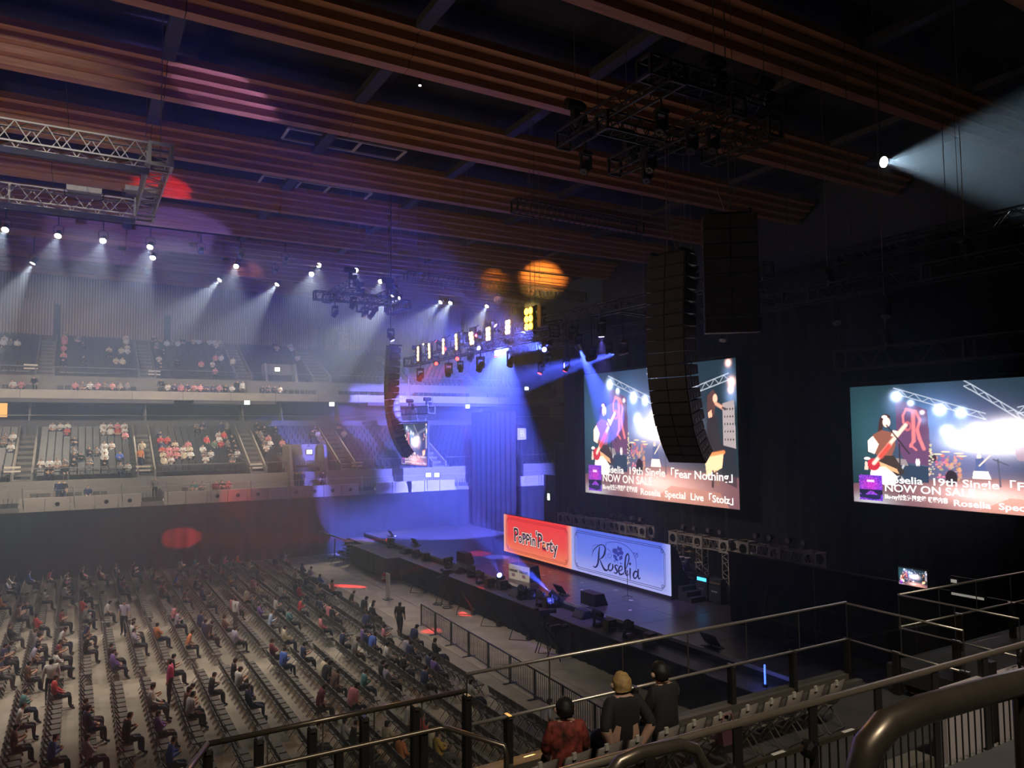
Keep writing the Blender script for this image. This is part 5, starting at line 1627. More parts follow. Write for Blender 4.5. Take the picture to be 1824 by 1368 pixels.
camera_tripod((18.5, 39.0, 0), 'tall video camera on a tripod before the stage, farther one', 1.75)
camera_tripod((18.35, 28.6, 0), 'video camera on a tripod before the stage, taller of the near pair', 1.6)
camera_tripod((18.3, 27.6, 0), 'video camera on a tripod before the stage, shorter of the near pair', 1.15)
for k, (px, py) in enumerate(((780, 1077), (797, 1083))):
    o = MB()
    o.path([(0.28 * math.cos(a * 0.5), 0.28 * math.sin(a * 0.5), 0.02 + 0.004 * a * 0.3) for a in range(26)], 0.018, 5)
    o = o.build('cable_coil', m_black); o.location = atZ(px, py, 0)
    tag(o, 'coiled black cable on the floor beside the camera tripod, ' + ('farther coil' if k == 0 else 'nearer coil'), 'cable')
# subwoofers before the far end of the stage
for k in range(6):
    t = thing('subwoofer', 'tall black subwoofer before the far stage end, ' + ORD[k] + ' from the red cylinder', 'loudspeaker', (18.55, 48.3 + k * 1.22, 0), 0, 'subwoofers before the stage')
    MB().box(-0.45, -0.58, 0.12, 0.5, 0.58, 1.5).build('cabinet', m_cab, t)
    MB().box(-0.47, -0.55, 0.17, -0.45, 0.55, 1.45).build('grille', m_grill, t)
    for y in (-0.4, 0.4):
        MB().lathe((-0.3, y, 0.06), [(0.06, -0.03), (0.06, 0.03)], 8, 'Y').build('castor', m_chrome, t)
t = thing('gas_cylinder', 'small red gas cylinder standing beside the subwoofers', 'cylinder', (17.9, 47.6, 0))
MB().lathe((0, 0, 0), [(0.13, 0.0), (0.14, 0.05), (0.14, 0.5), (0.09, 0.6), (0.04, 0.63)], 14).build('body', M('red_paint', (0.55, 0.04, 0.04), 0.4), t)
MB().lathe((0, 0, 0.2), [(0.142, 0), (0.142, 0.22)], 14).build('label_band', M('band_white', (0.7, 0.66, 0.62), 0.5), t)
MB().lathe((0, 0, 0.63), [(0.03, 0), (0.05, 0.04), (0.03, 0.09)], 8).build('valve', m_chrome, t)
# ladder rack and camera crane by the far end
t = thing('steel_rack', 'small steel ladder rack beside the subwoofers at the far end', 'rack', (18.3, 56.4, 0))
for x in (-.3, .3):
    for y in (-.35, .35):
        MB().tube((x, y, 0), (x, y, 1.7), 0.025).build('upright', m_chrome, t)
for k in range(6):
    MB().box(-0.3, -0.36, 0.2 + k * 0.27, 0.3, 0.36, 0.23 + k * 0.27).build('shelf', m_dkalu, t)
t = thing('camera_crane', 'black camera crane on a wheeled base at the far stage end', 'crane', (17.6, 57.6, 0))
MB().tube((0, 0, 0.2), (0, 0, 1.7), 0.06).build('column', m_black, t)
MB().tube((-0.9, 0.4, 2.2), (0.9, -0.3, 1.5), 0.05).build('arm', m_black, t)
MB().cbox((0.9, -0.3, 1.4), 0.3, 0.3, 0.3).build('counterweight', m_black, t); MB().cbox((-1.0, 0.45, 2.2), 0.4, 0.25, 0.25).build('camera_body', m_black, t)
for k in range(3):
    a = k * 2.094
    MB().tube((0, 0, 0.3), (0.7 * math.cos(a), 0.7 * math.sin(a), 0.06), 0.03).build('leg', m_black, t); MB().lathe((0.7 * math.cos(a), 0.7 * math.sin(a), 0.06), [(0.06, -0.02), (0.06, 0.02)], 8, 'X').build('wheel', m_chrome, t)
# guard rail post on the far stage
cable('stage_guard', 'thin steel guard rail at the far back of the stage', [(24.6, 44.6, SZ), (24.6, 44.6, SZ + 1.0), (26.4, 44.6, SZ + 1.1), (26.4, 44.6, SZ)], 0.02, m_dkalu, 'rail')

# crowd barrier panels
for k in range(12):
    y0 = 12.0 + k * 2.0
    x0 = 14.35 + k * 0.1
    t = thing('crowd_barrier', 'dark steel crowd barrier panel before the stage, ' + ORD[k] + ' from the near stand', 'barrier', (x0, y0, 0), math.atan2(-0.1, 2.0), 'crowd barrier panels')
    bar('top_rail', (0, 0.02, 1.1), (0, 1.98, 1.1), 0.045, 0.045, m_dkalu, t); bar('bottom_rail', (0, 0.02, 0.15), (0, 1.98, 0.15), 0.04, 0.04, m_dkalu, t)
    for y in (0.03, 1.97):
        bar('post', (0, y, 0), (0, y, 1.12), 0.05, 0.05, m_dkalu, t); bar('foot', (-0.3, y, 0.02), (0.3, y, 0.02), 0.05, 0.03, m_dkalu, t)
    for j in range(1, 14):
        bar('picket', (0, 0.02 + j * 0.14, 0.15), (0, 0.02 + j * 0.14, 1.1), 0.016, 0.016, m_dkalu, t)
# ply sheets and floor seams before the stage
t = thing('floor_covering', 'worn tan floor sheets laid between barrier and stage', 'floor', (0, 0, 0.0), 0, None, 'structure')
m_ply = M('floor_sheet', (0.46, 0.39, 0.29), 0.8, noise=0.25, scale=0.9, bump=0.05)
for k in range(13):
    for j in range(2):
        o = MB().box(0.006, 0.006, 0, 2.1, 3.594, 0.012).build('floor_sheet', m_ply, t)
        o.location = (14.9 + j * 2.12 + 0.0, 12 + k * 3.6, 0.0)
# small monitors at the near wing
for px, py, w, s_ in ((1625, 1029, 'glowing small monitor hanging in the dark near wing', 1.0), (1722, 1048, 'dim small monitor half hidden by the glass rail', 0.0)):
    p = atX(px, py, 23.4)
    t = thing('wing_monitor', w, 'monitor', p)
    MB().box(0.03, -0.52, -0.3, 0.1, 0.52, 0.3).build('case', m_blackp, t)
    f = put('display', led_mesh(0.95, 0.54, nx=48, ny=27) if s_ else MB().box(-0.475, -0.27, 0, 0.475, -0.2, 0.01).box(-0.475, 0.1, 0, -0.3, 0.2, 0.01).mesh('display', EM('dim_display', (0.5, 0.45, 0.4), 0.6)), t)
    f.matrix_basis = Matrix.Translation((0.02, 0, 0)) @ R_SCREEN.to_4x4()
    MB().tube((0.08, 0, -0.3), (0.08, 0, (SZ if p.y > 14 else 0) - p.z), 0.03).build('pole', m_black, t)
# ================================================================== tip-up seats of the far stand
tip = MB()
tip.prism([(0.0, 0.36), (0.0, 0.44), (0.10, 0.9), (0.16, 0.9), (0.1, 0.36)], -0.22, 0.22, 'YZ')      # back shell
tip.box(-0.21, -0.16, 0.36, 0.21, 0.06, 0.46)                                                          # folded seat
tip.box(-0.03, -0.02, 0.0, 0.03, 0.08, 0.36)                                                            # pedestal
tip_me = tip.mesh('tip_up_seat', m_seat)


def seat_sites(R, ais, x0=-19.92, x1=45.0, skip=()):
    out = []
    for r in range(R['n']):
        x = x0
        while x < x1:
            if not any(a - 0.3 < x < b + 0.3 for a, b in ais) and not any(a < x < b and r <= rm for a, b, rm in skip):
                out.append((x, R['y0'] + r * R['tread'] + 0.52, R['z0'] + r * R['rise'], r))
            x += 0.52
    return out


SL = seat_sites(LR, AISL, skip=((15.0, 19.4, 3),))
SU = seat_sites(UR, AISU, skip=((15.6, 19.4, 3),))
SF = [(x * 0.55 - 9, 73.1, 13.25, 0) for x in range(95) if not any(a - .3 < x * .55 - 9 < b + .3 for a, b in AISU)]
blockname = lambda x, ais: sum(1 for a, b in ais if x > a)
BLK = ['at the picture edge', 'beside the picture edge block', 'facing the red-lit fascia', 'around the doorway', 'beside the far speaker column', 'behind the blue beams', 'at the far stage corner']
near_sites = [s_ for s_ in SL if -6 < s_[0] < 21.5]
near_sites.sort(key=lambda s_: (s_[3], s_[0]))
indiv = near_sites[:298]
rest = near_sites[298:] + [s_ for s_ in SL if not (-6 < s_[0] < 21.5)] + SU
_cnt = {}
for x, y, z, r in indiv:
    o = put('tip_up_seat', tip_me, None, (x, y, z))
    _cnt[r] = _cnt.get(r, -1) + 1
    tag(o, 'black tip-up seat, %s row of far lower stand, %s from the picture edge' % (ORD[r], ORD[_cnt[r]]), 'seat', 'tip-up seats of the far lower stand')
mb = MB()
for x, y, z, r in rest + SF:
    n = len(mb.v)
    mb.add([(x + v[0], y + v[1], z + v[2]) for v in tip.v], tip.f)
o = mb.build('tip_up_seats', m_seat, fix=True)
tag(o, 'remaining rows of black tip-up seats in the far stands', 'seats', kind='stuff')

# vomitory doorways in the stands, exit signs, block letters
def vomitory(name, xa, xb, y0, y1, z0, ztop, label, door):
    t = thing(name, label, 'doorway', ((xa + xb) / 2, y0, z0), 0, None, 'structure')
    w = (xb - xa) / 2
    m_v = M('vomitory_wall', (0.3, 0.28, 0.25), 0.8, noise=0.1)
    for s_ in (-1, 1):
        MB().prism([(0, 0), (y1 - y0, 0), (y1 - y0, ztop - z0), (0.9, ztop - z0), (0, 1.5)], s_ * w - 0.12, s_ * w + 0.12, 'YZ').build('side_wall', m_v, t)
    MB().box(-w, y1 - y0 - 0.2, 2.1, w, y1 - y0, ztop - z0 + 0.05).build('lintel', m_v, t)
    MB().box(-w, y1 - y0 - 0.15, 0, -0.55, y1 - y0, 2.1).build('jamb', m_v, t); MB().box(0.75, y1 - y0 - 0.15, 0, w, y1 - y0, 2.1).build('jamb', m_v, t)
    MB().box(-0.55, y1 - y0 + 0.9, 0, 0.75, y1 - y0 + 1.0, 2.1).build('rear_panel', MATS['concourse_rear'], t)
    d = MB().box(0.0, y1 - y0 - 0.1, 0.02, 0.75, y1 - y0 - 0.04, 2.08).build('door_leaf', M('door_grey', (0.12, 0.11, 0.11), 0.6), t)
    MB().tube((0.1, y1 - y0 - 0.14, 0.9), (0.1, y1 - y0 - 0.14, 1.3), 0.02).build('handle', m_chrome, d)
    MB().box(-0.5, y1 - y0 + 0.6, 0.6, -0.1, y1 - y0 + 0.65, 2.0).build('lit_corridor', EM('corridor_warm', (1.0, 0.7, 0.28), 1.6), t)
    return t


vomitory('door_1', 15.6, 18.6, 63.0, 66.0, 5.0, 8.9, 'pale concrete doorway cut into the far lower stand, lit corridor inside', True)
vomitory('door_2', 16.0, 18.9, 74.7, 77.0, 13.4, 16.9, 'pale concrete doorway cut into the far upper stand', True)
m_exit = EM('exit_green', (0.75, 1.0, 0.82), 6)
for k, (px, py, yy, w) in enumerate(((551, 805, 65.6, 'above the lower doorway'), (494, 658, 76.6, 'above the upper doorway'), (440, 717, 71.0, 'under the balcony above the third stair'), (591, 720, 71.0, 'under the balcony beside the far speaker column'), (833, 724, 71.0, 'under the balcony behind the blue beams'), (778, 846, 63.9, 'below the small distant screen'), (763, 846, 63.9, 'below the small distant screen, wider one'), (938, 692, 71.5, 'high behind the red beams'))):
    p = atY(px, py, yy)
    t = thing('exit_sign', 'small glowing exit sign ' + w, 'sign', p, 0, 'glowing exit signs')
    MB().box(-0.28, 0.0, -0.22, 0.28, 0.1, 0.22).build('case', m_blackp, t); MB().box(-0.24, -0.012, -0.18, 0.24, 0.0, 0.18).build('lit_face', m_exit, t)
p = atX(977, 885, 34.0)
t = thing('exit_sign', 'tall glowing exit sign on the wall behind the lettered fascia', 'sign', p, 0, 'glowing exit signs')
MB().box(0.01, -0.2, -0.3, 0.1, 0.2, 0.3).build('case', m_blackp, t); MB().box(0.0, -0.16, -0.27, 0.01, 0.16, 0.27).build('lit_face', m_exit, t)
o = MB().box(0.12, -1.3, -3.2, 0.3, 0.9, 1.5).build('wall_exit', m_concd); o.location = (p.x, p.y, p.z + 0.3); tag(o, 'grey wall piece behind the tall exit sign', 'wall', kind='structure')
m_post_b = M('sign_post', (0.03, 0.03, 0.03), 0.6)
for px, py, yy, ch, w in ((613, 603, 83.2, 'F', 'on the slatted wall above the far upper stand'), (930, 773, 62.5, 'B', 'at the far stage corner')):
    p = atY(px, py, yy)
    t = thing('block_sign', 'pale block sign with the letter %s %s' % (ch, w), 'sign', p)
    s_ = 1.0 if ch == 'F' else 0.75
    MB().box(-0.62 * s_, 0, -0.75 * s_, 0.62 * s_, 0.15, 0.75 * s_).build('board', M('sign_pale', (0.6, 0.5, 0.46), 0.6), t)
    o = put('letter', text_mesh(ch, 1.25 * s_, M('sign_white', (0.9, 0.85, 0.8), 0.5), 0.01, 'CENTER', 0.005), t); o.matrix_basis = Matrix.Translation((0, -0.02, 0)) @ Matrix.Rotation(math.pi / 2, 4, 'X')
    if ch == 'B':
        MB().box(-0.06, 0.02, 0.0 - p.z + 0.0, 0.06, 0.14, -0.7).build('post', m_post_b, t)
    if ch == 'F':
        MB().box(-1.05, -0.05, -2.0, -0.68, 0.6, 0.85).build('fin', m_blackp, t); MB().box(-0.62, 0.02, -2.0, 0.62, 0.3, -0.76).build('slat_base', m_slat, t)
p = atY(550, 797, 65.7)
o = put('doorway_numeral', text_mesh('2', 0.6, M('numeral_dark', (0.08, 0.075, 0.07), 0.6), 0.01, 'CENTER', 0.01)); o.matrix_basis = Matrix.Translation((p.x, 65.75, p.z + 0.25)) @ Matrix.Rotation(math.pi / 2, 4, 'X')
tag(o, 'dark numeral 2 on the lintel of the lower doorway', 'numeral')
p = atY(4, 728, 76.0)
o = MB().box(-0.9, 0, -0.7, 0.35, 0.15, 0.75).build('door_3', EM('lit_doorway', (1.0, 0.55, 0.16), 1.3)); o.location = p
tag(o, 'warmly lit doorway on the concourse at the picture edge', 'doorway', kind='structure')
# white notice plates at the stair feet
for k, (px, py, yy) in enumerate(((22, 835, 64.24), (255, 833, 64.24), (456, 829, 64.24), (636, 826, 64.24), (275, 663, 74.84), (55, 652, 74.84))):
    p = atY(px, py, yy)
    t = thing('notice_plate', 'pair of pale notice plates at a stair foot of the far %s stand, %s along' % ('lower' if k < 4 else 'upper', ORD[k]), 'sign', p, 0, 'notice plates')
    MB().box(-0.5, -0.06, 0.02, 0.5, 0, 0.16).build('plate', M('plate_pale', (0.7, 0.62, 0.5), 0.6), t); MB().box(-0.5, -0.06, -0.26, 0.5, 0, -0.14).build('plate', MATS['plate_pale'], t)

# seats and rows at the far end block beyond the stage corner
# ================================================================== people
def info_mat(name, mode):
    m = bpy.data.materials.new(name); m.use_nodes = True
    nt = m.node_tree; b = nt.nodes['Principled BSDF']; b.inputs['Roughness'].default_value = 0.85
    oi = nt.nodes.new('ShaderNodeObjectInfo')
    if mode == 'color':
        nt.links.new(oi.outputs['Color'], b.inputs['Base Color'])
    else:
        r = nt.nodes.new('ShaderNodeValToRGB')
        cols = {'pants': [(0.015, 0.015, 0.02), (0.03, 0.04, 0.08), (0.10, 0.09, 0.08), (0.02, 0.02, 0.025)], 'hair': [(0.012, 0.009, 0.008), (0.03, 0.018, 0.012), (0.07, 0.035, 0.02), (0.015, 0.012, 0.011)]}[mode]
        r.color_ramp.interpolation = 'CONSTANT'
        e = r.color_ramp.elements
        e[0].color = (*cols[0], 1); e[1].position = 0.75; e[1].color = (*cols[3], 1)
        for i in (1, 2):
            k = e.new(0.25 * i + 0.1); k.color = (*cols[i], 1)
        nt.links.new(oi.outputs['Random'], r.inputs['Fac']); nt.links.new(r.outputs['Color'], b.inputs['Base Color'])
    return m


m_top = info_mat('clothing_top', 'color'); m_pants = info_mat('clothing_bottom', 'pants'); m_hair = info_mat('hair', 'hair')
m_skin = M('skin', (0.62, 0.38, 0.27), 0.6)
m_shoe = M('shoes', (0.03, 0.03, 0.035), 0.6)


def body_mesh(name, J, levels=1, hair_long=False, fingers=False, fat=1.0):
    """one continuous skinned figure. J: joint name -> (pos). Faces local +X; origin at the floor below the hips"""
    order = ['hip', 'waist', 'chest', 'neck', 'head', 'crown', 'shl', 'ell', 'wrl', 'hal', 'shr', 'elr', 'wrr', 'har', 'hil', 'knl', 'anl', 'tol', 'hir', 'knr', 'anr', 'tor']
    rad = dict(hip=(.15, .13), waist=(.14, .11), chest=(.17, .115), neck=(.055, .055), head=(.092, .1), crown=(.07, .075), shl=(.07, .07), ell=(.05, .05), wrl=(.034, .034), hal=(.045, .03), shr=(.07, .07), elr=(.05, .05), wrr=(.034, .034), har=(.045, .03),
               hil=(.095, .095), knl=(.066, .066), anl=(.042, .042), tol=(.045, .035), hir=(.095, .095), knr=(.066, .066), anr=(.042, .042), tor=(.045, .035))
    E_ = [('hip', 'waist'), ('waist', 'chest'), ('chest', 'neck'), ('neck', 'head'), ('head', 'crown'), ('chest', 'shl'), ('shl', 'ell'), ('ell', 'wrl'), ('wrl', 'hal'), ('chest', 'shr'), ('shr', 'elr'), ('elr', 'wrr'), ('wrr', 'har'),
          ('hip', 'hil'), ('hil', 'knl'), ('knl', 'anl'), ('anl', 'tol'), ('hip', 'hir'), ('hir', 'knr'), ('knr', 'anr'), ('anr', 'tor')]
    V_ = [Vector(J[n]) for n in order]
    idx = {n: i for i, n in enumerate(order)}
    edges = [(idx[a], idx[b]) for a, b in E_]
    R_ = [rad[n] for n in order]
    if fingers:
        for h, w in (('hal', 'wrl'), ('har', 'wrr')):
            hv, wv = Vector(J[h]), Vector(J[w])
            d = (hv - wv).normalized(); s_ = d.orthogonal().normalized(); s_ = Vector((0, 1, 0)) if abs(d.y) < 0.8 else Vector((1, 0, 0)); s_ = (s_ - d * s_.dot(d)).normalized(); nrm = d.cross(s_)
            for k in range(4):
                a = hv + s_ * (k - 1.5) * 0.021; L_ = (0.065, 0.08, 0.075, 0.06)[k]
                i0 = len(V_); V_ += [a + d * 0.03, a + d * (0.03 + L_ * 0.5) + nrm * 0.006, a + d * (0.03 + L_ * 0.9) + nrm * 0.028]
                R_ += [(.011, .011), (.0095, .0095), (.008, .008)]
                edges += [(idx[h], i0), (i0, i0 + 1), (i0 + 1, i0 + 2)]
            i0 = len(V_); th = hv.lerp(wv, 0.45) + s_ * 0.05
            V_ += [th, th + d * 0.045 + s_ * 0.018]; R_ += [(.0125, .0125), (.01, .01)]
            edges += [(idx[h], i0), (i0, i0 + 1)]
    me = bpy.data.meshes.new(name)
    me.from_pydata([tuple(v) for v in V_], edges, [])
    ob = bpy.data.objects.new(name, me); COL.objects.link(ob)
    md = ob.modifiers.new('skin', 'SKIN'); md.use_smooth_shade = True
    for i, v in enumerate(me.skin_vertices[0].data):
        v.radius = (R_[i][0] * (1.12 if i < 22 else 1) * (fat if order[min(i, 21)] not in ('head', 'crown', 'hal', 'har') and i < 22 else 1), R_[i][1] * (1.12 if i < 22 else 1) * (fat if order[min(i, 21)] not in ('head', 'crown', 'hal', 'har') and i < 22 else 1))
        v.use_root = (i == 0)
    sd = ob.modifiers.new('sub', 'SUBSURF'); sd.levels = levels; sd.render_levels = levels
    dg = bpy.context.evaluated_depsgraph_get()
    out = bpy.data.meshes.new_from_object(ob.evaluated_get(dg))
    bpy.data.objects.remove(ob); bpy.data.meshes.remove(me)
    out.name = name
    out.materials.clear()
    for m_ in (m_top, m_pants, m_skin, m_hair, m_shoe):
        out.materials.append(m_)
    seg = []
    for a, b in E_:
        kind = 0
        if b in ('head', 'crown') or a == 'neck':
            kind = 2
        if b in ('hal', 'har'):
            kind = 2
        if b in ('wrl', 'wrr'):
            kind = J.get('_sleeve', 0)
        if b in ('knl', 'knr', 'anl', 'anr', 'hil', 'hir'):
            kind = 1
        if b in ('tol', 'tor'):
            kind = 4
        seg.append((Vector(J[a]), Vector(J[b]), kind))
    hc = Vector(J['head']); cr = Vector(J['crown']); ax = (cr - Vector(J['neck'])).normalized()
    fw = Vector(J.get('_face', (1, 0, 0)))
    for p in out.polygons:
        c = p.center
        best = 9; kd = 0
        for a, b, k in seg:
            ab = b - a
            t_ = max(0, min(1, (c - a).dot(ab) / ab.length_squared))
            d = (c - (a + ab * t_)).length
            if d < best - 1e-6:
                best = d; kd = k
        if kd == 2 and (c - hc).length < 0.2:
            rel = c - hc
            if rel.dot(ax) > 0.055 or rel.dot(fw) < (0.03 if rel.dot(ax) > -0.02 else -0.02):
                if rel.dot(ax) > -0.09:
                    kd = 3
        p.material_index = kd
    out.polygons.foreach_set('use_smooth', [True] * len(out.polygons))
    out.update()
    return out


def sit_pose(lean=0.0, arms='lap', twist=0.0, legs=0.0):
    J = dict(hip=(0, 0, .53), waist=(-.03 + lean * .2, 0, .70), chest=(-.05 + lean * .6, 0, .93), neck=(-.03 + lean, 0, 1.1), head=(0.01 + lean * 1.15, twist * .03, 1.22), crown=(0.01 + lean * 1.25, twist * .04, 1.31),
             shl=(-.05 + lean * .85, .18, 1.04), shr=(-.05 + lean * .85, -.18, 1.04), hil=(.05, .1, .52), hir=(.05, -.1, .52), knl=(.45, .13 + legs, .52), knr=(.45, -.13 - legs, .52), anl=(.45 - legs * .3, .13, .09), anr=(.48, -.13, .09), tol=(.6 - legs * .3, .14, .04), tor=(.62, -.14, .04))
    if arms == 'lap':
        J.update(ell=(0.0 + lean * .4, .25, .78), wrl=(.22, .14, .66), hal=(.3, .09, .64), elr=(0.0 + lean * .4, -.25, .78), wrr=(.22, -.14, .66), har=(.3, -.09, .64))
    elif arms == 'phone':
        J.update(ell=(.04, .24, .8), wrl=(.27, .1, .86), hal=(.33, .05, .9), elr=(.04, -.24, .8), wrr=(.27, -.1, .86), har=(.33, -.05, .9))
    else:
        J.update(ell=(.05, .24, .82), wrl=(.17, .02, .84), hal=(.17, -.08, .86), elr=(.05, -.24, .82), wrr=(.18, -.02, .8), har=(.18, .08, .8))
    return J


def stand_pose(arms='down', step=0.0, lean=0.0):
    J = dict(hip=(0, 0, .92), waist=(0, 0, 1.08), chest=(0.0 + lean * .6, 0, 1.32), neck=(0.01 + lean, 0, 1.48), head=(.03 + lean, 0, 1.6), crown=(.03 + lean, 0, 1.69), shl=(lean * .9, .19, 1.43), shr=(lean * .9, -.19, 1.43),
             hil=(0, .1, .9), hir=(0, -.1, .9), knl=(.03 + step, .11, .48), knr=(.03 - step, -.11, .48), anl=(step * 1.4, .12, .09), anr=(-step * 1.4, -.12, .09), tol=(.16 + step * 1.4, .13, .04), tor=(.16 - step * 1.4, -.13, .04))
    if arms == 'down':
        J.update(ell=(-.02, .25, 1.16), wrl=(.06, .25, .92), hal=(.09, .24, .83), elr=(-.02, -.25, 1.16), wrr=(.06, -.25, .92), har=(.09, -.24, .83))
    else:
        J.update(ell=(.02, .26, 1.16), wrl=(.25, .1, 1.2), hal=(.32, .06, 1.24), elr=(.0, -.26, 1.16), wrr=(.08, -.24, .93), har=(.1, -.22, .84))
    return J


SITS = [body_mesh('seated_person', sit_pose(0.0, 'lap')), body_mesh('seated_person', sit_pose(0.12, 'phone', 1)), body_mesh('seated_person', sit_pose(-0.05, 'cross')), body_mesh('seated_person', dict(sit_pose(0.2, 'lap', -1, 0.04), _sleeve=2)), body_mesh('seated_person', dict(sit_pose(0.05, 'phone', 0, 0.03), _sleeve=2))]
STANDS = [body_mesh('standing_person', stand_pose('down')), body_mesh('standing_person', stand_pose('up', 0.05)), body_mesh('standing_person', dict(stand_pose('down', 0.1), _sleeve=2))]
PAL = dict(red=(0.62, 0.06, 0.06), white=(0.72, 0.70, 0.66), cream=(0.66, 0.58, 0.42), blue=(0.08, 0.16, 0.62), navy=(0.03, 0.04, 0.12), black=(0.018, 0.018, 0.02), pink=(0.75, 0.26, 0.3), purple=(0.22, 0.13, 0.42), orange=(0.75, 0.26, 0.1),
           grey=(0.2, 0.19, 0.19), brown=(0.16, 0.08, 0.05), teal=(0.10, 0.28, 0.30), green=(0.16, 0.24, 0.16), mustard=(0.55, 0.36, 0.06), lavender=(0.45, 0.40, 0.52), maroon=(0.22, 0.03, 0.05), hotpink=(0.85, 0.10, 0.28), lightblue=(0.5, 0.62, 0.8))


def person(p, rz, colour, label, stand=False, group=None, s_=1.0, variant=None):
    me = (STANDS if stand else SITS)[variant if variant is not None else RND.randrange(3 if stand else 5)]
    o = put('person', me, None, p, (0, 0, rz), (s_, s_, s_))
    o.color = (*PAL[colour], 1)
    tag(o, label, 'person', group)
    return o


# ------------------------------------------------------------------ floor chairs in rows facing the stage
ROW0, PITCH, NROW = 13.3, 0.98, 27
AISF = [(24.0, 25.2), (33.2, 34.4), (42.4, 43.6), (51.4, 52.4)]
m_fchair = M('floor_chair_black', (0.10, 0.09, 0.075), 0.7, noise=0.2, scale=8, spec=0.25)
fc_seat = MB().box(-0.2, -0.21, 0.42, 0.2, 0.21, 0.46).mesh('seat', m_fchair)
fc_back = MB().prism([(-0.21, 0.56), (-0.27, 0.82), (-0.245, 0.82), (-0.185, 0.56)], -0.21, 0.21, 'XZ').mesh('backrest', m_fchair)
fc_leg = MB().tube((-0.28, 0, 0.82), (0.2, 0, 0.01), 0.013, n=4).tube((0.16, 0, 0.44), (-0.22, 0, 0.01), 0.013, n=4).mesh('leg', m_dkalu)
whole = MB()
whole.box(-0.2, -0.21, 0.42, 0.2, 0.21, 0.46).prism([(-0.21, 0.56), (-0.27, 0.82), (-0.245, 0.82), (-0.185, 0.56)], -0.21, 0.21, 'XZ')
for s_ in (-.2, .2):
    whole.tube((-0.28, s_, 0.82), (0.2, s_, 0.01), 0.015, n=3, caps=False); whole.tube((0.16, s_, 0.44), (-0.22, s_, 0.01), 0.015, n=3, caps=False)
sites = []
for r in range(NROW):
    y = 13.0; k = 0
    while y < 57.5:
        if not any(a < y < b for a, b in AISF):
            sites.append((ROW0 - r * PITCH, y, r, k)); k += 1
        y += 0.52


def in_frame(x, y, z):
    q = CAMROT.transposed() @ (Vector((x, y, z)) - CAMPOS)
    if q.z > -0.1:
        return None
    return 912 + 1320 * q.x / -q.z, 684 - 1320 * q.y / -q.z, -q.z


vis = []
for s_ in sites:
    q = in_frame(s_[0], s_[1], 0.6)
    if q and -10 < q[0] < 1000 and q[1] < 1365:
        vis.append((q[2], s_))
vis.sort(key=lambda v: v[0])
ind = set(v[1] for v in vis[:298])
SECT = lambda y: sum(1 for a, b in AISF if y > b)
SECN = ['block under the near stand', 'second block from the near stand', 'middle block', 'fourth block from the near stand', 'block by the long curtain']
mb = MB()
for s_ in sites:
    x, y, r, k = s_
    if s_ in ind:
        _cnt[('f', r)] = _cnt.get(('f', r), -1) + 1
        t = thing('folding_chair', 'dark folding chair, %s floor row behind the barrier, %s in view from the near stand' % (ORD[r], ORD[_cnt[('f', r)]]), 'chair', (x, y, 0), 0, 'folding chairs on the arena floor')
        put('seat', fc_seat, t); put('backrest', fc_back, t); put('leg', fc_leg, t, (0, -0.2, 0)); put('leg', fc_leg, t, (0, 0.2, 0))
    else:
        q = in_frame(x, y, 0.6)
        if q and -900 < q[0] < 1100:
            mb.add([(x + v[0], y + v[1], v[2]) for v in whole.v], whole.f)
o = mb.build('folding_chairs', m_fchair)
tag(o, 'remaining rows of dark folding chairs across the arena floor', 'chairs', kind='stuff')

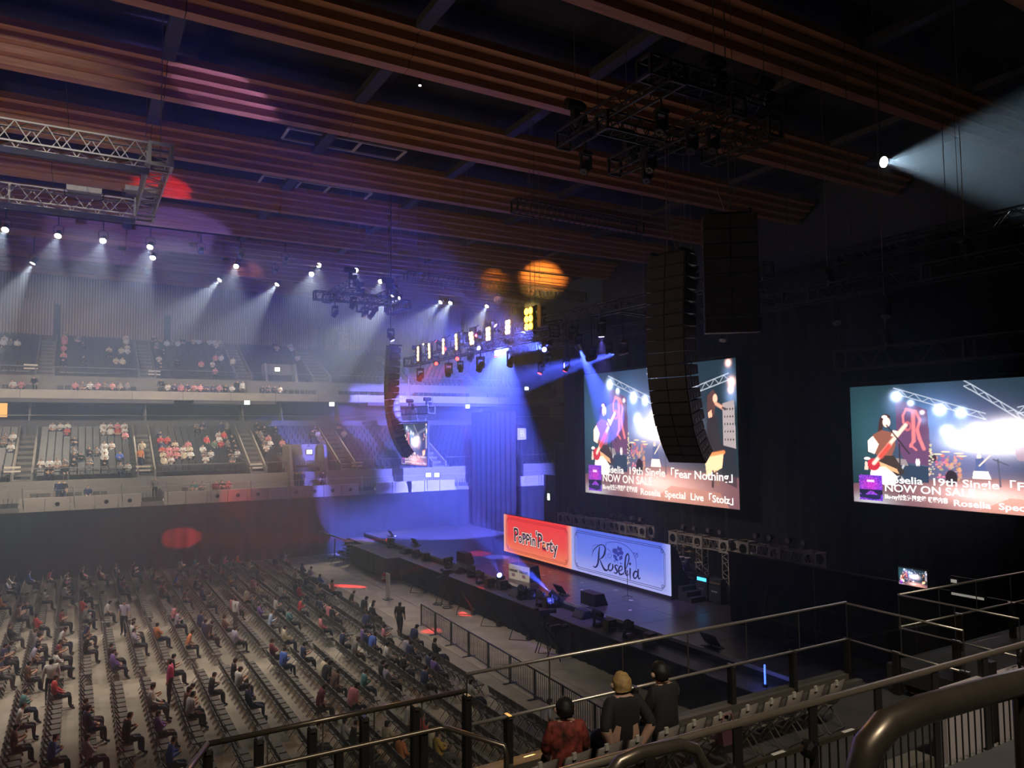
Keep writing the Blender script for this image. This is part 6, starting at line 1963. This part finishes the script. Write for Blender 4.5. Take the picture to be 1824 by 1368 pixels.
FLOORP = [(101, 1012, 'red'), (66, 1029, 'blue'), (105, 1033, 'white'), (127, 1035, 'pink'), (156, 1014, 'pink'), (189, 1010, 'cream'), (76, 1062, 'white'), (107, 1057, 'white'), (11, 1070, 'orange'), (42, 1071, 'grey'), (132, 1083, 'red'), (88, 1108, 'red'), (99, 1102, 'maroon'),
          (202, 1082, 'white'), (272, 1051, 'red'), (300, 1036, 'blue'), (314, 1007, 'white'), (270, 1018, 'green'), (311, 1086, 'pink'), (287, 1126, 'orange'), (386, 994, 'pink'), (419, 985, 'orange'), (384, 996, 'grey'), (413, 1032, 'mustard'), (459, 1051, 'cream'), (527, 1053, 'red'), (522, 1025, 'cream'),
          (567, 1033, 'blue'), (586, 1046, 'orange'), (411, 1075, 'pink'), (474, 1107, 'lightblue'), (595, 1089, 'pink'), (584, 1108, 'pink'), (524, 1130, 'cream'), (689, 1124, 'pink'), (643, 1135, 'purple'), (192, 1178, 'purple'), (105, 1160, 'maroon'), (253, 1238, 'pink'), (289, 1236, 'white'), (353, 1257, 'white'),
          (324, 1252, 'brown'), (310, 1278, 'purple'), (129, 1267, 'black'), (184, 1273, 'navy'), (110, 1330, 'blue'), (63, 1270, 'white'), (305, 1330, 'blue'), (324, 1141, 'orange'), (303, 1173, 'black'), (353, 1217, 'black'), (460, 1233, 'navy'), (8, 1317, 'brown'), (647, 1144, 'blue'), (517, 1173, 'blue'), (505, 1155, 'maroon'),
          (615, 1206, 'brown'), (652, 1209, 'teal'), (693, 1161, 'white'), (724, 1155, 'navy'), (736, 1179, 'black'), (635, 1241, 'pink'), (786, 1188, 'purple'), (632, 1300, 'white'), (762, 1309, 'red'), (780, 1321, 'cream'), (801, 1324, 'mustard'), (694, 1342, 'orange'), (836, 1235, 'white'), (30, 1015, 'grey'), (240, 1000, 'grey'),
          (205, 1000, 'black'), (340, 1000, 'teal'), (360, 1020, 'navy'), (440, 1010, 'cream'), (470, 1020, 'black'), (480, 1085, 'purple'), (560, 1075, 'black'), (350, 1105, 'navy'), (385, 1110, 'brown'), (620, 1065, 'black'), (600, 1140, 'navy'), (700, 1190, 'black'), (560, 1200, 'black'), (20, 1120, 'black'), (45, 1140, 'grey'),
          (30, 1250, 'teal'), (230, 1300, 'black'), (60, 1200, 'brown'), (420, 1195, 'black'), (10, 1165, 'navy'), (340, 1060, 'brown'), (160, 1060, 'black'), (15, 1030, 'black')]
STANDP = [(221, 1095, 'lavender'), (419, 1088, 'white'), (91, 1207, 'white'), (303, 1207, 'hotpink'), (712, 1098, 'black')]
used = {}
plist = []
free = list(sites)
for px, py, c in FLOORP + [(None, None, None)] * 34:
    if px is None:
        for _ in range(40):
            d_, s_ = vis[RND.randrange(len(vis))]
            if s_ not in used:
                break
        c = RND.choice(['black', 'black', 'navy', 'grey', 'brown', 'black', 'white', 'maroon', 'teal', 'cream'])
    else:
        w = atZ(px, py, 0.85)
        s_ = min(sites, key=lambda q: (q[0] - w.x) ** 2 + (q[1] - w.y) ** 2 + (9 if q in used else 0))
    if s_ in used:
        continue
    used[s_] = c
byrow = {}
for s_ in used:
    byrow.setdefault(s_[2], []).append(s_)
for r, L_ in byrow.items():
    L_.sort(key=lambda q: -q[1])
    for i, s_ in enumerate(L_):
        person((s_[0] - 0.02, s_[1], -0.02), RND.uniform(-0.3, 0.3), used[s_], 'person in %s top seated in %s floor row from barrier, %s from the curtain' % (used[s_], ORD[r], ORD[i]), False, 'people seated on the arena floor', RND.uniform(0.94, 1.05))
for i, (px, py, c) in enumerate(STANDP):
    w = atZ(px, py, 1.0)
    person((w.x, w.y, 0), RND.uniform(-3, 3), c, 'person in %s top standing among the floor seats%s' % (c, ', alone before the barrier' if c == 'black' else (', near the seats by the near stand' if py > 1200 else ', in mid floor')), True, 'people standing on the arena floor')
# the rest of the floor crowd, joined
crowd_cols = ['white', 'pink', 'black', 'navy', 'cream', 'red', 'grey', 'lavender']
cm_ = [M('crowd_' + c, PAL[c], 0.85) for c in crowd_cols] + [M('crowd_bottom', (0.03, 0.03, 0.04), 0.85), m_skin, M('crowd_hair', (0.02, 0.014, 0.012), 0.7), m_shoe]
cv = []; cf = []; ci = []
_geo = [([v.co.copy() for v in me_.vertices], [tuple(p.vertices) for p in me_.polygons], [p.material_index for p in me_.polygons]) for me_ in SITS]
_n = 0
for _ in range(900):
    d_, s_ = vis[RND.randrange(len(vis))]
    if s_ in used:
        continue
    used[s_] = 'crowd'
    vv, ff, mm = _geo[RND.randrange(len(_geo))]
    R_ = Matrix.Rotation(RND.uniform(-.3, .3), 3, 'Z')
    k = RND.randrange(8); off_ = len(cv)
    cv += [tuple(R_ @ v + Vector((s_[0] - 0.02, s_[1], -0.02))) for v in vv]
    cf += [tuple(i + off_ for i in f) for f in ff]
    ci += [k if m_ == 0 else 7 + m_ for m_ in mm]
    _n += 1
    if _n >= 50:
        break
me_ = bpy.data.meshes.new('crowd'); me_.from_pydata(cv, [], cf)
for m_ in cm_:
    me_.materials.append(m_)
me_.polygons.foreach_set('material_index', ci); me_.polygons.foreach_set('use_smooth', [True] * len(cf)); me_.update()
tag(put('crowd', me_), 'further seated spectators scattered among the floor seats', 'crowd', kind='stuff')
# white sign panel standing by the front rows
w = atZ(691, 1068, 0)
t = thing('sign_panel', 'narrow white sign panel standing on the floor before the far subwoofers', 'sign', w)
MB().box(-0.03, -0.28, 0.12, 0.03, 0.28, 1.55).build('panel', M('sign_white_panel', (0.75, 0.72, 0.66), 0.5), t); MB().box(-0.25, -0.25, 0, 0.25, 0.25, 0.04).build('foot', m_dkalu, t); MB().box(-0.03, -0.05, 0.04, 0.03, 0.05, 0.12).build('post', m_dkalu, t)

# ------------------------------------------------------------------ people in the far stands
CL = [((0, 30), (765, 830), 4, 'wgc'), ((85, 120), (755, 766), 4, 'wrk'), ((175, 240), (752, 775), 9, 'pwr'), ((125, 165), (790, 825), 7, 'wkg'), ((60, 130), (810, 836), 6, 'wkg'), ((170, 235), (795, 830), 9, 'wgbk'), ((265, 300), (775, 800), 5, 'wrn'), ((268, 310), (800, 822), 6, 'wpc'), ((310, 345), (790, 815), 7, 'wcp'),
      ((350, 385), (800, 822), 4, 'wg'), ((365, 400), (778, 792), 5, 'rwl'), ((395, 442), (788, 815), 8, 'wgk'), ((335, 440), (752, 778), 7, 'kwgn'), ((457, 500), (780, 800), 6, 'gwp'), ((560, 605), (762, 790), 7, 'wgk'), ((455, 495), (757, 778), 4, 'gk')]
CU = [((0, 30), (600, 635), 5, 'wkg'), ((85, 150), (600, 650), 11, 'wkpg'), ((180, 245), (600, 650), 9, 'wkc'), ((268, 330), (600, 622), 9, 'wkg'), ((275, 330), (630, 660), 5, 'wk'), ((345, 400), (595, 620), 7, 'wcg'), ((360, 395), (640, 668), 5, 'wp'), ((485, 545), (605, 635), 5, 'wk')]
CF = [((20, 30), 2, 'wp'), ((150, 240), 8, 'pwkg'), ((272, 435), 11, 'wkpnr'), ((455, 500), 4, 'wk')]
KEY = dict(w='white', g='grey', c='cream', r='red', k='black', p='pink', b='blue', n='navy', l='green')
tier_used = set()
tl = []
for clus, S_, tier in ((CL, SL, 'lower'), (CU, SU, 'upper')):
    for (xa, xb), (ya, yb), n, pal in clus:
        for _ in range(n):
            px = RND.uniform(xa, xb); py = RND.uniform(ya, yb)
            best = None; bd = 1e9
            for s_ in S_:
                if (tier, s_) in tier_used:
                    continue
                q = in_frame(s_[0], s_[1], s_[2] + 0.85)
                dd = (q[0] - px) ** 2 + (q[1] - py) ** 2
                if dd < bd:
                    bd = dd; best = s_
            if bd < 600:
                tier_used.add((tier, best)); tl.append((tier, best, KEY[RND.choice(pal)]))
for (xa, xb), n, pal in CF:
    for _ in range(n):
        px = RND.uniform(xa, xb)
        best = min((s_ for s_ in SF if ('front', s_) not in tier_used), key=lambda s_: abs(in_frame(s_[0], s_[1], s_[2] + 0.8)[0] - px))
        tier_used.add(('front', best)); tl.append(('front', best, KEY[RND.choice(pal)]))
rows = {}
for tier, s_, c in tl:
    rows.setdefault((tier, s_[3]), []).append((s_, c))
for (tier, r), L_ in rows.items():
    L_.sort(key=lambda q: -q[0][0])
    for i, (s_, c) in enumerate(L_):
        lab = 'person in %s top, far upper stand front row, %s from the stage end' % (c, ORD[i]) if tier == 'front' else 'person in %s top, far %s stand row %s, %s from the stage end' % (c, tier, ORD[r], ORD[i])
        person((s_[0], s_[1] - 0.02, s_[2] - 0.02), -math.pi / 2 + RND.uniform(-.4, .4), c, lab, False, 'people seated in the far stands', 1.0)
for px, py, yy, zz, c, w in ((253, 786, 66.6, 7.75, 'cream', 'on the far lower stair, upper of two'), (250, 803, 65.4, 7.2, 'orange', 'on the far lower stair, lower of two'), (575, 850, 62.6, 5.0, 'black', 'on the far deck beside the lower doorway'), (528, 850, 63.4, 5.0, 'black', 'inside the lower doorway, first'), (538, 850, 63.8, 5.0, 'navy', 'inside the lower doorway, second'),
                             (62, 655, 74.2, 13.25, 'black', 'at the stair foot of the far balcony'), (415, 640, 76.8, 15.8, 'cream', 'on the far upper stair'), (422, 672, 73.6, 13.25, 'black', 'on the balcony deck beside another'), (432, 672, 73.7, 13.25, 'white', 'on the balcony deck, in pale trousers'), (287, 668, 73.6, 13.25, 'black', 'on the balcony deck behind the front row'), (105, 860, 62.6, 5.0, 'navy', 'behind the far fascia, first of a pair'), (114, 862, 62.6, 5.0, 'black', 'behind the far fascia, second of a pair'), (276, 860, 62.6, 5.0, 'grey', 'behind the far fascia near the gate')):
    p = atY(px, py, yy)
    person((p.x, yy, zz), -math.pi / 2 + RND.uniform(-.5, .5), c, 'standing person in %s top %s' % (c, w), True, 'people standing in the far stands')
# folding chairs and sitters on the far front deck
for k, px in enumerate((60, 72, 84, 126, 140, 157, 172, 186, 330, 345, 360, 384, 395, 407)):
    p = atY(px, 866, 62.7)
    t = thing('folding_chair', 'folding chair on the far front deck, %s from the picture edge' % ORD[k], 'chair', (p.x, 62.7, 5.0), -math.pi / 2, 'folding chairs on the far deck')
    put('seat', fc_seat, t); put('backrest', fc_back, t); put('leg', fc_leg, t, (0, -0.2, 0)); put('leg', fc_leg, t, (0, 0.2, 0))
    if px in (157, 345, 360, 384, 395, 407):
        c = {157: 'navy', 345: 'teal', 360: 'grey', 384: 'maroon', 395: 'black', 407: 'maroon'}[px]
        person((p.x, 62.72, 4.98), -math.pi / 2, c, 'person in %s top sitting on the far front deck, %s chair from picture edge' % (c, ORD[k]), False, 'people on the far front deck')
# ================================================================== near stand: deck, glass balustrade, rails, chairs, people
DZ = 4.9
m_dk = M('near_deck', (0.05, 0.047, 0.045), 0.7, noise=0.2, scale=2)
m_post = M('dark_post', (0.03, 0.028, 0.027), 0.5, 0.3)
m_rail = M('rail_steel', (0.72, 0.66, 0.57), 0.34, 0.85, noise=0.05, scale=30)
m_railb = M('rail_bronze', (0.20, 0.165, 0.125), 0.32, 0.75, noise=0.08, scale=20)
m_gl = bpy.data.materials.new('clear_glass'); m_gl.use_nodes = True
_nt = m_gl.node_tree; _nt.nodes.clear()
_o = _nt.nodes.new('ShaderNodeOutputMaterial'); _mx = _nt.nodes.new('ShaderNodeMixShader'); _tr = _nt.nodes.new('ShaderNodeBsdfTransparent'); _gs = _nt.nodes.new('ShaderNodeBsdfGlossy'); _fr = _nt.nodes.new('ShaderNodeMath'); _lw = _nt.nodes.new('ShaderNodeLayerWeight'); _fr.operation = 'MULTIPLY_ADD'; _pw = _nt.nodes.new('ShaderNodeMath'); _pw.operation = 'POWER'; _pw.inputs[1].default_value = 4.0; _nt.links.new(_lw.outputs['Facing'], _pw.inputs[0]); _nt.links.new(_pw.outputs[0], _fr.inputs[0]); _fr.inputs[1].default_value = 0.5; _fr.inputs[2].default_value = 0.035
_tr.inputs['Color'].default_value = (0.93, 0.955, 0.95, 1); _gs.inputs['Roughness'].default_value = 0.02
_nt.links.new(_fr.outputs[0], _mx.inputs[0]); _nt.links.new(_tr.outputs[0], _mx.inputs[1]); _nt.links.new(_gs.outputs[0], _mx.inputs[2]); _nt.links.new(_mx.outputs[0], _o.inputs[0])

dk_ = MB().box(-12, 5.0, DZ - 0.35, 13.75, 10.1, DZ).box(13.75, 5.0, DZ - 0.35, 15.3, 7.5, DZ).box(15.3, 5.0, DZ - 0.35, 24, 10.1, DZ).build('floor_near_deck', m_dk)
tag(dk_, 'dark walkway deck of the near stand under the folding chairs', 'deck', kind='structure')
nb = MB().box(-12, 9.7, 0, 24, 9.9, DZ - 0.35).build('wall_near_deck', m_cloth)
tag(nb, 'dark wall below the near stand deck', 'wall', kind='structure')
nk = MB().box(5.0, 9.86, DZ, 13.75, 10.12, DZ + 0.1).box(5.0, 9.6, DZ, 13.75, 9.72, DZ + 0.05).build('trim_1', M('kerb_metal', (0.18, 0.16, 0.135), 0.45, 0.5)); tag(nk, 'low metal kerb under the near glass balustrade', 'kerb', kind='structure')
# rising tiers of the near stand
mb = MB()
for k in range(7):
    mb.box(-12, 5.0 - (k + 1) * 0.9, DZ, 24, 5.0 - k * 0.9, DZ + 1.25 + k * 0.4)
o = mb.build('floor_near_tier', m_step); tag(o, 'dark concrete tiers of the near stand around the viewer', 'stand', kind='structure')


def balustrade(name, label, p0, p1, zt, zl, posts, glass_w, rail_r=0.03, lower=True, rail_m=None):
    """glass balustrade from p0 to p1 (x, y); zt top rail, zl lower rail, posts at given fractions"""
    a = Vector((p0[0], p0[1], 0)); b = Vector((p1[0], p1[1], 0))
    t = thing(name, label, 'balustrade', (a.x, a.y, DZ))
    d = b - a; L = d.length; u = d.normalized()
    rm = rail_m or m_rail
    MB().tube((0, 0, zt - DZ), d + Vector((0, 0, zt - DZ)), rail_r, n=10).build('top_rail', rm, t, smooth=True)
    if lower:
        MB().tube((0, 0, zl - DZ), d + Vector((0, 0, zl - DZ)), rail_r * 0.9, n=10).build('lower_rail', rm, t, smooth=True)
    n = max(1, round(L / glass_w))
    for k in range(n):
        s0, s1 = L * k / n + 0.015, L * (k + 1) / n - 0.015
        q = u.cross(Vector((0, 0, 1))) * 0.006
        quad_prism(MB(), [u * s0 - q + Vector((0, 0, 0.12)), u * s1 - q + Vector((0, 0, 0.12)), u * s1 + q + Vector((0, 0, 0.12)), u * s0 + q + Vector((0, 0, 0.12))],
                   [u * s0 - q + Vector((0, 0, zt - DZ - 0.02)), u * s1 - q + Vector((0, 0, zt - DZ - 0.02)), u * s1 + q + Vector((0, 0, zt - DZ - 0.02)), u * s0 + q + Vector((0, 0, zt - DZ - 0.02))]).build('glass_pane', m_gl, t)
        bar('pane_joint', u * (L * k / n) + Vector((0, 0, zl - DZ if lower else 0.1)), u * (L * k / n) + Vector((0, 0, zt - DZ)), 0.016, 0.016, m_chrome, t)
    bar('pane_joint', d + Vector((0, 0, zl - DZ)), d + Vector((0, 0, zt - DZ)), 0.016, 0.016, m_chrome, t)
    for f in posts:
        p = u * (L * f)
        bar('post', p + Vector((0, 0, 0)), p + Vector((0, 0, zl - DZ)), 0.12, 0.1, m_post, t)
        bar('post_cap', p + Vector((0, -0.08, zl - DZ)), p + Vector((0, 0.08, zl - DZ)), 0.06, 0.05, m_chrome, t)
    return t


balustrade('glass_balustrade', 'long glass balustrade with steel top rail before the near folding chairs', (5.05, 10.0), (13.72, 9.9), 6.42, 5.68, (0.08, 0.36, 0.62, 0.81, 1.0), 1.45, 0.028)
balustrade('glass_balustrade', 'glass balustrade return beside the gap, nearer the chairs', (13.72, 9.9), (13.6, 7.5), 6.4, 5.68, (0.45, 1.0), 1.2, 0.022)
balustrade('glass_balustrade', 'glass balustrade return beyond the gap', (15.35, 9.8), (15.3, 7.4), 6.4, 5.7, (0.5,), 1.2, 0.022)
balustrade('glass_balustrade', 'glass balustrade beyond the gap running to the picture edge', (15.35, 9.8), (22.5, 9.55), 6.4, 5.72, (0.3, 0.6, 1.0), 1.4, 0.026)
balustrade('glass_balustrade', 'bronze-railed glass balustrade at the bottom of the floor seats', (1.45, 9.75), (4.92, 9.75), 6.28, 6.2, (0.0, 0.17, 0.36, 0.56, 0.77, 1.0), 0.7, 0.035, False, m_railb)
balustrade('glass_balustrade', 'short bronze-railed balustrade return at the bottom picture edge', (1.45, 9.75), (0.8, 8.4), 6.28, 6.2, (1.0,), 0.8, 0.035, False, m_railb)
# stair guard in front of it
t = thing('stair_guard', 'dark bronze stair guard rail at the bottom of the picture', 'rail', (1.2, 8.95, DZ))
MB().path([(-1.0, 0.0, 1.3), (0.6, 0.0, 1.3), (2.9, -0.05, 1.3), (3.0, -0.1, 1.3), (3.35, -0.95, 1.3), (3.36, -0.97, 1.2), (3.36, -0.97, 0.0)], 0.032, 8).build('rail', m_railb, t, smooth=True)
for x in (-0.6, 0.5, 1.6, 2.7):
    bar('post', (x, 0, 0), (x, 0, 1.28), 0.09, 0.09, m_post, t)
# big guard rail before the tiers
t = thing('guard_rail', 'long bronze handrail on flat posts with pickets before the viewer', 'rail', (0, 5.0, 6.1))
RZ = 7.32 - 6.1
MB().tube((-6, 0.02, RZ + 0.08), (14.5, 0.0, RZ - 0.12), 0.035, n=12).build('handrail', M('handrail_bronze', (0.6, 0.5, 0.38), 0.32, 0.8), t, smooth=True)
rz_at = lambda x: RZ + 0.02 - 0.0098 * (x - 0)
for k in range(16):
    x = -1.0 + k * 1.05
    MB().box(x - 0.055, -0.012, 0.0, x + 0.055, 0.012, rz_at(x) - 0.02).build('flat_post', m_post, t)
    MB().box(x + 0.06, -0.02, rz_at(x) - 0.42, x + 0.98, 0.02, rz_at(x) - 0.375).build('mid_bar', m_railb, t)
    MB().box(x + 0.45, -0.022, rz_at(x) - 0.374, x + 0.62, 0.018, rz_at(x) - 0.37).build('mid_label', M('label_white', (0.7, 0.68, 0.62), 0.5), t)
    if 3 <= k < 12 and k % 1 == 0:
        MB().lathe((x + 0.95, -0.03, rz_at(x) - 0.42), [(0.05, -0.06), (0.085, -0.03), (0.085, 0.05), (0.05, 0.08)], 10, 'Y').build('black_clamp', m_black, t)
    for j in range(7):
        bar('picket', (x + 0.1 + j * 0.135, 0, 0.0), (x + 0.1 + j * 0.135, 0, rz_at(x) - 0.4), 0.014, 0.014, m_post, t)
kb = MB().box(-6, 4.9, 6.05, 14.5, 5.06, 6.14).build('trim_2', m_concd); tag(kb, 'concrete kerb under the long bronze handrail', 'kerb', kind='structure')
# pale panel and post blocks on the right behind the handrail
t = thing('parapet_block', 'pale parapet panels with dark posts beside the handrail at the picture edge', 'parapet', (10.9, 6.3, DZ - 0.45))
for k in range(3):
    MB().box(0.0 + k * 1.15, 0, 0.6, 1.05 + k * 1.15, 0.12, 1.75 - k * 0.02).build('panel', M('parapet_pale', (0.5, 0.45, 0.45), 0.6), t)
    MB().box(1.05 + k * 1.15, -0.1, 0, 1.2 + k * 1.15, 0.1, 2.0).build('post', m_post, t)
MB().box(-2.8, 0.2, 0.0, 0.0, 0.5, 0.75).build('low_wall', M('parapet_wall', (0.13, 0.12, 0.10), 0.8), t)
MB().path([(1.9 + 0.25 * math.cos(a * 0.5), -0.2, 1.9 + 0.3 * math.sin(a * 0.5)) for a in range(26)], 0.022, 6).build('cable_loop', m_black, t)
# close handrails right before the viewer
t = thing('aisle_handrail', 'thick bronze aisle handrail with bent end at the picture corner', 'rail', (2.1, 1.45, 7.4))
MB().path([(0.0, 0.05, 0.0), (0.0, 0.05, 1.35), (0.015, 0.05, 1.52), (0.06, 0.05, 1.6), (0.16, 0.05, 1.65), (0.35, 0.05, 1.66), (0.8, 0.05, 1.645), (1.8, 0.05, 1.6)], 0.047, 14).build('tube', m_railb, t, smooth=True)
MB().lathe((1.0, 0.05, 0.0), [(0.035, 0), (0.035, 1.6)], 10).build('post', m_railb, t)
t = thing('aisle_handrail', 'small arched bronze handrail at the bottom of the picture', 'rail', (2.2, 2.9, 7.3))
MB().path([(0.0, 0.0, 0.0), (0.0, 0.0, 0.98), (0.02, 0, 1.06), (0.08, 0, 1.11), (0.2, 0, 1.125), (0.46, 0, 1.11), (0.56, 0, 1.07), (0.62, 0, 0.98), (0.66, 0, 0.8), (0.68, 0, 0.0)], 0.034, 12).build('tube', m_railb, t, smooth=True)
# black tip-up seat backs at the corner
for k, (x, y, z) in enumerate(((2.55, 1.05, 7.95), (3.02, 1.02, 7.98), (1.95, 1.1, 7.8))):
    t = thing('stand_seat', 'black seat back right before the viewer, ' + ('middle one at the corner', 'one at the picture corner', 'lowest one at the bottom edge')[k], 'seat', (x, y, z), 0, 'seats before the viewer')
    mb = MB(); prof = []
    n = 12
    for i in range(n + 1):
        a = math.pi * i / n
        prof.append((0.25 * math.cos(a), 0.62 + 0.16 * math.sin(a) ** 0.7))
    poly = [(0.25, 0.0)] + prof + [(-0.25, 0.0)]
    mb.prism(poly, -0.04, 0.05, 'XZ').build('backrest', m_seat, t)
    MB().path([(px_, -0.045, pz_ + 0.012) for px_, pz_ in prof], 0.016, 6).build('edge_piping', m_railb, t)
    MB().box(-0.24, 0.05, 0.0, 0.24, 0.45, 0.1).build('seat_pan', m_seat, t); MB().box(-0.05, -0.03, -0.4, 0.05, 0.04, 0.0).build('pedestal', m_black, t)

# folding chairs on the near deck
m_fold = M('chair_plastic', (0.19, 0.165, 0.14), 0.4, noise=0.1, scale=20)


def deck_chair(x, y, k):
    t = thing('folding_chair', 'black folding chair behind the near glass balustrade, %s from the picture bottom' % ORD[k], 'chair', (x, y, DZ), math.pi / 2 + 0.12, 'folding chairs on the near deck')
    mb = MB()
    prof = []
    for i in range(9):
        a = -1 + 2 * i / 8
        prof.append((-0.27 - 0.05 * (1 - a * a), a * 0.23))
    n = len(prof)
    vs = []
    for z, dx in ((0.56, 0.06), (0.6, 0.05), (0.86, -0.02)):
        for px_, py_ in prof:
            vs.append((px_ + dx, py_ * (0.86 if z == 0.56 else 1.0), z - (0.03 * abs(py_ / 0.23) ** 2 if z > 0.8 else 0)))
    vs += [(v[0] + 0.018, v[1], v[2]) for v in vs]
    m_ = 3 * n
    fs = []
    for l_ in range(2):
        for i in range(n - 1):
            fs += [(l_ * n + i, l_ * n + i + 1, (l_ + 1) * n + i + 1, (l_ + 1) * n + i), (m_ + l_ * n + i, m_ + (l_ + 1) * n + i, m_ + (l_ + 1) * n + i + 1, m_ + l_ * n + i + 1)]
    for i in range(n - 1):
        fs += [(i, m_ + i, m_ + i + 1, i + 1), (2 * n + i, 2 * n + i + 1, m_ + 2 * n + i + 1, m_ + 2 * n + i)]
    for l_ in range(2):
        fs += [(l_ * n, (l_ + 1) * n, m_ + (l_ + 1) * n, m_ + l_ * n), (l_ * n + n - 1, m_ + l_ * n + n - 1, m_ + (l_ + 1) * n + n - 1, (l_ + 1) * n + n - 1)]
    b = mb.add(vs, fs).build('backrest', m_fold, t, smooth=True)
    MB().path([(px_ + 0.06 - 0.012, py_ * 0.88, 0.55) for px_, py_ in prof], 0.012, 6).build('lower_edge', m_railb, b)
    MB().path([(-0.2, -0.2, 0.45), (-0.1, -0.215, 0.45), (0.18, -0.21, 0.45), (0.21, 0, 0.45), (0.18, 0.21, 0.45), (-0.1, 0.215, 0.45), (-0.2, 0.2, 0.45)], 0.013, 6).build('seat_edge', m_railb, t)
    MB().box(-0.2, -0.2, 0.43, 0.2, 0.2, 0.455).build('seat', m_fold, t)
    for s_ in (-1, 1):
        MB().path([(-0.29, s_ * 0.235, 0.84), (-0.2, s_ * 0.235, 0.5), (0.0, s_ * 0.235, 0.28), (0.2, s_ * 0.235, 0.012)], 0.012, 6).build('leg', m_chrome, t)
        MB().path([(0.14, s_ * 0.215, 0.44), (-0.05, s_ * 0.215, 0.24), (-0.25, s_ * 0.215, 0.012)], 0.012, 6).build('leg', m_chrome, t)
    MB().tube((-0.25, -0.215, 0.03), (-0.25, 0.215, 0.03), 0.011).build('stretcher', m_chrome, t)
    MB().box(-0.335, 0.07, 0.8, -0.325 + 0.02, 0.13, 0.885).build('number_tag', M('tag_white', (0.5, 0.47, 0.4), 0.6), t)
    return t


for k in range(12):
    deck_chair(5.25 + k * 0.53 + (0.05 if k > 6 else 0), 8.55 - 0.0 * k, k)

# three people by the balustrade, seen from behind
m_print = M('shirt_print', (0.20, 0.035, 0.025), 0.8, noise=0.95, scale=9)


def near_person(p, rz, pose, colour, label, hairmat=None, topmat=None, s_=1.0, bob=False):
    me = body_mesh('person', pose, 2, fingers=True, fat=1.22)
    o = put('person', me, None, p, (0, 0, rz), (s_,) * 3)
    o.color = (*PAL[colour], 1)
    tag(o, label, 'person')
    if topmat:
        me.materials[0] = topmat
    # hair as its own shell around the head
    h = Vector(pose['head']); c = Vector(pose['crown']); ax = (c - Vector(pose['neck'])).normalized()
    mb = MB(); n = 14; rows_ = 9
    u = Vector((1, 0, 0)); u = (u - ax * u.dot(ax)).normalized(); w = ax.cross(u)
    base = len(mb.v)
    for j in range(rows_ + 1):
        th = math.pi * 0.7 * j / rows_
        for i in range(n):
            a = 2 * math.pi * i / n
            front = math.cos(a)
            tt = min(th, math.pi * (0.30 if front > 0.5 else 0.7))
            r = 0.122 + 0.006 * math.sin(i * 5.3 + j * 2.1)
            mb.v.append(tuple(h + ax * 0.02 + ax * (math.cos(tt) * (r + 0.012)) + (u * math.cos(a) * 1.06 + w * math.sin(a) * 0.92) * (max(math.sin(tt), 0.9) if (bob and tt > math.pi / 2) else math.sin(tt)) * r - u * 0.012))
    for j in range(rows_):
        for i in range(n):
            mb.f.append((j * n + i, j * n + (i + 1) % n, (j + 1) * n + (i + 1) % n, (j + 1) * n + i)); mb.mi.append(0)
    mb.build('hair', hairmat or M('hair_black', (0.012, 0.010, 0.010), 0.6, noise=0.4, scale=30), o, smooth=True)
    for s2 in (-1, 1):
        MB().lathe(tuple(h + w * s2 * 0.105 + u * 0.012), [(0.012, -0.028), (0.03, -0.01), (0.026, 0.02), (0.01, 0.034)], 8).build('ear', m_skin, o, smooth=True)
    return o


ps1 = sit_pose(0.0, 'lap'); ps1['_sleeve'] = 2
near_person((5.72, 8.42, DZ + 0.0), math.pi / 2 - 0.35, ps1, 'maroon', 'dark-haired person in red and black printed shirt sitting by the balustrade', topmat=m_print, s_=1.12)
ps2 = sit_pose(-0.04, 'lap'); ps2['_sleeve'] = 2
ps2.update(ell=(-.2, .28, .82), wrl=(-.14, .2, .6), hal=(-.1, .18, .52), elr=(-.2, -.3, .82), wrr=(-.14, -.2, .6), har=(-.1, -.18, .52))
near_person((6.72, 8.5, DZ + 0.02), math.pi / 2 - 0.25, ps2, 'black', 'blond person in black shirt leaning back on both hands by the balustrade', M('hair_blond', (0.46, 0.29, 0.11), 0.6, noise=0.3, scale=30), s_=1.22, bob=True)
near_person((7.55, 8.55, DZ + 0.02), math.pi / 2 + 0.1, dict(sit_pose(0.03, 'cross')), 'black', 'dark-haired person in black top with mauve collar sitting beside the blond one', s_=1.2)
t = thing('bag', 'dark handbag hanging on a near folding chair', 'bag', (8.5, 8.2, DZ + 0.42))
MB().prism([(-0.16, 0.0), (0.16, 0.0), (0.19, 0.24), (-0.19, 0.24)], -0.06, 0.06, 'XZ').build('pouch', M('bag_brown', (0.10, 0.04, 0.05), 0.6), t)
MB().path([(-0.14, 0, 0.23), (-0.08, 0, 0.42), (0.08, 0, 0.42), (0.14, 0, 0.23)], 0.014, 6).build('strap', M('strap_mauve', (0.25, 0.12, 0.13), 0.6), t)
